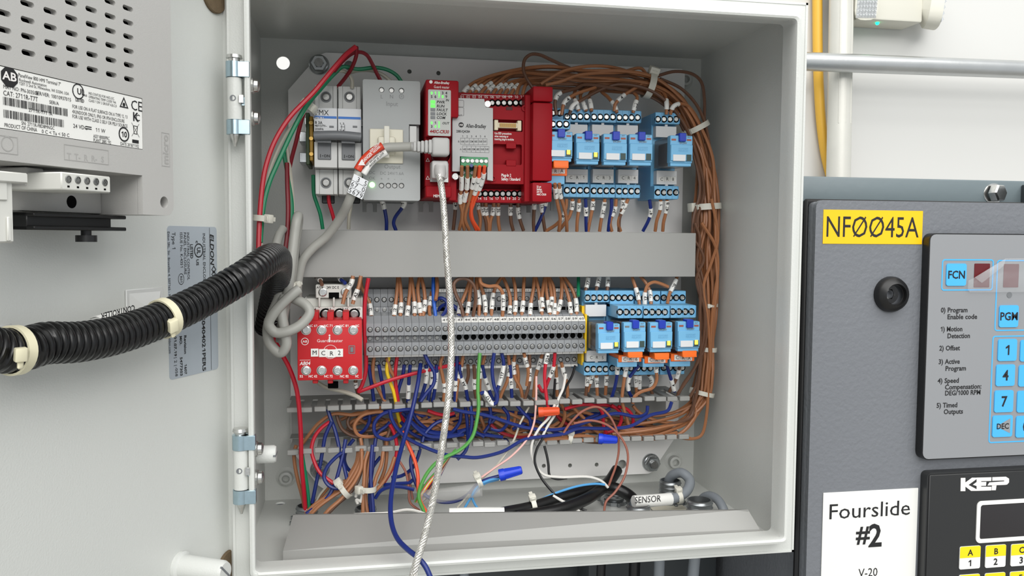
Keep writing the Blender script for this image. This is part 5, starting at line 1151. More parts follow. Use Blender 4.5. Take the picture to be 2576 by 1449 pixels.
# --- from the upper row down into the covered duct
batch([
 ('blue', [(958, 500), (962, 508), (968, 530), (972, 555), (972, 580)], [(966, 514, '1')]), ('blue', [(1008, 500), (1018, 510), (1010, 525), (994, 547), (990, 562), (996, 580)], [(1019, 514, '1')]),
 ('red', [(826, 488), (828, 510), (834, 530), (840, 552), (846, 578)]), ('green', [(788, 440), (790, 490), (797, 512), (806, 540), (812, 576)]), ('grey-white', [(884, 492), (882, 520), (878, 550), (877, 576)]),
 ('dark brown', [(1146, 500), (1145, 530), (1142, 560), (1140, 578)], [(1145, 517, '42')]),
 ('brown', [(1202, 505), (1203, 525), (1208, 550), (1206, 580)], [(1202, 515, '14')]), ('dark brown', [(1213, 505), (1214, 530), (1222, 555), (1224, 580)], [(1213, 529, '15')]), ('brown', [(1222, 505), (1223, 535), (1229, 560), (1229, 580)], [(1223, 531, '16')]),
 ('brown', [(1243, 505), (1240, 535), (1234, 556), (1232, 580)], [(1240, 531, '17')]), ('brown', [(1254, 505), (1253, 535), (1254, 560), (1257, 580)], [(1253, 531, '18')]), ('dark brown', [(1285, 505), (1284, 535), (1286, 560), (1291, 580)], [(1284, 532, '20')]),
 ('dark brown', [(1303, 505), (1304, 535), (1310, 560), (1317, 580)], [(1304, 536, '21', 10)]), ('dark brown', [(1345, 505), (1343, 535), (1342, 560), (1343, 582)], [(1344, 517, '1')]), ('blue', [(1374, 500), (1371, 520), (1361, 548), (1345, 582)], [(1372, 507, '4')]),
 ('dark brown', [(1362, 500), (1363, 530), (1367, 556), (1371, 582)], [(1363, 521, '13', 9)]), ('brown', [(1396, 462), (1398, 490), (1404, 520), (1409, 548), (1406, 582)], [(1398, 487, '18', 10)], 108, 138), ('brown', [(1407, 462), (1409, 490), (1416, 512), (1424, 545), (1426, 582)], [(1409, 486, '18', 10)], 110, 140),
 ('brown', [(1425, 500), (1424, 520), (1416, 545), (1400, 564), (1372, 582)], [(1415, 546, '8', 9)]), ('brown', [(1440, 500), (1439, 520), (1432, 545), (1418, 565), (1404, 582)], [(1439, 515, '39')]), ('brown', [(1457, 500), (1456, 525), (1452, 555), (1451, 582)], [(1456, 520, '16')]),
 ('blue', [(1473, 500), (1474, 532), (1474, 560), (1475, 582)], [(1474, 532, '41')]), ('brown', [(1492, 500), (1490, 525), (1484, 555), (1479, 582)], [(1491, 515, '34')]), ('brown', [(1522, 500), (1517, 530), (1512, 555), (1508, 582)], [(1518, 517, 'B', 5), (1516, 533, '37', 9)]),
 ('blue', [(1538, 500), (1538, 525), (1533, 555), (1530, 582)]), ('brown', [(1550, 500), (1547, 527), (1536, 553), (1535, 566), (1539, 582)], [(1547, 530, '34', 9)]), ('dark brown', [(1567, 500), (1566, 520), (1558, 552), (1557, 582)], [(1567, 512, '34')]), ('brown', [(1580, 500), (1572, 520), (1558, 548), (1556, 565), (1561, 582)], [(1569, 527, 'C', 10)]),
 ('blue', [(1634, 503), (1637, 535), (1631, 555), (1617, 582)], [(1637, 536, '41')]), ('brown', [(1662, 503), (1660, 530), (1652, 555), (1648, 582)], [(1661, 518, '1')]), ('brown', [(1678, 503), (1676, 530), (1669, 560), (1667, 582)], [(1677, 512, 'B', 5), (1677, 527, '47')]),
], 'dropping into the covered duct', 138, 146, 'wires from the upper row into the covered duct')
batch([
 ('brown', [(1162, 418), (1161, 440), (1161, 470), (1157, 505), (1163, 540), (1155, 578)], [(1161, 461, '1', 13), (1159, 497, '1', 9)]), ('brown', [(1176, 418), (1176, 445), (1175, 470), (1168, 508), (1162, 545), (1168, 578)], [(1176, 463, '1', 11), (1170, 495, '1', 9)]),
 ('blue', [(1186, 416), (1187, 430), (1186, 440)]), ('brown', [(1197, 418), (1193, 445), (1189, 468), (1180, 505), (1170, 550), (1180, 578)], [(1191, 460, '42', 11)]), ('orange', [(1207, 418), (1203, 455), (1195, 485), (1186, 515), (1188, 550), (1204, 578)], [(1203, 463, '0', 11), (1197, 481, '0', 7)]),
 ('orange', [(1219, 418), (1215, 450), (1205, 478), (1192, 510), (1184, 540), (1198, 578)], [(1215, 452, '0', 11), (1210, 467, '0', 7)])], 'hanging from the green connector', 100, 140, 'wires on the green connector', 1.45)
# --- from the covered duct down into the terminal blocks and relay sockets
batch([
 ('brown', [(907, 694), (909, 720), (920, 742), (930, 765), (934, 795)], [(932, 782, '42', 10)]), ('brown', [(888, 694), (884, 712), (870, 735), (862, 765)], [(880, 716, 'D', 9)], 120, 118), ('brown', [(908, 694), (902, 722), (893, 745), (887, 765)], [(893, 742, 'A2', 9)], 122, 120),
 ('brown', [(1001, 694), (999, 730), (995, 765), (991, 796)], [(993, 778, '42', 9)]), ('brown', [(1004, 694), (1008, 730), (1009, 765), (1007, 796)], [(1009, 776, '42', 9)]), ('brown', [(1033, 694), (1031, 735), (1027, 770), (1024, 796)], [(1026, 783, '42', 9)]), ('brown', [(1034, 694), (1040, 735), (1043, 770), (1043, 796)], [(1043, 773, '42', 10)]),
 ('brown', [(1056, 694), (1051, 725), (1055, 765), (1058, 796)], [(1057, 778, '1', 9)]), ('brown', [(1059, 694), (1067, 730), (1069, 765), (1064, 796)], [(1069, 772, '42', 10)]), ('brown', [(1086, 735), (1083, 755), (1080, 780), (1082, 796)], [(1081, 761, '42', 9)]), ('bright blue', [(1090, 694), (1090, 735), (1092, 765), (1096, 796)]), ('brown', [(1098, 694), (1100, 725), (1096, 755)]),
 ('blue', [(1110, 796), (1094, 778), (1095, 758), (1110, 750), (1124, 760), (1122, 780), (1112, 796)]),
 ('blue', [(1100, 796), (1106, 775), (1124, 765), (1148, 775), (1156, 796)]),
 ('dark brown', [(1166, 796), (1158, 765), (1146, 738), (1142, 714), (1153, 702), (1172, 701), (1190, 715), (1197, 745), (1190, 796)], [], 130, 135), ('brown', [(1185, 694), (1172, 735), (1158, 770), (1154, 790)], [(1154, 777, '4', 9)]), ('brown', [(1187, 694), (1182, 740), (1178, 775), (1174, 796)], [(1178, 776, '13', 10)]),
 ('brown', [(1199, 694), (1200, 725), (1205, 755), (1205, 796)], [(1204, 752, 'A', 13)]), ('brown', [(1203, 694), (1208, 716), (1217, 742), (1221, 770), (1221, 796)], [(1219, 754, 'B', 9), (1221, 773, '21', 9)]), ('brown', [(1264, 694), (1250, 715), (1241, 740), (1238, 765), (1236, 796)], [(1239, 752, '18', 10), (1238, 771, '1', 6)]),
 ('brown', [(1207, 694), (1210, 712), (1228, 720), (1250, 720), (1263, 734), (1266, 760), (1264, 796)], [(1266, 756, '17', 10), (1265, 773, '1', 6)], 132, 135), ('brown', [(1264, 694), (1275, 720), (1283, 748), (1282, 790)], [(1281, 784, '30', 9)]), ('brown', [(1290, 694), (1296, 725), (1297, 760), (1295, 796)], [(1297, 772, '31', 10)]),
 ('brown', [(1319, 694), (1317, 725), (1316, 760), (1312, 796)], [(1315, 773, '32', 10)]), ('brown', [(1344, 694), (1342, 725), (1336, 760), (1333, 796)], [(1334, 776, '33', 10)]), ('brown', [(1347, 694), (1354, 725), (1360, 765), (1364, 796)], [(1361, 773, '37', 10)]), ('brown', [(1371, 694), (1366, 725), (1363, 755), (1366, 775)], [(1364, 762, '37', 9)]),
 ('brown', [(1373, 694), (1374, 725), (1379, 760), (1384, 796)], [(1380, 772, '42', 11)]), ('brown', [(1378, 694), (1384, 720), (1388, 755), (1386, 770)], [(1386, 760, '48', 9)]), ('brown', [(1380, 694), (1392, 722), (1395, 760), (1394, 796)], [(1394, 780, '43', 10)]), ('brown', [(1412, 694), (1413, 730), (1409, 765), (1400, 796)], [(1408, 770, '43', 11)]),
 ('brown', [(1409, 694), (1422, 722), (1432, 755), (1437, 796)], [(1434, 777, '34', 10)]), ('brown', [(1417, 694), (1438, 725), (1449, 755), (1451, 796)], [(1450, 770, '21', 12)]), ('green', [(1455, 690), (1455, 710), (1455, 745)]),
 ('dark brown', [(1480, 694), (1478, 712), (1472, 735)], [(1478, 712, '37', 9)], 142, 138), ('dark brown', [(1508, 694), (1504, 712), (1499, 735)], [(1505, 710, '37', 9)], 142, 138), ('dark brown', [(1529, 694), (1529, 712), (1527, 735)], [(1529, 709, '28', 9)], 142, 138),
 ('brown', [(1589, 694), (1596, 715), (1604, 740), (1609, 768)], [(1604, 741, '36', 11)], 138, 128), ('brown', [(1681, 722), (1662, 714), (1645, 710), (1630, 717), (1623, 735), (1622, 768)], [(1622, 750, '17', 10)], 132, 128), ('brown', [(1610, 694), (1625, 712), (1635, 735), (1638, 766)], [(1637, 746, '17', 10)], 138, 128),
 ('brown', [(1704, 694), (1696, 715), (1684, 740), (1679, 765)], [(1695, 717, '20', 13)], 138, 128),
], 'coming out below the covered duct', 150, 136, 'wires from the covered duct into the lower row')
# --- from the terminal blocks down into the open duct
batch([
 ('brown', [(942, 890), (938, 925), (940, 955), (955, 985), (968, 1010)]), ('blue', [(927, 918), (931, 945), (936, 975), (940, 1008)]), ('blue', [(953, 918), (958, 945), (964, 980), (966, 1008)]), ('yellow', [(980, 890), (973, 930), (980, 958), (990, 985), (996, 1012), (1001, 1045), (1010, 1075)]), ('brown', [(973, 900), (982, 930), (992, 950), (997, 985), (1002, 1020)]),
 ('red', [(1000, 890), (995, 930), (995, 960), (1000, 1000), (1006, 1030), (1016, 1062)]), ('blue', [(1017, 918), (1013, 945), (1004, 975), (996, 1008)]), ('blue', [(1032, 918), (1029, 950), (1028, 985), (1026, 1012)], [(1028, 985, '1', 12)]),
 ('blue', [(1068, 890), (1078, 912), (1092, 935), (1091, 965), (1072, 990), (1058, 1010)], [], 132, 128), ('blue', [(1072, 918), (1073, 950), (1064, 985), (1056, 1010)], [(1073, 945, '1', 13)]), ('blue', [(1084, 918), (1088, 950), (1080, 990), (1076, 1010)], [(1088, 948, '4', 12)]), ('blue', [(1098, 918), (1097, 950), (1092, 990), (1088, 1010)], [(1098, 955, '11', 14)]),
 ('brown', [(1116, 890), (1108, 915), (1113, 945), (1118, 975), (1116, 1010)], [(1118, 976, '3', 8)]), ('blue', [(1150, 890), (1149, 930), (1146, 970), (1144, 1010)], [(1146, 972, '5', 9)]), ('brown', [(1166, 890), (1160, 925), (1152, 960), (1146, 1010)], [(1158, 934, '35', 10)]), ('blue', [(1156, 918), (1160, 950), (1170, 972), (1177, 1008)], [(1168, 966, 'A4', 11)]),
 ('dark brown', [(1177, 918), (1178, 945), (1172, 965)]), ('dark brown', [(1192, 918), (1194, 945), (1193, 970), (1199, 1008)], [(1193, 967, '7', 9)]), ('light green', [(1207, 888), (1204, 930), (1202, 980), (1204, 1020), (1200, 1055), (1190, 1095), (1173, 1119), (1150, 1136), (1120, 1150), (1092, 1169), (1066, 1205), (1053, 1248), (1068, 1290)], [], 128, 110), ('brown', [(1221, 888), (1214, 918), (1208, 945), (1206, 1010)], [(1210, 934, '1', 11)]),
 ('blue', [(1213, 918), (1220, 950), (1230, 980), (1240, 1008)], [(1224, 963, '6', 11)]), ('blue', [(1243, 888), (1238, 930), (1243, 972), (1251, 996), (1248, 1013), (1238, 1016), (1227, 1000), (1218, 988), (1208, 990)], [(1229, 1004, '117', 13)], 124, 124), ('blue', [(1262, 888), (1267, 915), (1261, 950), (1250, 985), (1246, 1008)], [(1262, 947, '117', 17)], 132, 134),
 ('brown', [(1278, 888), (1281, 920), (1277, 955), (1262, 990), (1256, 1010)], [(1280, 930, '30', 10)]), ('blue', [(1283, 918), (1285, 955), (1288, 1008)], [(1285, 963, '19', 9)]), ('brown', [(1296, 888), (1292, 920), (1296, 950), (1310, 978), (1316, 1008)], [(1292, 925, '31', 11)]), ('brown', [(1300, 918), (1304, 945), (1302, 975)]), ('brown', [(1318, 888), (1323, 910), (1329, 935), (1325, 970)], [(1323, 912, '32', 9)], 132, 140), ('dark brown', [(1332, 888), (1332, 930), (1331, 965), (1319, 1008)], [(1331, 940, '33', 11)], 136, 142),
 ('brown', [(1365, 888), (1357, 915), (1348, 945), (1341, 1008)], [(1358, 914, '37', 10)]), ('red', [(1378, 888), (1372, 920), (1370, 950), (1374, 995), (1379, 1030), (1372, 1062)], [(1377, 898, '024', 11)], 130, 128), ('red', [(1396, 888), (1392, 925), (1380, 955), (1366, 985), (1354, 968)], [(1390, 935, '42', 10)], 132, 140), ('brown', [(1398, 918), (1400, 955), (1402, 1010)], [(1399, 962, '1', 11)]), ('brown', [(1412, 912), (1418, 938), (1426, 965), (1428, 1010)], [(1417, 937, '2', 11)]),
 ('dark brown', [(1479, 940), (1477, 962), (1473, 1000)], [(1477, 958, '37', 9)]), ('brown', [(1492, 940), (1486, 958), (1478, 985)], [(1487, 953, '37', 9)]), ('brown', [(1500, 940), (1501, 965), (1503, 1000)], [(1501, 962, '37', 9)]), ('brown', [(1526, 940), (1525, 960), (1523, 995)], [(1525, 958, '38', 9)]),
 ('blue', [(1553, 918), (1552, 945), (1547, 972), (1537, 1006)], [(1553, 929, '4', 10)], 126, 136), ('brown', [(1577, 918), (1572, 945), (1568, 970), (1565, 1006), (1572, 1040)], [(1574, 933, '1', 11)], 126, 134), ('blue', [(1612, 914), (1594, 935), (1581, 955), (1582, 985), (1594, 1005)], [(1582, 963, '4', 13)], 124, 138), ('brown', [(1598, 938), (1599, 958), (1602, 1000)], [(1599, 958, '17', 11)]), ('dark brown', [(1609, 938), (1609, 965), (1607, 1000)], [(1609, 961, '17', 13)]),
 ('brown', [(1648, 912), (1651, 935), (1652, 955), (1642, 975), (1612, 986), (1596, 998), (1592, 1015)], [(1648, 924, '18', 9)], 122, 130), ('dark brown', [(1628, 938), (1640, 955), (1637, 978), (1645, 1000)], [(1640, 959, '11', 13)]), ('blue', [(1676, 910), (1682, 935), (1690, 960), (1697, 985)], [(1691, 969, '4', 12)], 124, 136), ('dark brown', [(1711, 912), (1706, 940), (1697, 962), (1684, 985)], [(1705, 940, '1', 9)], 124, 138),
], 'running down to the open duct', 142, 148, 'wires from the lower row into the open duct')

# --- loose wires on the left side of the enclosure
def single(col, pts, label, y0, y1, r=1.5, marks=(), group=None, **k): return wire(col, pts, label, y0, y1, r, marks, group, **k)
single('red', [(895, 117), (870, 137), (851, 158), (820, 195), (791, 230), (760, 262), (735, 288), (710, 322), (689, 360), (674, 400), (664, 440), (657, 495), (653, 550), (651, 600), (650, 650)], 'long bright red wire arching from the top down behind the left rim', 95, 60, 1.75)
single('dark red', [(897, 118), (896, 140), (884, 172), (868, 196), (850, 218)], 'short dark red wire dropping into the top of the breaker', 100, 130)
single('dark red', [(840, 180), (862, 154), (886, 135), (905, 131), (922, 138), (938, 164), (948, 185), (958, 204)], 'dark red wire arching over to the power supply input', 110, 120)
single('green', [(1010, 206), (998, 190), (975, 176), (945, 170), (900, 174), (862, 168), (845, 182), (816, 212), (790, 240)], 'dark green wire arching from the power supply input to the left', 125, 112)
single('green', [(830, 196), (808, 222), (777, 258), (760, 284), (746, 310), (726, 350), (710, 385), (694, 420), (679, 455), (666, 500), (659, 550), (655, 610)], 'long green wire running beside the bright red wire', 102, 66, 1.75)
single('grey-white', [(886, 222), (885, 200), (872, 182), (852, 178), (835, 186), (820, 200), (796, 232)], 'short grey-white wire curling from the breaker top, tagged', 128, 112, 1.5, [(832, 188, 'A', 7)])
single('grey-white', [(984, 206), (962, 188), (935, 178), (900, 178), (872, 186)], 'grey-white wire arching from the power supply input', 126, 130)
single('grey-white', [(790, 240), (752, 300), (724, 332), (700, 375), (680, 425), (666, 480), (660, 540), (656, 620)], 'long grey-white wire running between the red and green wires', 106, 70, 1.4)
single('dark red', [(780, 250), (767, 276), (754, 320), (744, 360), (734, 398), (727, 430)], 'dark red wire hanging left of the ground terminal', 116, 128, 1.6)
single('dark red', [(722, 410), (723, 465), (725, 530), (722, 597), (716, 640)], 'dark red wire going down past the left end of the covered duct', 124, 110, 1.75)
single('green', [(713, 380), (717, 400), (725, 445), (732, 495), (734, 530), (730, 578)], 'short green wire going down past the left end of the covered duct', 128, 118, 1.75)
single('grey-white', [(722, 360), (726, 400), (731, 440), (736, 495), (737, 535), (735, 572)], 'grey-white wire going down beside the short green wire', 128, 120, 1.4)
single('red', [(686, 845), (697, 868), (710, 892), (728, 926), (745, 975), (751, 1012), (755, 1060), (757, 1100), (758, 1165), (763, 1220), (768, 1282)], 'bright red wire running down the left side into the floor fitting', 104, 130, 1.75)
single('brown', [(745, 1120), (740, 1140), (742, 1170), (750, 1210), (762, 1255), (766, 1282)], 'lone brown wire left of the red wire going into the floor fitting', 135, 134)
single('green', [(756, 1120), (761, 1150), (769, 1200), (775, 1245), (778, 1284)], 'green wire beside the red wire going into the floor fitting', 130, 130)
single('red', [(927, 700), (921, 735), (917, 780), (918, 850), (921, 900), (919, 940), (910, 970), (902, 985), (912, 982), (980, 957), (1040, 940), (1110, 924), (1160, 914)], 'red wire squeezed between contactor and terminal blocks', 124, 146, 1.6)
single('dark brown', [(896, 950), (894, 965), (899, 985), (903, 1000)], 'short brown wire under the red contactor, tagged', 135, 140, 1.5, [(895, 968, '1', 5)])
single('grey-white', [(800, 962), (820, 974), (860, 984), (895, 996), (912, 1006)], 'grey-white wire slanting below the red contactor', 140, 125, 1.7)
single('blue', [(868, 712), (858, 704), (852, 696)], 'short blue wire above the red contactor', 122, 140, 1.5, [(853, 704, '', 5)])
single('dark brown', [(810, 716), (806, 706), (795, 697)], 'short brown wire above the left of the red contactor, tagged', 122, 140, 1.5, [(800, 705, '4', 6)])
# --- grey cables
single('grey', [(1082, 369, 84), (1040, 369, 88), (1000, 370, 92), (970, 372, 94), (945, 385, 93), (922, 405, 92), (902, 435, 90), (890, 470, 90), (878, 505, 94), (858, 545, 106), (822, 594, 116), (785, 626, 118), (762, 655, 118), (753, 690, 118), (749, 715, 118), (748, 760, 124)], 'light grey cable with danger tag from the grey plug across the power supply', 90, 118, 3.5, sides=12, cat='cable', name='data_cable')
single('grey', [(694, 618, 98), (702, 592, 104), (712, 575, 110)], 'short grey cable end coming out of the black conduit', 98, 110, 3.3, sides=12, cat='cable', name='cable')
single('grey', [(706, 860, 94), (712, 800, 92), (726, 720, 90), (734, 650, 92), (741, 590, 96), (746, 556, 98), (750, 543, 104), (750, 560, 112), (742, 620, 116), (732, 700, 112), (716, 760, 106), (690, 800, 100)], 'grey cable turning over a tight bend left of the covered duct', 96, 100, 3.7, sides=12, cat='cable', name='cable')
single('grey', [(716, 640, 100), (714, 695, 96), (700, 752, 92), (682, 795, 88), (673, 830, 86), (680, 866, 84), (706, 888, 82), (720, 868, 80), (716, 830, 80), (708, 780, 82), (716, 745, 86)], 'grey cable hanging in the lowest loop beside the contactor', 100, 80, 3.7, sides=12, cat='cable', name='cable')
single('grey', [(752, 728, 82), (738, 738, 80), (712, 762, 78), (686, 792, 76), (676, 815, 76), (692, 836, 76), (728, 832, 76), (762, 812, 78), (779, 786, 80), (770, 768, 82), (745, 754, 86), (725, 745, 92)], 'grey cable coiled in a round loop above the contactor', 80, 80, 3.7, sides=12, cat='cable', name='cable')
# --- brown wires over the top and down the right side
random.seed(31)
G = [(1290, 192, 150, 20), (1380, 192, 146, 24), (1470, 196, 144, 25), (1560, 204, 142, 24), (1635, 216, 142, 22), (1695, 252, 144, 22), (1738, 315, 146, 21), (1768, 400, 148, 20), (1780, 480, 148, 25), (1775, 555, 146, 28), (1775, 640, 146, 30), (1778, 720, 146, 22), (1783, 800, 146, 15), (1779, 870, 146, 14), (1772, 940, 146, 18), (1764, 1000, 146, 22)]
def bundle_wire(j, N, start, g0, end, g1, jit=1.0):
    o = (j/(N-1)*2-1)*.95; oy = random.uniform(-9, 9); pts = [A(*p) for p in start]
    for k in range(g0, g1):
        u, v, y, hw = G[k]; a = G[max(k-1, 0)]; b = G[min(k+1, len(G)-1)]; tx, ty = b[0]-a[0], b[1]-a[1]; l = math.hypot(tx, ty)
        s = (o+random.uniform(-.28, .28)*jit)*hw; pts.append(A(u-ty/l*(-s), v+tx/l*(-s), y+oy+random.uniform(-3, 3)))
    pts += [A(*p) for p in end]
    return catmull(pts, 6)
TAG = [('A', 1167, 219), ('B', 1185, 214), ('1', 1200, 212), ('2', 1219, 197), ('A', 1224, 210), ('C', 1243, 208), ('3', 1254, 203), ('C', 1268, 205), ('4', 1287, 214), ('', 0, 0), ('', 0, 0)]
ENDS = [[(1725, 1056, 140), (1670, 1074, 134), (1610, 1085, 132), (1540, 1092, 134)], [(1735, 1058, 142), (1688, 1082, 138), (1640, 1096, 136), (1590, 1092, 138)], [(1712, 1042, 144), (1650, 1060, 140), (1612, 1066, 140), (1560, 1076, 142)], [(1748, 1050, 138), (1712, 1090, 134), (1650, 1104, 132), (1560, 1102, 134)], [(1700, 1036, 148), (1640, 1046, 146), (1600, 1038, 146)]]
N = 11
for i in range(N):
    u0 = 1162+15.2*i; s, mu, mv = TAG[i]
    st = [(u0, 244, 126), (u0+6, 230, 128), (u0+22+2*(N-i)*.6, 205+.6*i, 136)] if i < 9 else [(u0, 244, 126), (u0+3, 228, 128), (u0+14, 210, 136)]
    g1 = len(G); raw = bundle_wire(N-1-i, N, st, 0 if i < 6 else 1, ENDS[i % 5], g1)
    wire('brown', None, '%s brown wire from the left arching off the red controller' % nth(i)+(', tagged '+s if s else ''), raw=raw, r=1.45, marks=[(mu, mv, s, 8)] if s else (), group='brown wires of the right bundle')
random.seed(8)
ST2 = [[(1400, 290, 126), (1396, 258, 128), (1404, 238, 130), (1450, 222, 136)], [(1412, 290, 126), (1420, 258, 128), (1445, 238, 132), (1500, 218, 138)], [(1432, 288, 130), (1440, 268, 128), (1462, 252, 130), (1520, 222, 136)], [(1456, 280, 132), (1450, 262, 132), (1444, 240, 138), (1460, 214, 144)], [(1475, 280, 132), (1468, 262, 134), (1460, 240, 140), (1490, 212, 146)],
       [(1488, 280, 132), (1486, 262, 134), (1482, 240, 140), (1510, 214, 146)], [(1545, 280, 132), (1548, 262, 132), (1572, 238, 134), (1630, 205, 138)], [(1552, 284, 132), (1546, 266, 134), (1530, 245, 140), (1512, 226, 146)], [(1592, 284, 132), (1598, 262, 132), (1603, 244, 134), (1592, 228, 140)], [(1676, 288, 132), (1677, 262, 132), (1672, 238, 138), (1650, 215, 144)], [(1686, 288, 132), (1694, 268, 130), (1722, 262, 134), (1748, 288, 140)]]
MK2 = [('1', 1400, 240), ('2 4', 1424, 252), ('40', 1441, 264), ('11', 1452, 263), ('C', 1470, 264), ('11', 1487, 262), ('4', 1564, 246), ('35', 1547, 267), ('35', 1597, 264), ('4', 1677, 263), ('17', 1698, 267)]
for i, st in enumerate(ST2):
    g0 = 2 if i < 2 else 3 if i < 6 else 4 if i < 9 else 5 if i == 9 else 7
    raw = bundle_wire(i, len(ST2), st, g0, [(1740-6*i, 1046+3*i, 138+i), (1690-8*i, 1066+3*i, 136), (1630-7*i, 1080, 138)], len(G))
    wire('brown' if i not in (0, 2) else 'dark brown', None, '%s brown wire from the left rising off the upper relay sockets, tagged %s' % (nth(i), MK2[i][0]), raw=raw, r=1.45, marks=[(MK2[i][1], MK2[i][2], MK2[i][0], 9)], group='brown wires of the right bundle')
single('dark brown', [(1342, 224), (1326, 200), (1317, 178), (1320, 150), (1336, 137), (1358, 138), (1385, 150), (1425, 168), (1475, 186), (1520, 190), (1580, 192)], 'brown wire in a high loose loop above the red controller', 130, 138, 1.4)
single('brown', [(1360, 212), (1395, 190), (1425, 176), (1490, 166), (1545, 170), (1600, 186), (1650, 196)], 'loose brown wire arching above the bundle over the relay sockets', 128, 138, 1.4)
single('brown', [(1372, 214), (1410, 205), (1450, 190), (1500, 184), (1560, 182), (1612, 172), (1626, 186), (1650, 214)], 'brown wire humped up to the tie over the relay sockets', 126, 140, 1.4)
single('dark brown', [(1650, 192), (1698, 180), (1743, 187), (1764, 206), (1772, 250), (1772, 305), (1776, 360)], 'loose brown wire bowed out at the top right corner', 136, 142, 1.4)
single('dark brown', [(1660, 198), (1712, 222), (1748, 258), (1770, 300), (1782, 350), (1788, 420)], 'brown wire lying on the outside of the right bundle bend', 136, 140, 1.4)
for k, (pts) in enumerate(([(1756, 700), (1762, 735), (1760, 800), (1762, 880), (1755, 960), (1735, 1000)], [(1765, 560), (1800, 620), (1806, 680), (1795, 760), (1788, 850), (1790, 930)], [(1745, 600), (1770, 650), (1752, 700), (1772, 780), (1768, 860), (1750, 920), (1720, 965), (1702, 1000)], [(1790, 500), (1806, 600), (1790, 660), (1770, 720), (1780, 800), (1786, 900), (1782, 960), (1778, 1040), (1764, 1095), (1740, 1104), (1690, 1096)], [(1748, 560), (1760, 600), (1752, 660), (1768, 740), (1775, 860), (1745, 930), (1705, 990)])):
    single('brown' if k % 2 else 'dark brown', pts, '%s loose brown wire slung outside the right bundle below the duct' % nth(k), 134, 138, 1.4, group='loose brown wires outside the right bundle')
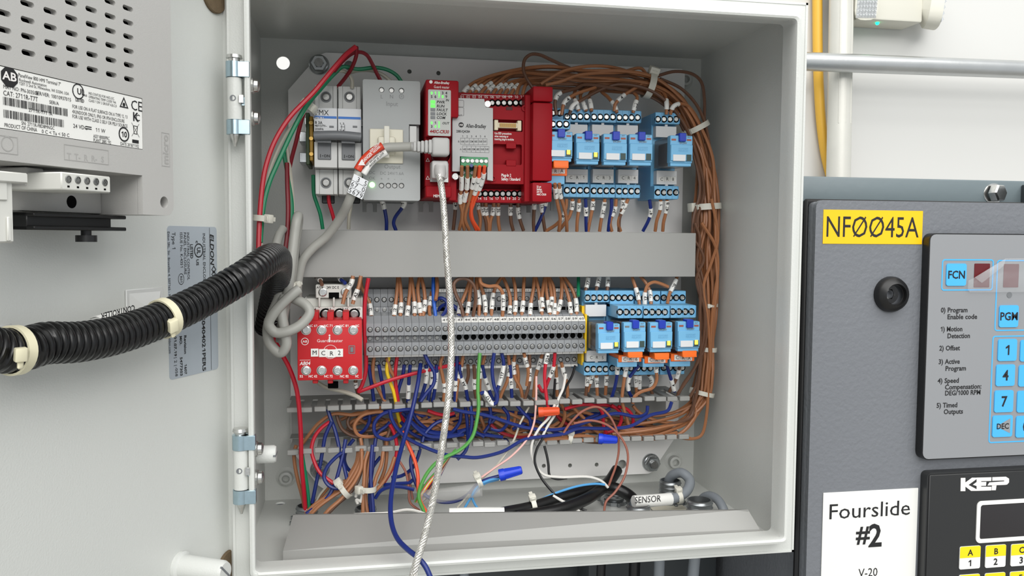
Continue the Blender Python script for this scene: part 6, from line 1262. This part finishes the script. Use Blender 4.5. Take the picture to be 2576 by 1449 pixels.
# ================================================================ wires lying in the open duct
S1 = lambda *q: [(640+p[0]*.3376, 960+p[1]*.3376)+tuple(p[2:]) for p in q]      # traced from two enlargements
S2 = lambda *q: [(1150+p[0]*.3375, 960+p[1]*.3375)+tuple(p[2:]) for p in q]
DU = [
 ('brown', S1((360, 460), (420, 380), (480, 310), (590, 240), (740, 247), (880, 212), (960, 190)), 142, 138), ('brown', S1((960, 225), (890, 228), (800, 255), (745, 330), (775, 398), (900, 408), (990, 380)), 132, 136), ('dark brown', S1((610, 230), (625, 290), (660, 360), (760, 410), (850, 395)), 148, 144), ('dark brown', S1((720, 240), (695, 300), (720, 350), (850, 365), (960, 330)), 152, 148),
 ('brown', S1((690, 330), (760, 280), (880, 330), (1000, 300), (1120, 350)), 156, 154), ('dark brown', S1((760, 250), (860, 300), (930, 370), (1040, 390)), 160, 156),
 ('brown', S1((1190, 230), (1300, 245), (1400, 290), (1520, 270), (1659, 240)), 150, 152), ('brown', S1((1200, 260), (1280, 300), (1400, 320), (1500, 340), (1640, 300)), 148, 150), ('dark brown', S1((1180, 215), (1260, 270), (1380, 270), (1480, 310), (1600, 280)), 156, 156), ('brown', S1((1210, 305), (1320, 300), (1420, 345), (1520, 360), (1600, 330)), 144, 146),
 ('dark brown', S2((0, 340), (120, 300), (240, 280), (360, 330), (480, 300), (600, 320)), 156, 156), ('brown', S2((250, 280), (330, 330), (430, 390), (560, 400), (700, 430)), 150, 146), ('brown', S2((160, 190), (180, 280), (200, 350), (150, 390)), 150, 152), ('brown', S2((440, 220), (425, 300), (400, 370), (330, 400)), 148, 150), ('brown', S2((770, 160), (800, 220), (795, 290), (750, 350), (640, 330)), 142, 148), ('brown', S2((830, 150), (890, 220), (960, 290), (1010, 350), (1080, 400)), 140, 144),
 ('brown', S2((1310, 180), (1350, 225), (1430, 270), (1520, 300), (1640, 310)), 144, 142), ('brown', S2((1230, 170), (1260, 260), (1290, 340), (1380, 385), (1500, 400), (1640, 380)), 140, 138), ('brown', S2((600, 450), (760, 425), (880, 435), (1060, 440)), 128, 128), ('brown', S2((640, 430), (820, 410), (960, 405), (1060, 425)), 130, 130), ('dark brown', S2((720, 445), (860, 425), (960, 445), (1080, 455)), 132, 132), ('brown', S2((1200, 400), (1400, 405), (1560, 395), (1700, 415), (1740, 425)), 136, 138), ('brown', S2((760, 400), (900, 380), (1060, 370), (1200, 390), (1400, 395), (1560, 400)), 148, 144), ('dark brown', S2((700, 360), (900, 350), (1100, 330), (1260, 360)), 156, 156),
 ('blue', S1((1180, 205), (1100, 212), (960, 240), (895, 310), (905, 395), (1000, 430), (1070, 390), (1130, 310), (1160, 240)), 124, 128), ('blue', S1((1010, 215), (1020, 270), (1060, 345), (1130, 415), (1250, 480), (1430, 545), (1560, 560), (1660, 565), (1850, 520), (2010, 432), (2160, 408), (2310, 388), (2410, 350), (2600, 350), (2800, 332), (2950, 250), (3080, 215), (3110, 150)), 122, 122),
 ('blue', S1((1480, 205), (1560, 225), (1720, 250), (2010, 340), (2210, 360), (2360, 340), (2510, 290), (2690, 237), (2860, 262), (2920, 235), (2930, 180)), 124, 128), ('blue', S1((860, 240), (855, 300), (820, 360), (780, 390)), 138, 142), ('blue', S1((900, 410), (930, 370), (985, 330), (1010, 300)), 134, 136),
 ('blue', S1((1100, 230), (1160, 290), (1230, 350), (1350, 390), (1480, 400), (1570, 375)), 136, 138), ('blue', S1((1130, 250), (1190, 330), (1280, 400), (1400, 415), (1560, 395)), 132, 134), ('blue', S1((1170, 220), (1220, 300), (1320, 370), (1450, 380), (1600, 350)), 142, 144), ('blue', S1((1090, 300), (1180, 390), (1300, 430), (1420, 420)), 140, 140), ('blue', S1((1160, 290), (1120, 340), (1070, 400)), 130, 132), ('blue', S1((1540, 230), (1530, 300), (1480, 370), (1440, 400)), 138, 140),
 ('blue', S1((1250, 450), (1270, 390), (1350, 310), (1430, 280)), 134, 140), ('blue', S2((0, 370), (100, 390), (220, 400), (340, 415)), 138, 138), ('blue', S2((0, 400), (60, 360), (120, 370), (200, 410)), 134, 136), ('blue', S2((340, 190), (380, 250), (370, 320), (320, 365), (250, 350)), 136, 140), ('blue', S2((440, 170), (490, 230), (540, 280), (550, 340)), 132, 134), ('blue', S2((240, 170), (250, 250), (240, 310)), 136, 136), ('blue', S2((200, 380), (260, 300), (300, 260)), 142, 144), ('blue', S2((60, 180), (75, 300), (80, 440)), 132, 134), ('blue', S2((100, 180), (110, 300), (85, 440), (60, 520), (0, 580)), 128, 124), ('blue', S2((850, 350), (960, 280), (1060, 240), (1140, 200)), 140, 144),
 ('dark red', S2((250, 320), (300, 365), (380, 400), (480, 415), (560, 405)), 140, 140), ('dark red', S2((740, 250), (790, 300), (840, 330), (900, 350)), 146, 148), ('red', S2((800, 205), (870, 185), (950, 170), (1050, 190), (1085, 240), (1090, 320), (1110, 385)), 134, 140), ('red', S2((1200, 185), (1270, 210), (1310, 270), (1300, 350), (1240, 400)), 136, 142), ('red', S2((1150, 175), (1210, 220), (1225, 280), (1190, 350), (1090, 390)), 140, 144), ('red', S2((1000, 180), (1100, 175), (1200, 200)), 146, 148), ('red', S1((1290, 215), (1360, 240), (1430, 250), (1490, 235)), 140, 142), ('red', S2((0, 390), (20, 380), (60, 385)), 144, 144),
]
random.seed(77)
for k in range(34):
    u = 850+k*19+random.uniform(-12, 12); w_ = random.uniform(110, 240); v = random.uniform(1042, 1098); yy = random.uniform(146, 166); c_ = ('brown', 'dark brown', 'brown', 'blue')[k % 4]
    DU.append((c_, [(u, v), (u+w_*.3, v+random.uniform(-22, 22)), (u+w_*.65, min(max(v+random.uniform(-26, 26), 1036), 1106)), (u+w_, min(max(v+random.uniform(-24, 24), 1036), 1106))], yy, yy))
batch([(c, p, (), a, b) for c, p, a, b in DU], 'lying loose in the open duct', 140, 140, 'loose wires lying in the open duct', 1.5)
# ================================================================ wires below the open duct
LW = [
 ('red', S1((560, 300), (500, 345), (450, 410), (425, 500), (440, 580), (490, 680), (590, 760)), 134, 122), ('red', S1((1010, 320), (1040, 380), (1060, 470), (1055, 560), (1030, 640), (960, 760)), 128, 130), ('orange', S1((1100, 370), (1150, 480), (1195, 590), (1218, 700), (1220, 790), (1240, 900), (1290, 985)), 128, 110),
 ('blue', S1((545, 205), (570, 280), (600, 360), (625, 460), (645, 560), (670, 640), (690, 725)), 138, 126), ('blue', S1((575, 300), (530, 400), (512, 490), (490, 620), (460, 760), (430, 905)), 132, 128), ('blue', S1((650, 530), (600, 570), (540, 640), (518, 710), (545, 765), (600, 795), (660, 790)), 124, 116), ('blue', S1((680, 430), (655, 560), (625, 680), (600, 760), (540, 870), (450, 940), (385, 985)), 128, 116), ('blue', S1((740, 430), (690, 500), (670, 580), (690, 640), (720, 670)), 140, 140),
 ('brown', S1((800, 500), (790, 600), (745, 700), (680, 790), (590, 850), (480, 930), (420, 990)), 124, 114), ('brown', S1((790, 505), (775, 590), (725, 690), (655, 790), (560, 860), (460, 930), (395, 990)), 128, 116), ('brown', S1((775, 510), (760, 600), (705, 700), (640, 785), (545, 850), (440, 925), (380, 985)), 132, 120), ('brown', S1((800, 520), (795, 640), (750, 740), (700, 810), (640, 880), (560, 950), (520, 995)), 122, 112), ('dark brown', S1((810, 600), (770, 740), (700, 840), (620, 910), (540, 990)), 130, 118),
 ('brown', S1((850, 520), (825, 600), (818, 720), (810, 860), (808, 1000)), 124, 114), ('brown', S1((865, 530), (850, 620), (835, 740), (828, 860), (845, 1000)), 128, 118), ('blue', S1((880, 470), (870, 600), (868, 740), (880, 880), (888, 1000)), 122, 112), ('blue', S1((905, 420), (890, 520), (880, 640), (862, 780), (865, 1000)), 130, 120), ('brown', S1((960, 520), (945, 620), (905, 720), (885, 800)), 124, 118), ('brown', S1((1045, 560), (1010, 660), (950, 760), (895, 820)), 126, 120), ('brown', S1((985, 440), (985, 560), (970, 660), (930, 760)), 132, 130), ('dark brown', S1((1020, 330), (985, 430), (965, 520)), 136, 132), ('brown', S1((790, 420), (800, 480), (805, 540), (775, 620)), 134, 130),
 ('blue', S1((940, 560), (900, 610), (880, 640)), 134, 134), ('blue', S1((900, 870), (940, 815), (1010, 785), (1100, 785), (1190, 805)), 118, 116), ('blue', S1((960, 770), (1060, 760), (1160, 750), (1180, 730)), 126, 124), ('blue', S1((1240, 460), (1225, 540), (1180, 640), (1100, 700), (1020, 715)), 130, 132), ('blue', S1((1180, 510), (1165, 590), (1180, 690), (1220, 790), (1300, 865), (1400, 897), (1500, 890), (1580, 850), (1660, 770), (1720, 735), (1822, 705)), 126, 108), ('thin brown', S1((1080, 590), (1130, 680), (1150, 800), (1160, 900), (1230, 960)), 128, 120), ('thin brown', S1((1150, 660), (1160, 760), (1180, 880)), 132, 126),
 ('light blue', S2((320, 720), (240, 735), (160, 775), (112, 850), (130, 910), (185, 985)), 108, 104), ('light blue', S2((310, 728), (200, 762), (130, 830), (80, 900), (35, 985)), 112, 104), ('pink', S2((590, -40), (588, 140), (572, 310), (520, 430), (400, 560), (285, 640), (180, 715)), 132, 112), ('grey-white', S2((535, 190), (470, 310), (420, 440), (300, 620), (205, 705), (80, 850), (0, 940)), 136, 108),
 ('white', S2((810, -60), (790, 50), (755, 130), (735, 230), (670, 340), (630, 420), (600, 480)), 130, 124), ('white', S2((728, 170), (690, 260), (615, 345), (568, 430), (553, 510), (568, 590), (640, 690), (760, 712), (990, 712), (1080, 745), (1125, 790)), 126, 116), ('black', S2((730, -20), (722, 80), (715, 140)), 136, 138), ('black', S2((880, -120), (855, -40), (810, 40), (790, 90)), 134, 136), ('black', S2((650, 480), (670, 560), (680, 620), (690, 700), (740, 725), (820, 718)), 132, 126), ('black', S2((640, 420), (595, 500), (578, 590), (620, 705), (700, 810), (760, 865), (860, 920), (965, 965)), 120, 96), ('white', S2((715, 850), (800, 900), (912, 968)), 100, 90),
 ('thin brown', S2((780, 405), (850, 300), (950, 212), (1050, 190), (1130, 250), (1190, 370), (1205, 500), (1185, 620), (1150, 720), (1130, 775)), 122, 118), ('thin brown', S2((870, 312), (1000, 290), (1130, 330), (1230, 430), (1272, 540), (1250, 700), (1180, 820), (1110, 895), (1095, 970)), 118, 104), ('light blue', S2((505, 975), (600, 895), (700, 845), (800, 808), (920, 775), (1040, 762), (1100, 768)), 100, 112),
 ('white', S1((740, 990), (850, 985), (1000, 978), (1130, 955), (1200, 962), (1270, 985)), 108, 104), ('white', S1((755, 860), (765, 830), (790, 815), (800, 850), (790, 900)), 118, 116), ('white', S1((770, 910), (760, 880), (790, 890)), 116, 116), ('brown', S1((690, 740), (580, 760), (500, 850), (450, 900)), 140, 140), ('grey-white', S1((540, 780), (490, 840), (455, 900)), 138, 136),
]
THIN = {'thin brown': 1.0, 'pink': .9, 'light blue': 1.0, 'white': 1.15, 'grey-white': .9, 'black': 1.1}
for c in sorted({w[0] for w in LW}): batch([(k, p, (), a, b) for k, p, a, b in LW if k == c], 'hanging below the open duct', 120, 110, 'wires hanging below the open duct', THIN.get(c, 1.5))
MC = [('light green', 0), ('orange', 5), ('white', 9), ('yellow', 14), ('red', 19), ('black', 24), ('thin brown', 30), ('grey-white', 36), ('pink', 41), ('blue', 46)]
for c, d in MC:
    single(c, S1((1500-d*.3, 500+d*.3), (1440, 570+d*.5), (1370+d*.4, 650+d), (1290+d*1.2, 740+d), (1230+d*1.4, 830+d*.6), (1195+d*1.1, 900)), 'thin %s core fanning out of the clear sheath below the open duct' % c, 124+d*.15, 116+d*.1, .65, group='thin cores of one cable')
# ================================================================ the long blue wire and the braided cable that leave the enclosure
single('blue', [(1058, 916, 140), (1052, 960, 128), (1042, 1010, 118), (1030, 1060, 108), (1012, 1120, 92), (994, 1190, 66), (983, 1260, 42), (985, 1315, 22), (1000, 1355, 4), (1025, 1382, -10), (1050, 1402, -18), (1070, 1425, -22), (1090, 1470, -26)], 'long blue wire hanging out of the enclosure over the bottom rim', 100, 0, 1.75, sides=10)
bp = catmull([A(*q) for q in ((1105, 440, 82), (1112, 480, 78), (1119, 560, 72), (1124, 650, 66), (1131, 740, 58), (1135, 830, 50), (1134, 920, 42), (1127, 1010, 32), (1114, 1110, 18), (1098, 1210, 4), (1080, 1300, -10), (1062, 1370, -20), (1046, 1420, -26), (1034, 1470, -28))], 22)
BRA = mat('silver_braid', (206, 204, 198), .3, .75, var=.25, vscale=400); BRAC = mat('braid_core', (150, 148, 142), .4, .5)
uc = thing('braided_cable', 'silver braided data cable hanging from the red controller over the bottom rim', 'cable', bp[-1])
bm = nb(); tube(bm, bp, 1.95, 12); part('cable_core', bm, BRAC, uc)
T_, N_ = frames(bp); sl_ = [0]
for a, b in zip(bp, bp[1:]): sl_.append(sl_[-1]+(b-a).length)
bm = nb()
for dirn in (1, -1):
    for k in range(7):
        pth = []
        for i, p in enumerate(bp):
            ang = dirn*2*math.pi*sl_[i]/15+2*math.pi*k/7; bb = T_[i].cross(N_[i]); pth.append(p+(N_[i]*math.cos(ang)+bb*math.sin(ang))*(1.95+(.1 if dirn > 0 else .0)))
        tube(bm, pth, .45, 5)
bs = part('braid_strands', bm, BRA, uc); bs['kind'] = 'stuff'
yk = 90.0; c = A(1105, 428, 92)
CLR = mat('frosted_clear_plastic', (196, 194, 192), .2, alpha=.75)
bm = nb(); box(bm, c.x-6.2, c.x+6.2, 86, 106, c.z-6.8, c.z+6.8, 1.6, 2); part('clear_plug', bm, CLR, uc); bm = nb(); lathe(bm, A(1107, 428, 86), (0, -.6, -1), [(4.6, -3), (4.4, 3), (3.2, 8)], 16); part('strain_relief', bm, CLR, uc)
bm = nb(); c2 = A(1086, 434, 104); box(bm, c2.x-1.4, c2.x+13, 103, 106.5, c2.z-7.5, c2.z+7.5, .3); part('socket_shell', bm, SCREW, uc)
# grey moulded plug of the light grey cable
pg = thing('round_plug', 'light grey moulded plug in the red controller', 'plug', A(1108, 392, 96)); PLG = mat('plug_grey', (176, 176, 174), .5)
a = ext(1086, 346, 1131, 392, 82); bm = nb(); box(bm, a[0], a[1], 80, 94, a[2], a[3], 2.2, 3); part('plug_body', bm, PLG, pg)
c = A(1110, 378, 94); bm = nb(); lathe(bm, (c.x, 94, c.z-3), (0, 1, 0), [(7, 0), (7, 13)], 24); part('plug_collar', bm, BLACK, pg)
for i in range(5):
    cc = A(1081-9.5*i, 369.5, 84); bm = nb(); box(bm, cc.x-1.3, cc.x+1.3, 84-5.2+.4*i, 84+5.2-.4*i, cc.z-5+.35*i, cc.z+5-.35*i, 1, 2); part('strain_rib', bm, PLG, pg)
bm = nb(); a, b = A(1088, 369.5, 84), A(1036, 369.5, 86); cyl(bm, a, b, 4.2, 3.6, 14); part('strain_core', bm, PLG, pg)
# danger tag and numbered silver tag on the light grey cable
dp = catmull([A(*q) for q in ((966, 373, 94), (945, 385, 93), (922, 405, 92), (904, 432, 90))], 8)
dt = thing('danger_tag', 'red and white danger tag wrapped round the light grey cable', 'cable tag', dp[-1])
TAGR = mat('tag_red', (206, 62, 34), .45)
def ribbon(bm, path, half0, half1, off):
    vs = []
    T2, _ = frames(path)
    for p, t in zip(path, T2):
        nn = Vector((0, -1, 0)); sd = t.cross(nn).normalized(); sd = sd if sd.z > 0 else -sd
        vs.append([bm.verts.new(p+sd*(half0+(half1-half0)*k/8)+Vector((0, -off-1.6*math.sin(math.pi*k/8), 0))) for k in range(9)])
    for r0, r1 in zip(vs, vs[1:]):
        for k in range(8): bm.faces.new((r0[k], r0[k+1], r1[k+1], r1[k]))
bm = nb(); ribbon(bm, dp, -1.2, 4.8, 3.2); o = part('red_band', bm, TAGR, dt); o.modifiers.new('thickness', 'SOLIDIFY').thickness = .0003
bm = nb(); ribbon(bm, dp, -6.0, -1.2, 3.2); o = part('white_band', bm, PAPER, dt); o.modifiers.new('thickness', 'SOLIDIFY').thickness = .0003
d = (dp[2]-dp[-3]).normalized(); up = Vector((0, -1, 0)).cross(d).normalized(); up = up if up.z > 0 else -up
mid = dp[len(dp)//2]
def alongt(bm, s, w, h, off, wid=None): text(bm, s, mid+d*w+up*off+Vector((0, -5.6, 0)), Vector((d.x, 0, d.z)), Vector((up.x, 0, up.z)), h, 'c', 1, wid)
bm = nb(); alongt(bm, 'DANGER', -3, 2.4, 1.2, 9.5); alongt(bm, 'EXPLOSION', 6.5, 1.6, 2.8, 9); alongt(bm, 'HAZARD', 6.5, 1.6, .8, 7); part('white_print', bm, WINK, dt, smooth=0)
bm = nb(); alongt(bm, 'DO NOT DISCONNECT WHILE', 0, 1.3, -2.6, 22); alongt(bm, 'CIRCUIT IS LIVE', 0, 1.3, -4.6, 17); part('print', bm, INK, dt, smooth=0)
cc = mid-d*8.6+up*1.2+Vector((0, -5.5, 0)); bm = nb(); vs = [bm.verts.new(cc+q) for q in (Vector((-2.6, 0, -2)), Vector((2.6, 0, -2)), Vector((.2, 0, 2.6)))]; bm.faces.new(vs); part('warning_triangle', bm, WINK, dt, smooth=0)
st_ = thing('number_tag', 'silver tag with rows of numbers folded round the light grey cable', 'cable tag', A(898, 490, 88))
qd = [(891, 437), (927, 456), (911, 502), (874, 484)]
bm = nb(); f_ = [bm.verts.new(A(u, v, 85)) for u, v in qd]; b_ = [bm.verts.new(A(u, v, 85.6)) for u, v in qd]; bm.faces.new(f_); bm.faces.new(b_[::-1])
for i in range(4): bm.faces.new((f_[i], f_[(i+1) % 4], b_[(i+1) % 4], b_[i]))
part('tag_foil', bm, mat('silver_foil', (206, 208, 210), .3, .4), st_, smooth=0)
bm = nb(); rx = (A(927, 456, 84.8)-A(891, 437, 84.8)).normalized(); dn = (A(874, 484, 84.8)-A(891, 437, 84.8)).normalized(); og = A(891, 437, 84.8)
L1, L2 = (A(927, 456, 84.8)-og).length, (A(874, 484, 84.8)-og).length
for j, row in enumerate((' 3 5', '67 0', '5679')):
    for i, ch in enumerate(row):
        if ch != ' ': text(bm, ch, og+rx*(L1*(i+.5)/4)+dn*(L2*(j+.5)/3), rx, -dn, 3.4, 'c', 0)
for j in range(1, 3):
    p = og+dn*(L2*j/3); vs = [bm.verts.new(q) for q in (p-dn*.12, p-dn*.12+rx*L1, p+dn*.12+rx*L1, p+dn*.12)]; bm.faces.new(vs)
part('print', bm, INK, st_, smooth=0)
# ================================================================ twist-on wire connectors
def wire_nut(u0, v0, u1, v1, y, r0, r1, mt, label):
    a, b = A(u0, v0, y), A(u1, v1, y-4); ax = b-a; L = ax.length; t = thing('wire_nut', label, 'wire connector', a)
    bm = nb(); lathe(bm, a, ax, [(r0*.7, 0), (r0, .3), (r0, L*.22), (r0*.86, L*.27), (r1, L*.96), (r1*.8, L), (0, L)], 18); sh = part('shell', bm, mt, t)
    axn = ax.normalized(); ref = FZ if abs(axn.z) < .9 else FX; p = axn.cross(ref).normalized(); q = axn.cross(p)
    for k in range(8):
        dd = p*math.cos(k*math.pi/4)+q*math.sin(k*math.pi/4); bm = nb(); cyl(bm, a+axn*L*.28+dd*r0*.84, a+axn*L*.93+dd*r1*.96, .45, n=5); part('grip_rib', bm, mt, t)
NUTB = mat('blue_wire_nut', (28, 62, 200), .35); NUTO = mat('orange_wire_nut', (214, 78, 34), .4)
wire_nut(1256, 1196, 1313, 1182, 104, 4.8, 3.2, NUTB, 'bright blue wire nut over the white plate edge below the duct'); wire_nut(1505, 1103, 1553, 1107, 120, 4.4, 3.0, NUTB, 'bright blue wire nut lying on the lower duct fingers'); wire_nut(1354, 1037, 1408, 1034, 124, 4.2, 3.2, NUTO, 'orange wire nut in the open duct')
# ================================================================ floor fittings, sheathed cables and tags
ZN = mat('threaded_zinc', (150, 154, 156), .35, .9, var=.15, vscale=300)
def fitting(u, v, z, r, label, h, mt=ZN, threads=4, base=None):
    c = Az(u, v, z); t = thing('conduit_fitting', label, 'conduit fitting', (c.x, c.y, -199.3)); zb = -199.4
    prof = [(r*.8, zb-z), (r, zb-z)]; n = threads
    for k in range(n):
        za = (zb-z)*(1-(k+.2)/n); zb2 = (zb-z)*(1-(k+.6)/n); prof += [(r, za), (r*1.07, (za+zb2)/2), (r, zb2)]
    prof += [(r*.98, 0), (r*.86, .3), (r*.84, zb-z)]
    bm = nb(); lathe(bm, (c.x, c.y, z), (0, 0, 1), prof, 28); part('threaded_nipple', bm, mt, t)
    bm = nb(); lathe(bm, (c.x, c.y, zb), (0, 0, 1), [(r*1.02, .05), (r*1.45, .05), (r*1.45, 3), (r*1.05, 3.4)], 12); part('lock_nut', bm, mt, t, smooth=0)
    for k in range(6):
        a = k*math.pi/3; bm = nb(); box(bm, -1.2, 1.2, r*1.4, r*1.75, .1, 3.4, .3); bm.transform(Matrix.Translation((c.x, c.y, zb)) @ Matrix.Rotation(a, 4, 'Z')); part('nut_lug', bm, mt, t)
    bm = nb(); cyl(bm, (c.x, c.y, zb+.2), (c.x, c.y, zb+.5), r*.84, n=20); part('dark_bore', bm, HOLE, t)
    return c
f1 = fitting(772, 1272, -186, 8.4, 'zinc floor fitting with red and green wires at the left', 12); f2 = fitting(920, 1276, -187, 8.4, 'zinc floor fitting holding the brown and blue bundle', 12); f3 = fitting(1545, 1226, -186, 8.4, 'zinc floor fitting behind the black cable', 12)
f4 = fitting(1606, 1270, -185, 9.4, 'zinc floor fitting taking the thick black cable', 12); f5 = fitting(1686, 1208, -179, 9.2, 'tall threaded zinc fitting with the looped grey cable', 18, threads=6); f6 = fitting(1760, 1257, -181, 10.2, 'threaded zinc fitting nearest the right enclosure wall', 16, threads=5)
def thick(col, pts, label, r, mt=None, name='cable'):
    pth = catmull([A(*q) for q in pts], 8); bm = nb(); tube(bm, pth, r, 14); return solo(name, bm, mt or WM[col], label, 'cable', pth[-1])
thick('black', [(1262, 1292, 78), (1340, 1276, 92), (1420, 1250, 108), (1490, 1230, 122), (1545, 1228, 128), (1582, 1246, 122), (1602, 1272, 110), (1606, 1296, 104)], 'thick black cable arching into a floor fitting', 5.0, BLACK)
thick('black', [(1300, 1300, 76), (1400, 1284, 84), (1470, 1258, 100), (1512, 1230, 122), (1535, 1208, 138), (1552, 1182, 150)], 'thick black cable with its cut end pointing up', 5.0, BLACK)
thick('slate grey', [(1684, 1226, 146), (1683, 1208, 140), (1694, 1194, 134), (1716, 1190, 126), (1735, 1208, 118), (1728, 1234, 110), (1700, 1252, 104), (1640, 1262, 98), (1590, 1266, 96)], 'slate grey cable looping out of the tall fitting with SENSOR sleeve', 4.2)
thick('slate grey', [(1760, 1275, 122), (1766, 1256, 116), (1784, 1247, 106), (1806, 1258, 94), (1820, 1282, 84), (1826, 1304, 80)], 'slate grey cable bending out of the fitting near the right wall', 3.8)
sp = catmull([A(*q) for q in ((1687, 1255, 98), (1640, 1259, 95), (1594, 1262, 93))], 5); ss = thing('cable_sleeve', 'white sleeve printed SENSOR on the looped slate grey cable', 'cable label', sp[-1]); bm = nb(); tube(bm, sp, 5.0, 14); part('sleeve', bm, PAPER, ss)
bm = nb(); text(bm, 'SENSOR', A(1630, 1256, 89.0), (sp[0]-sp[-1]), FZ, 5.2, 'c', 0, 24); part('print', bm, INK, ss, smooth=0)
thick('white', [(1062, 1250, 118), (1110, 1246, 110), (1165, 1238, 104), (1210, 1232, 100)], 'clear plastic sheath on the floor round the thin cores', 5.5, mat('clear_sheath', (200, 200, 198), .15, alpha=.32), 'cable_sheath')
thick('white', [(1130, 1292, 80), (1200, 1290, 78), (1268, 1290, 76)], 'white sleeve lying along the rear edge of the loose duct cover', 4.2, PAPER, 'cable_sleeve')
bm = nb(); a = Az(1645, 1278, -199.2); box(bm, a.x-4, a.x+26, a.y-12, a.y+14, -199.2, -197.6, .5); solo('adhesive_mount', bm, CREAM, 'cream adhesive tie base on the floor below the SENSOR sleeve', 'cable mount', a)
# cables leaving below the enclosure
for u, v, y, r, c, lab in ((1516, 1420, 140, 4, 'black', 'black cable dropping below the enclosure'), (1600, 1418, 140, 5, 'black', 'dark printed cable dropping below the enclosure'), (1662, 1412, 120, 4.6, 'slate grey', 'slate grey cable dropping straight below the enclosure'), (1750, 1408, 110, 4.8, 'slate grey', 'slate grey cable slanting below the right of the enclosure'), (1172, 1440, 140, 4, 'slate grey', 'slate grey cable dropping below the middle of the enclosure')):
    p = A(u, v, y); pth = catmull([Vector((p.x, y, -201.4)), Vector((p.x-1, y, -240)), Vector((p.x-(10 if u == 1750 else 3), y, -330)), Vector((p.x-(20 if u == 1750 else 4), y+6, -420))], 6); bm = nb(); tube(bm, pth, r, 12); solo('cable', bm, WM[c], lab, 'cable', pth[-1])
# ================================================================ nylon ties
def tie(u, v, y, du, dv, R, label, head=None, sq=1.0, hs=1.0):
    """tie round a bundle running along (du, dv) in the picture plane"""
    c = A(u, v, y); t = (A(u+du, v+dv, y)-c).normalized(); th = thing('cable_tie', label, 'cable tie', c)
    bm = nb(); tie_ring(bm, c, t, R, 1.9*hs, .8, 28); part('strap', bm, NYLON, th)
    hu, hv = head or (u, v); hc = A(hu, hv, y-R-1.0 if head is None else y-R*.35)
    bm = nb(); box(bm, -2.6*hs, 2.6*hs, -2.2*hs, 2.2*hs, -2.8*hs, 2.8*hs, .7, 2); d = hc-c; d = d-t*d.dot(t); d.normalize()
    rot = Matrix((d.cross(t), d, t)).transposed().to_4x4(); bm.transform(Matrix.Translation(c+d*(R+1.6)) @ rot); part('tie_head', bm, NYLON, th)
    # the cut tail
    bm = nb(); box(bm, -3*hs, 7*hs, -.4, .4, -1.5*hs, 1.5*hs, .2); bm.transform(Matrix.Translation(c+d*(R+2.2)) @ rot); part('tail', bm, NYLON, th)
tie(1632, 214, 142, 40, 12, 11, 'white tie round the brown bundle at the top right', (1637, 186), hs=1.5)
tie(1752, 322, 146, 20, 42, 11, 'white tie round the right bundle beside relay CR8', (1725, 336), hs=1.2); tie(1776, 520, 148, 2, 42, 12.5, 'white tie round the right bundle above the covered duct', (1727, 518), hs=1.4); tie(1778, 878, 146, -4, 42, 8, 'white tie round the right bundle beside relay CRX', (1762, 882)); tie(1768, 988, 146, -10, 40, 9.5, 'white tie round the right bundle at the end of the open duct', (1735, 982))
tie(1782, 768, 146, 0, 40, 7.5, 'small white tie on the right bundle near the lower relays', None, hs=.7)
tie(772, 262, 104, -40, 50, 4.2, 'white tie round the red and green wires left of the breaker', (782, 268), hs=1.1); tie(656, 549, 66, -3, 40, 4.6, 'white tie round the red and green wires by the left rim', (668, 549), hs=1.1)
tie(866, 1230, 120, -46, 34, 7.5, 'white tie round the slanting brown bundle at the lower left', (848, 1227), hs=1.1); tie(924, 1228, 118, -2, 40, 6.5, 'white tie round the upright brown and blue bundle', (914, 1224), hs=1.1)
tie(1432, 1102, 131, 40, 4, 4.4, 'white tie round the brown wires on the lower duct fingers', (1432, 1094)); tie(1206, 1212, 108, 44, -20, 4.0, 'white tie behind the blue wire nut', (1206, 1196)); tie(1342, 1272, 92, 40, -10, 6.2, 'white tie round the thick black cable', (1338, 1254)); tie(722, 720, 96, 10, 46, 7.5, 'thin white tie round the coiled grey cables', (748, 745), hs=.8)
tie(1708, 1250, 106, 40, -8, 5, 'cream tie holding the slate grey cable to its base', (1704, 1222))
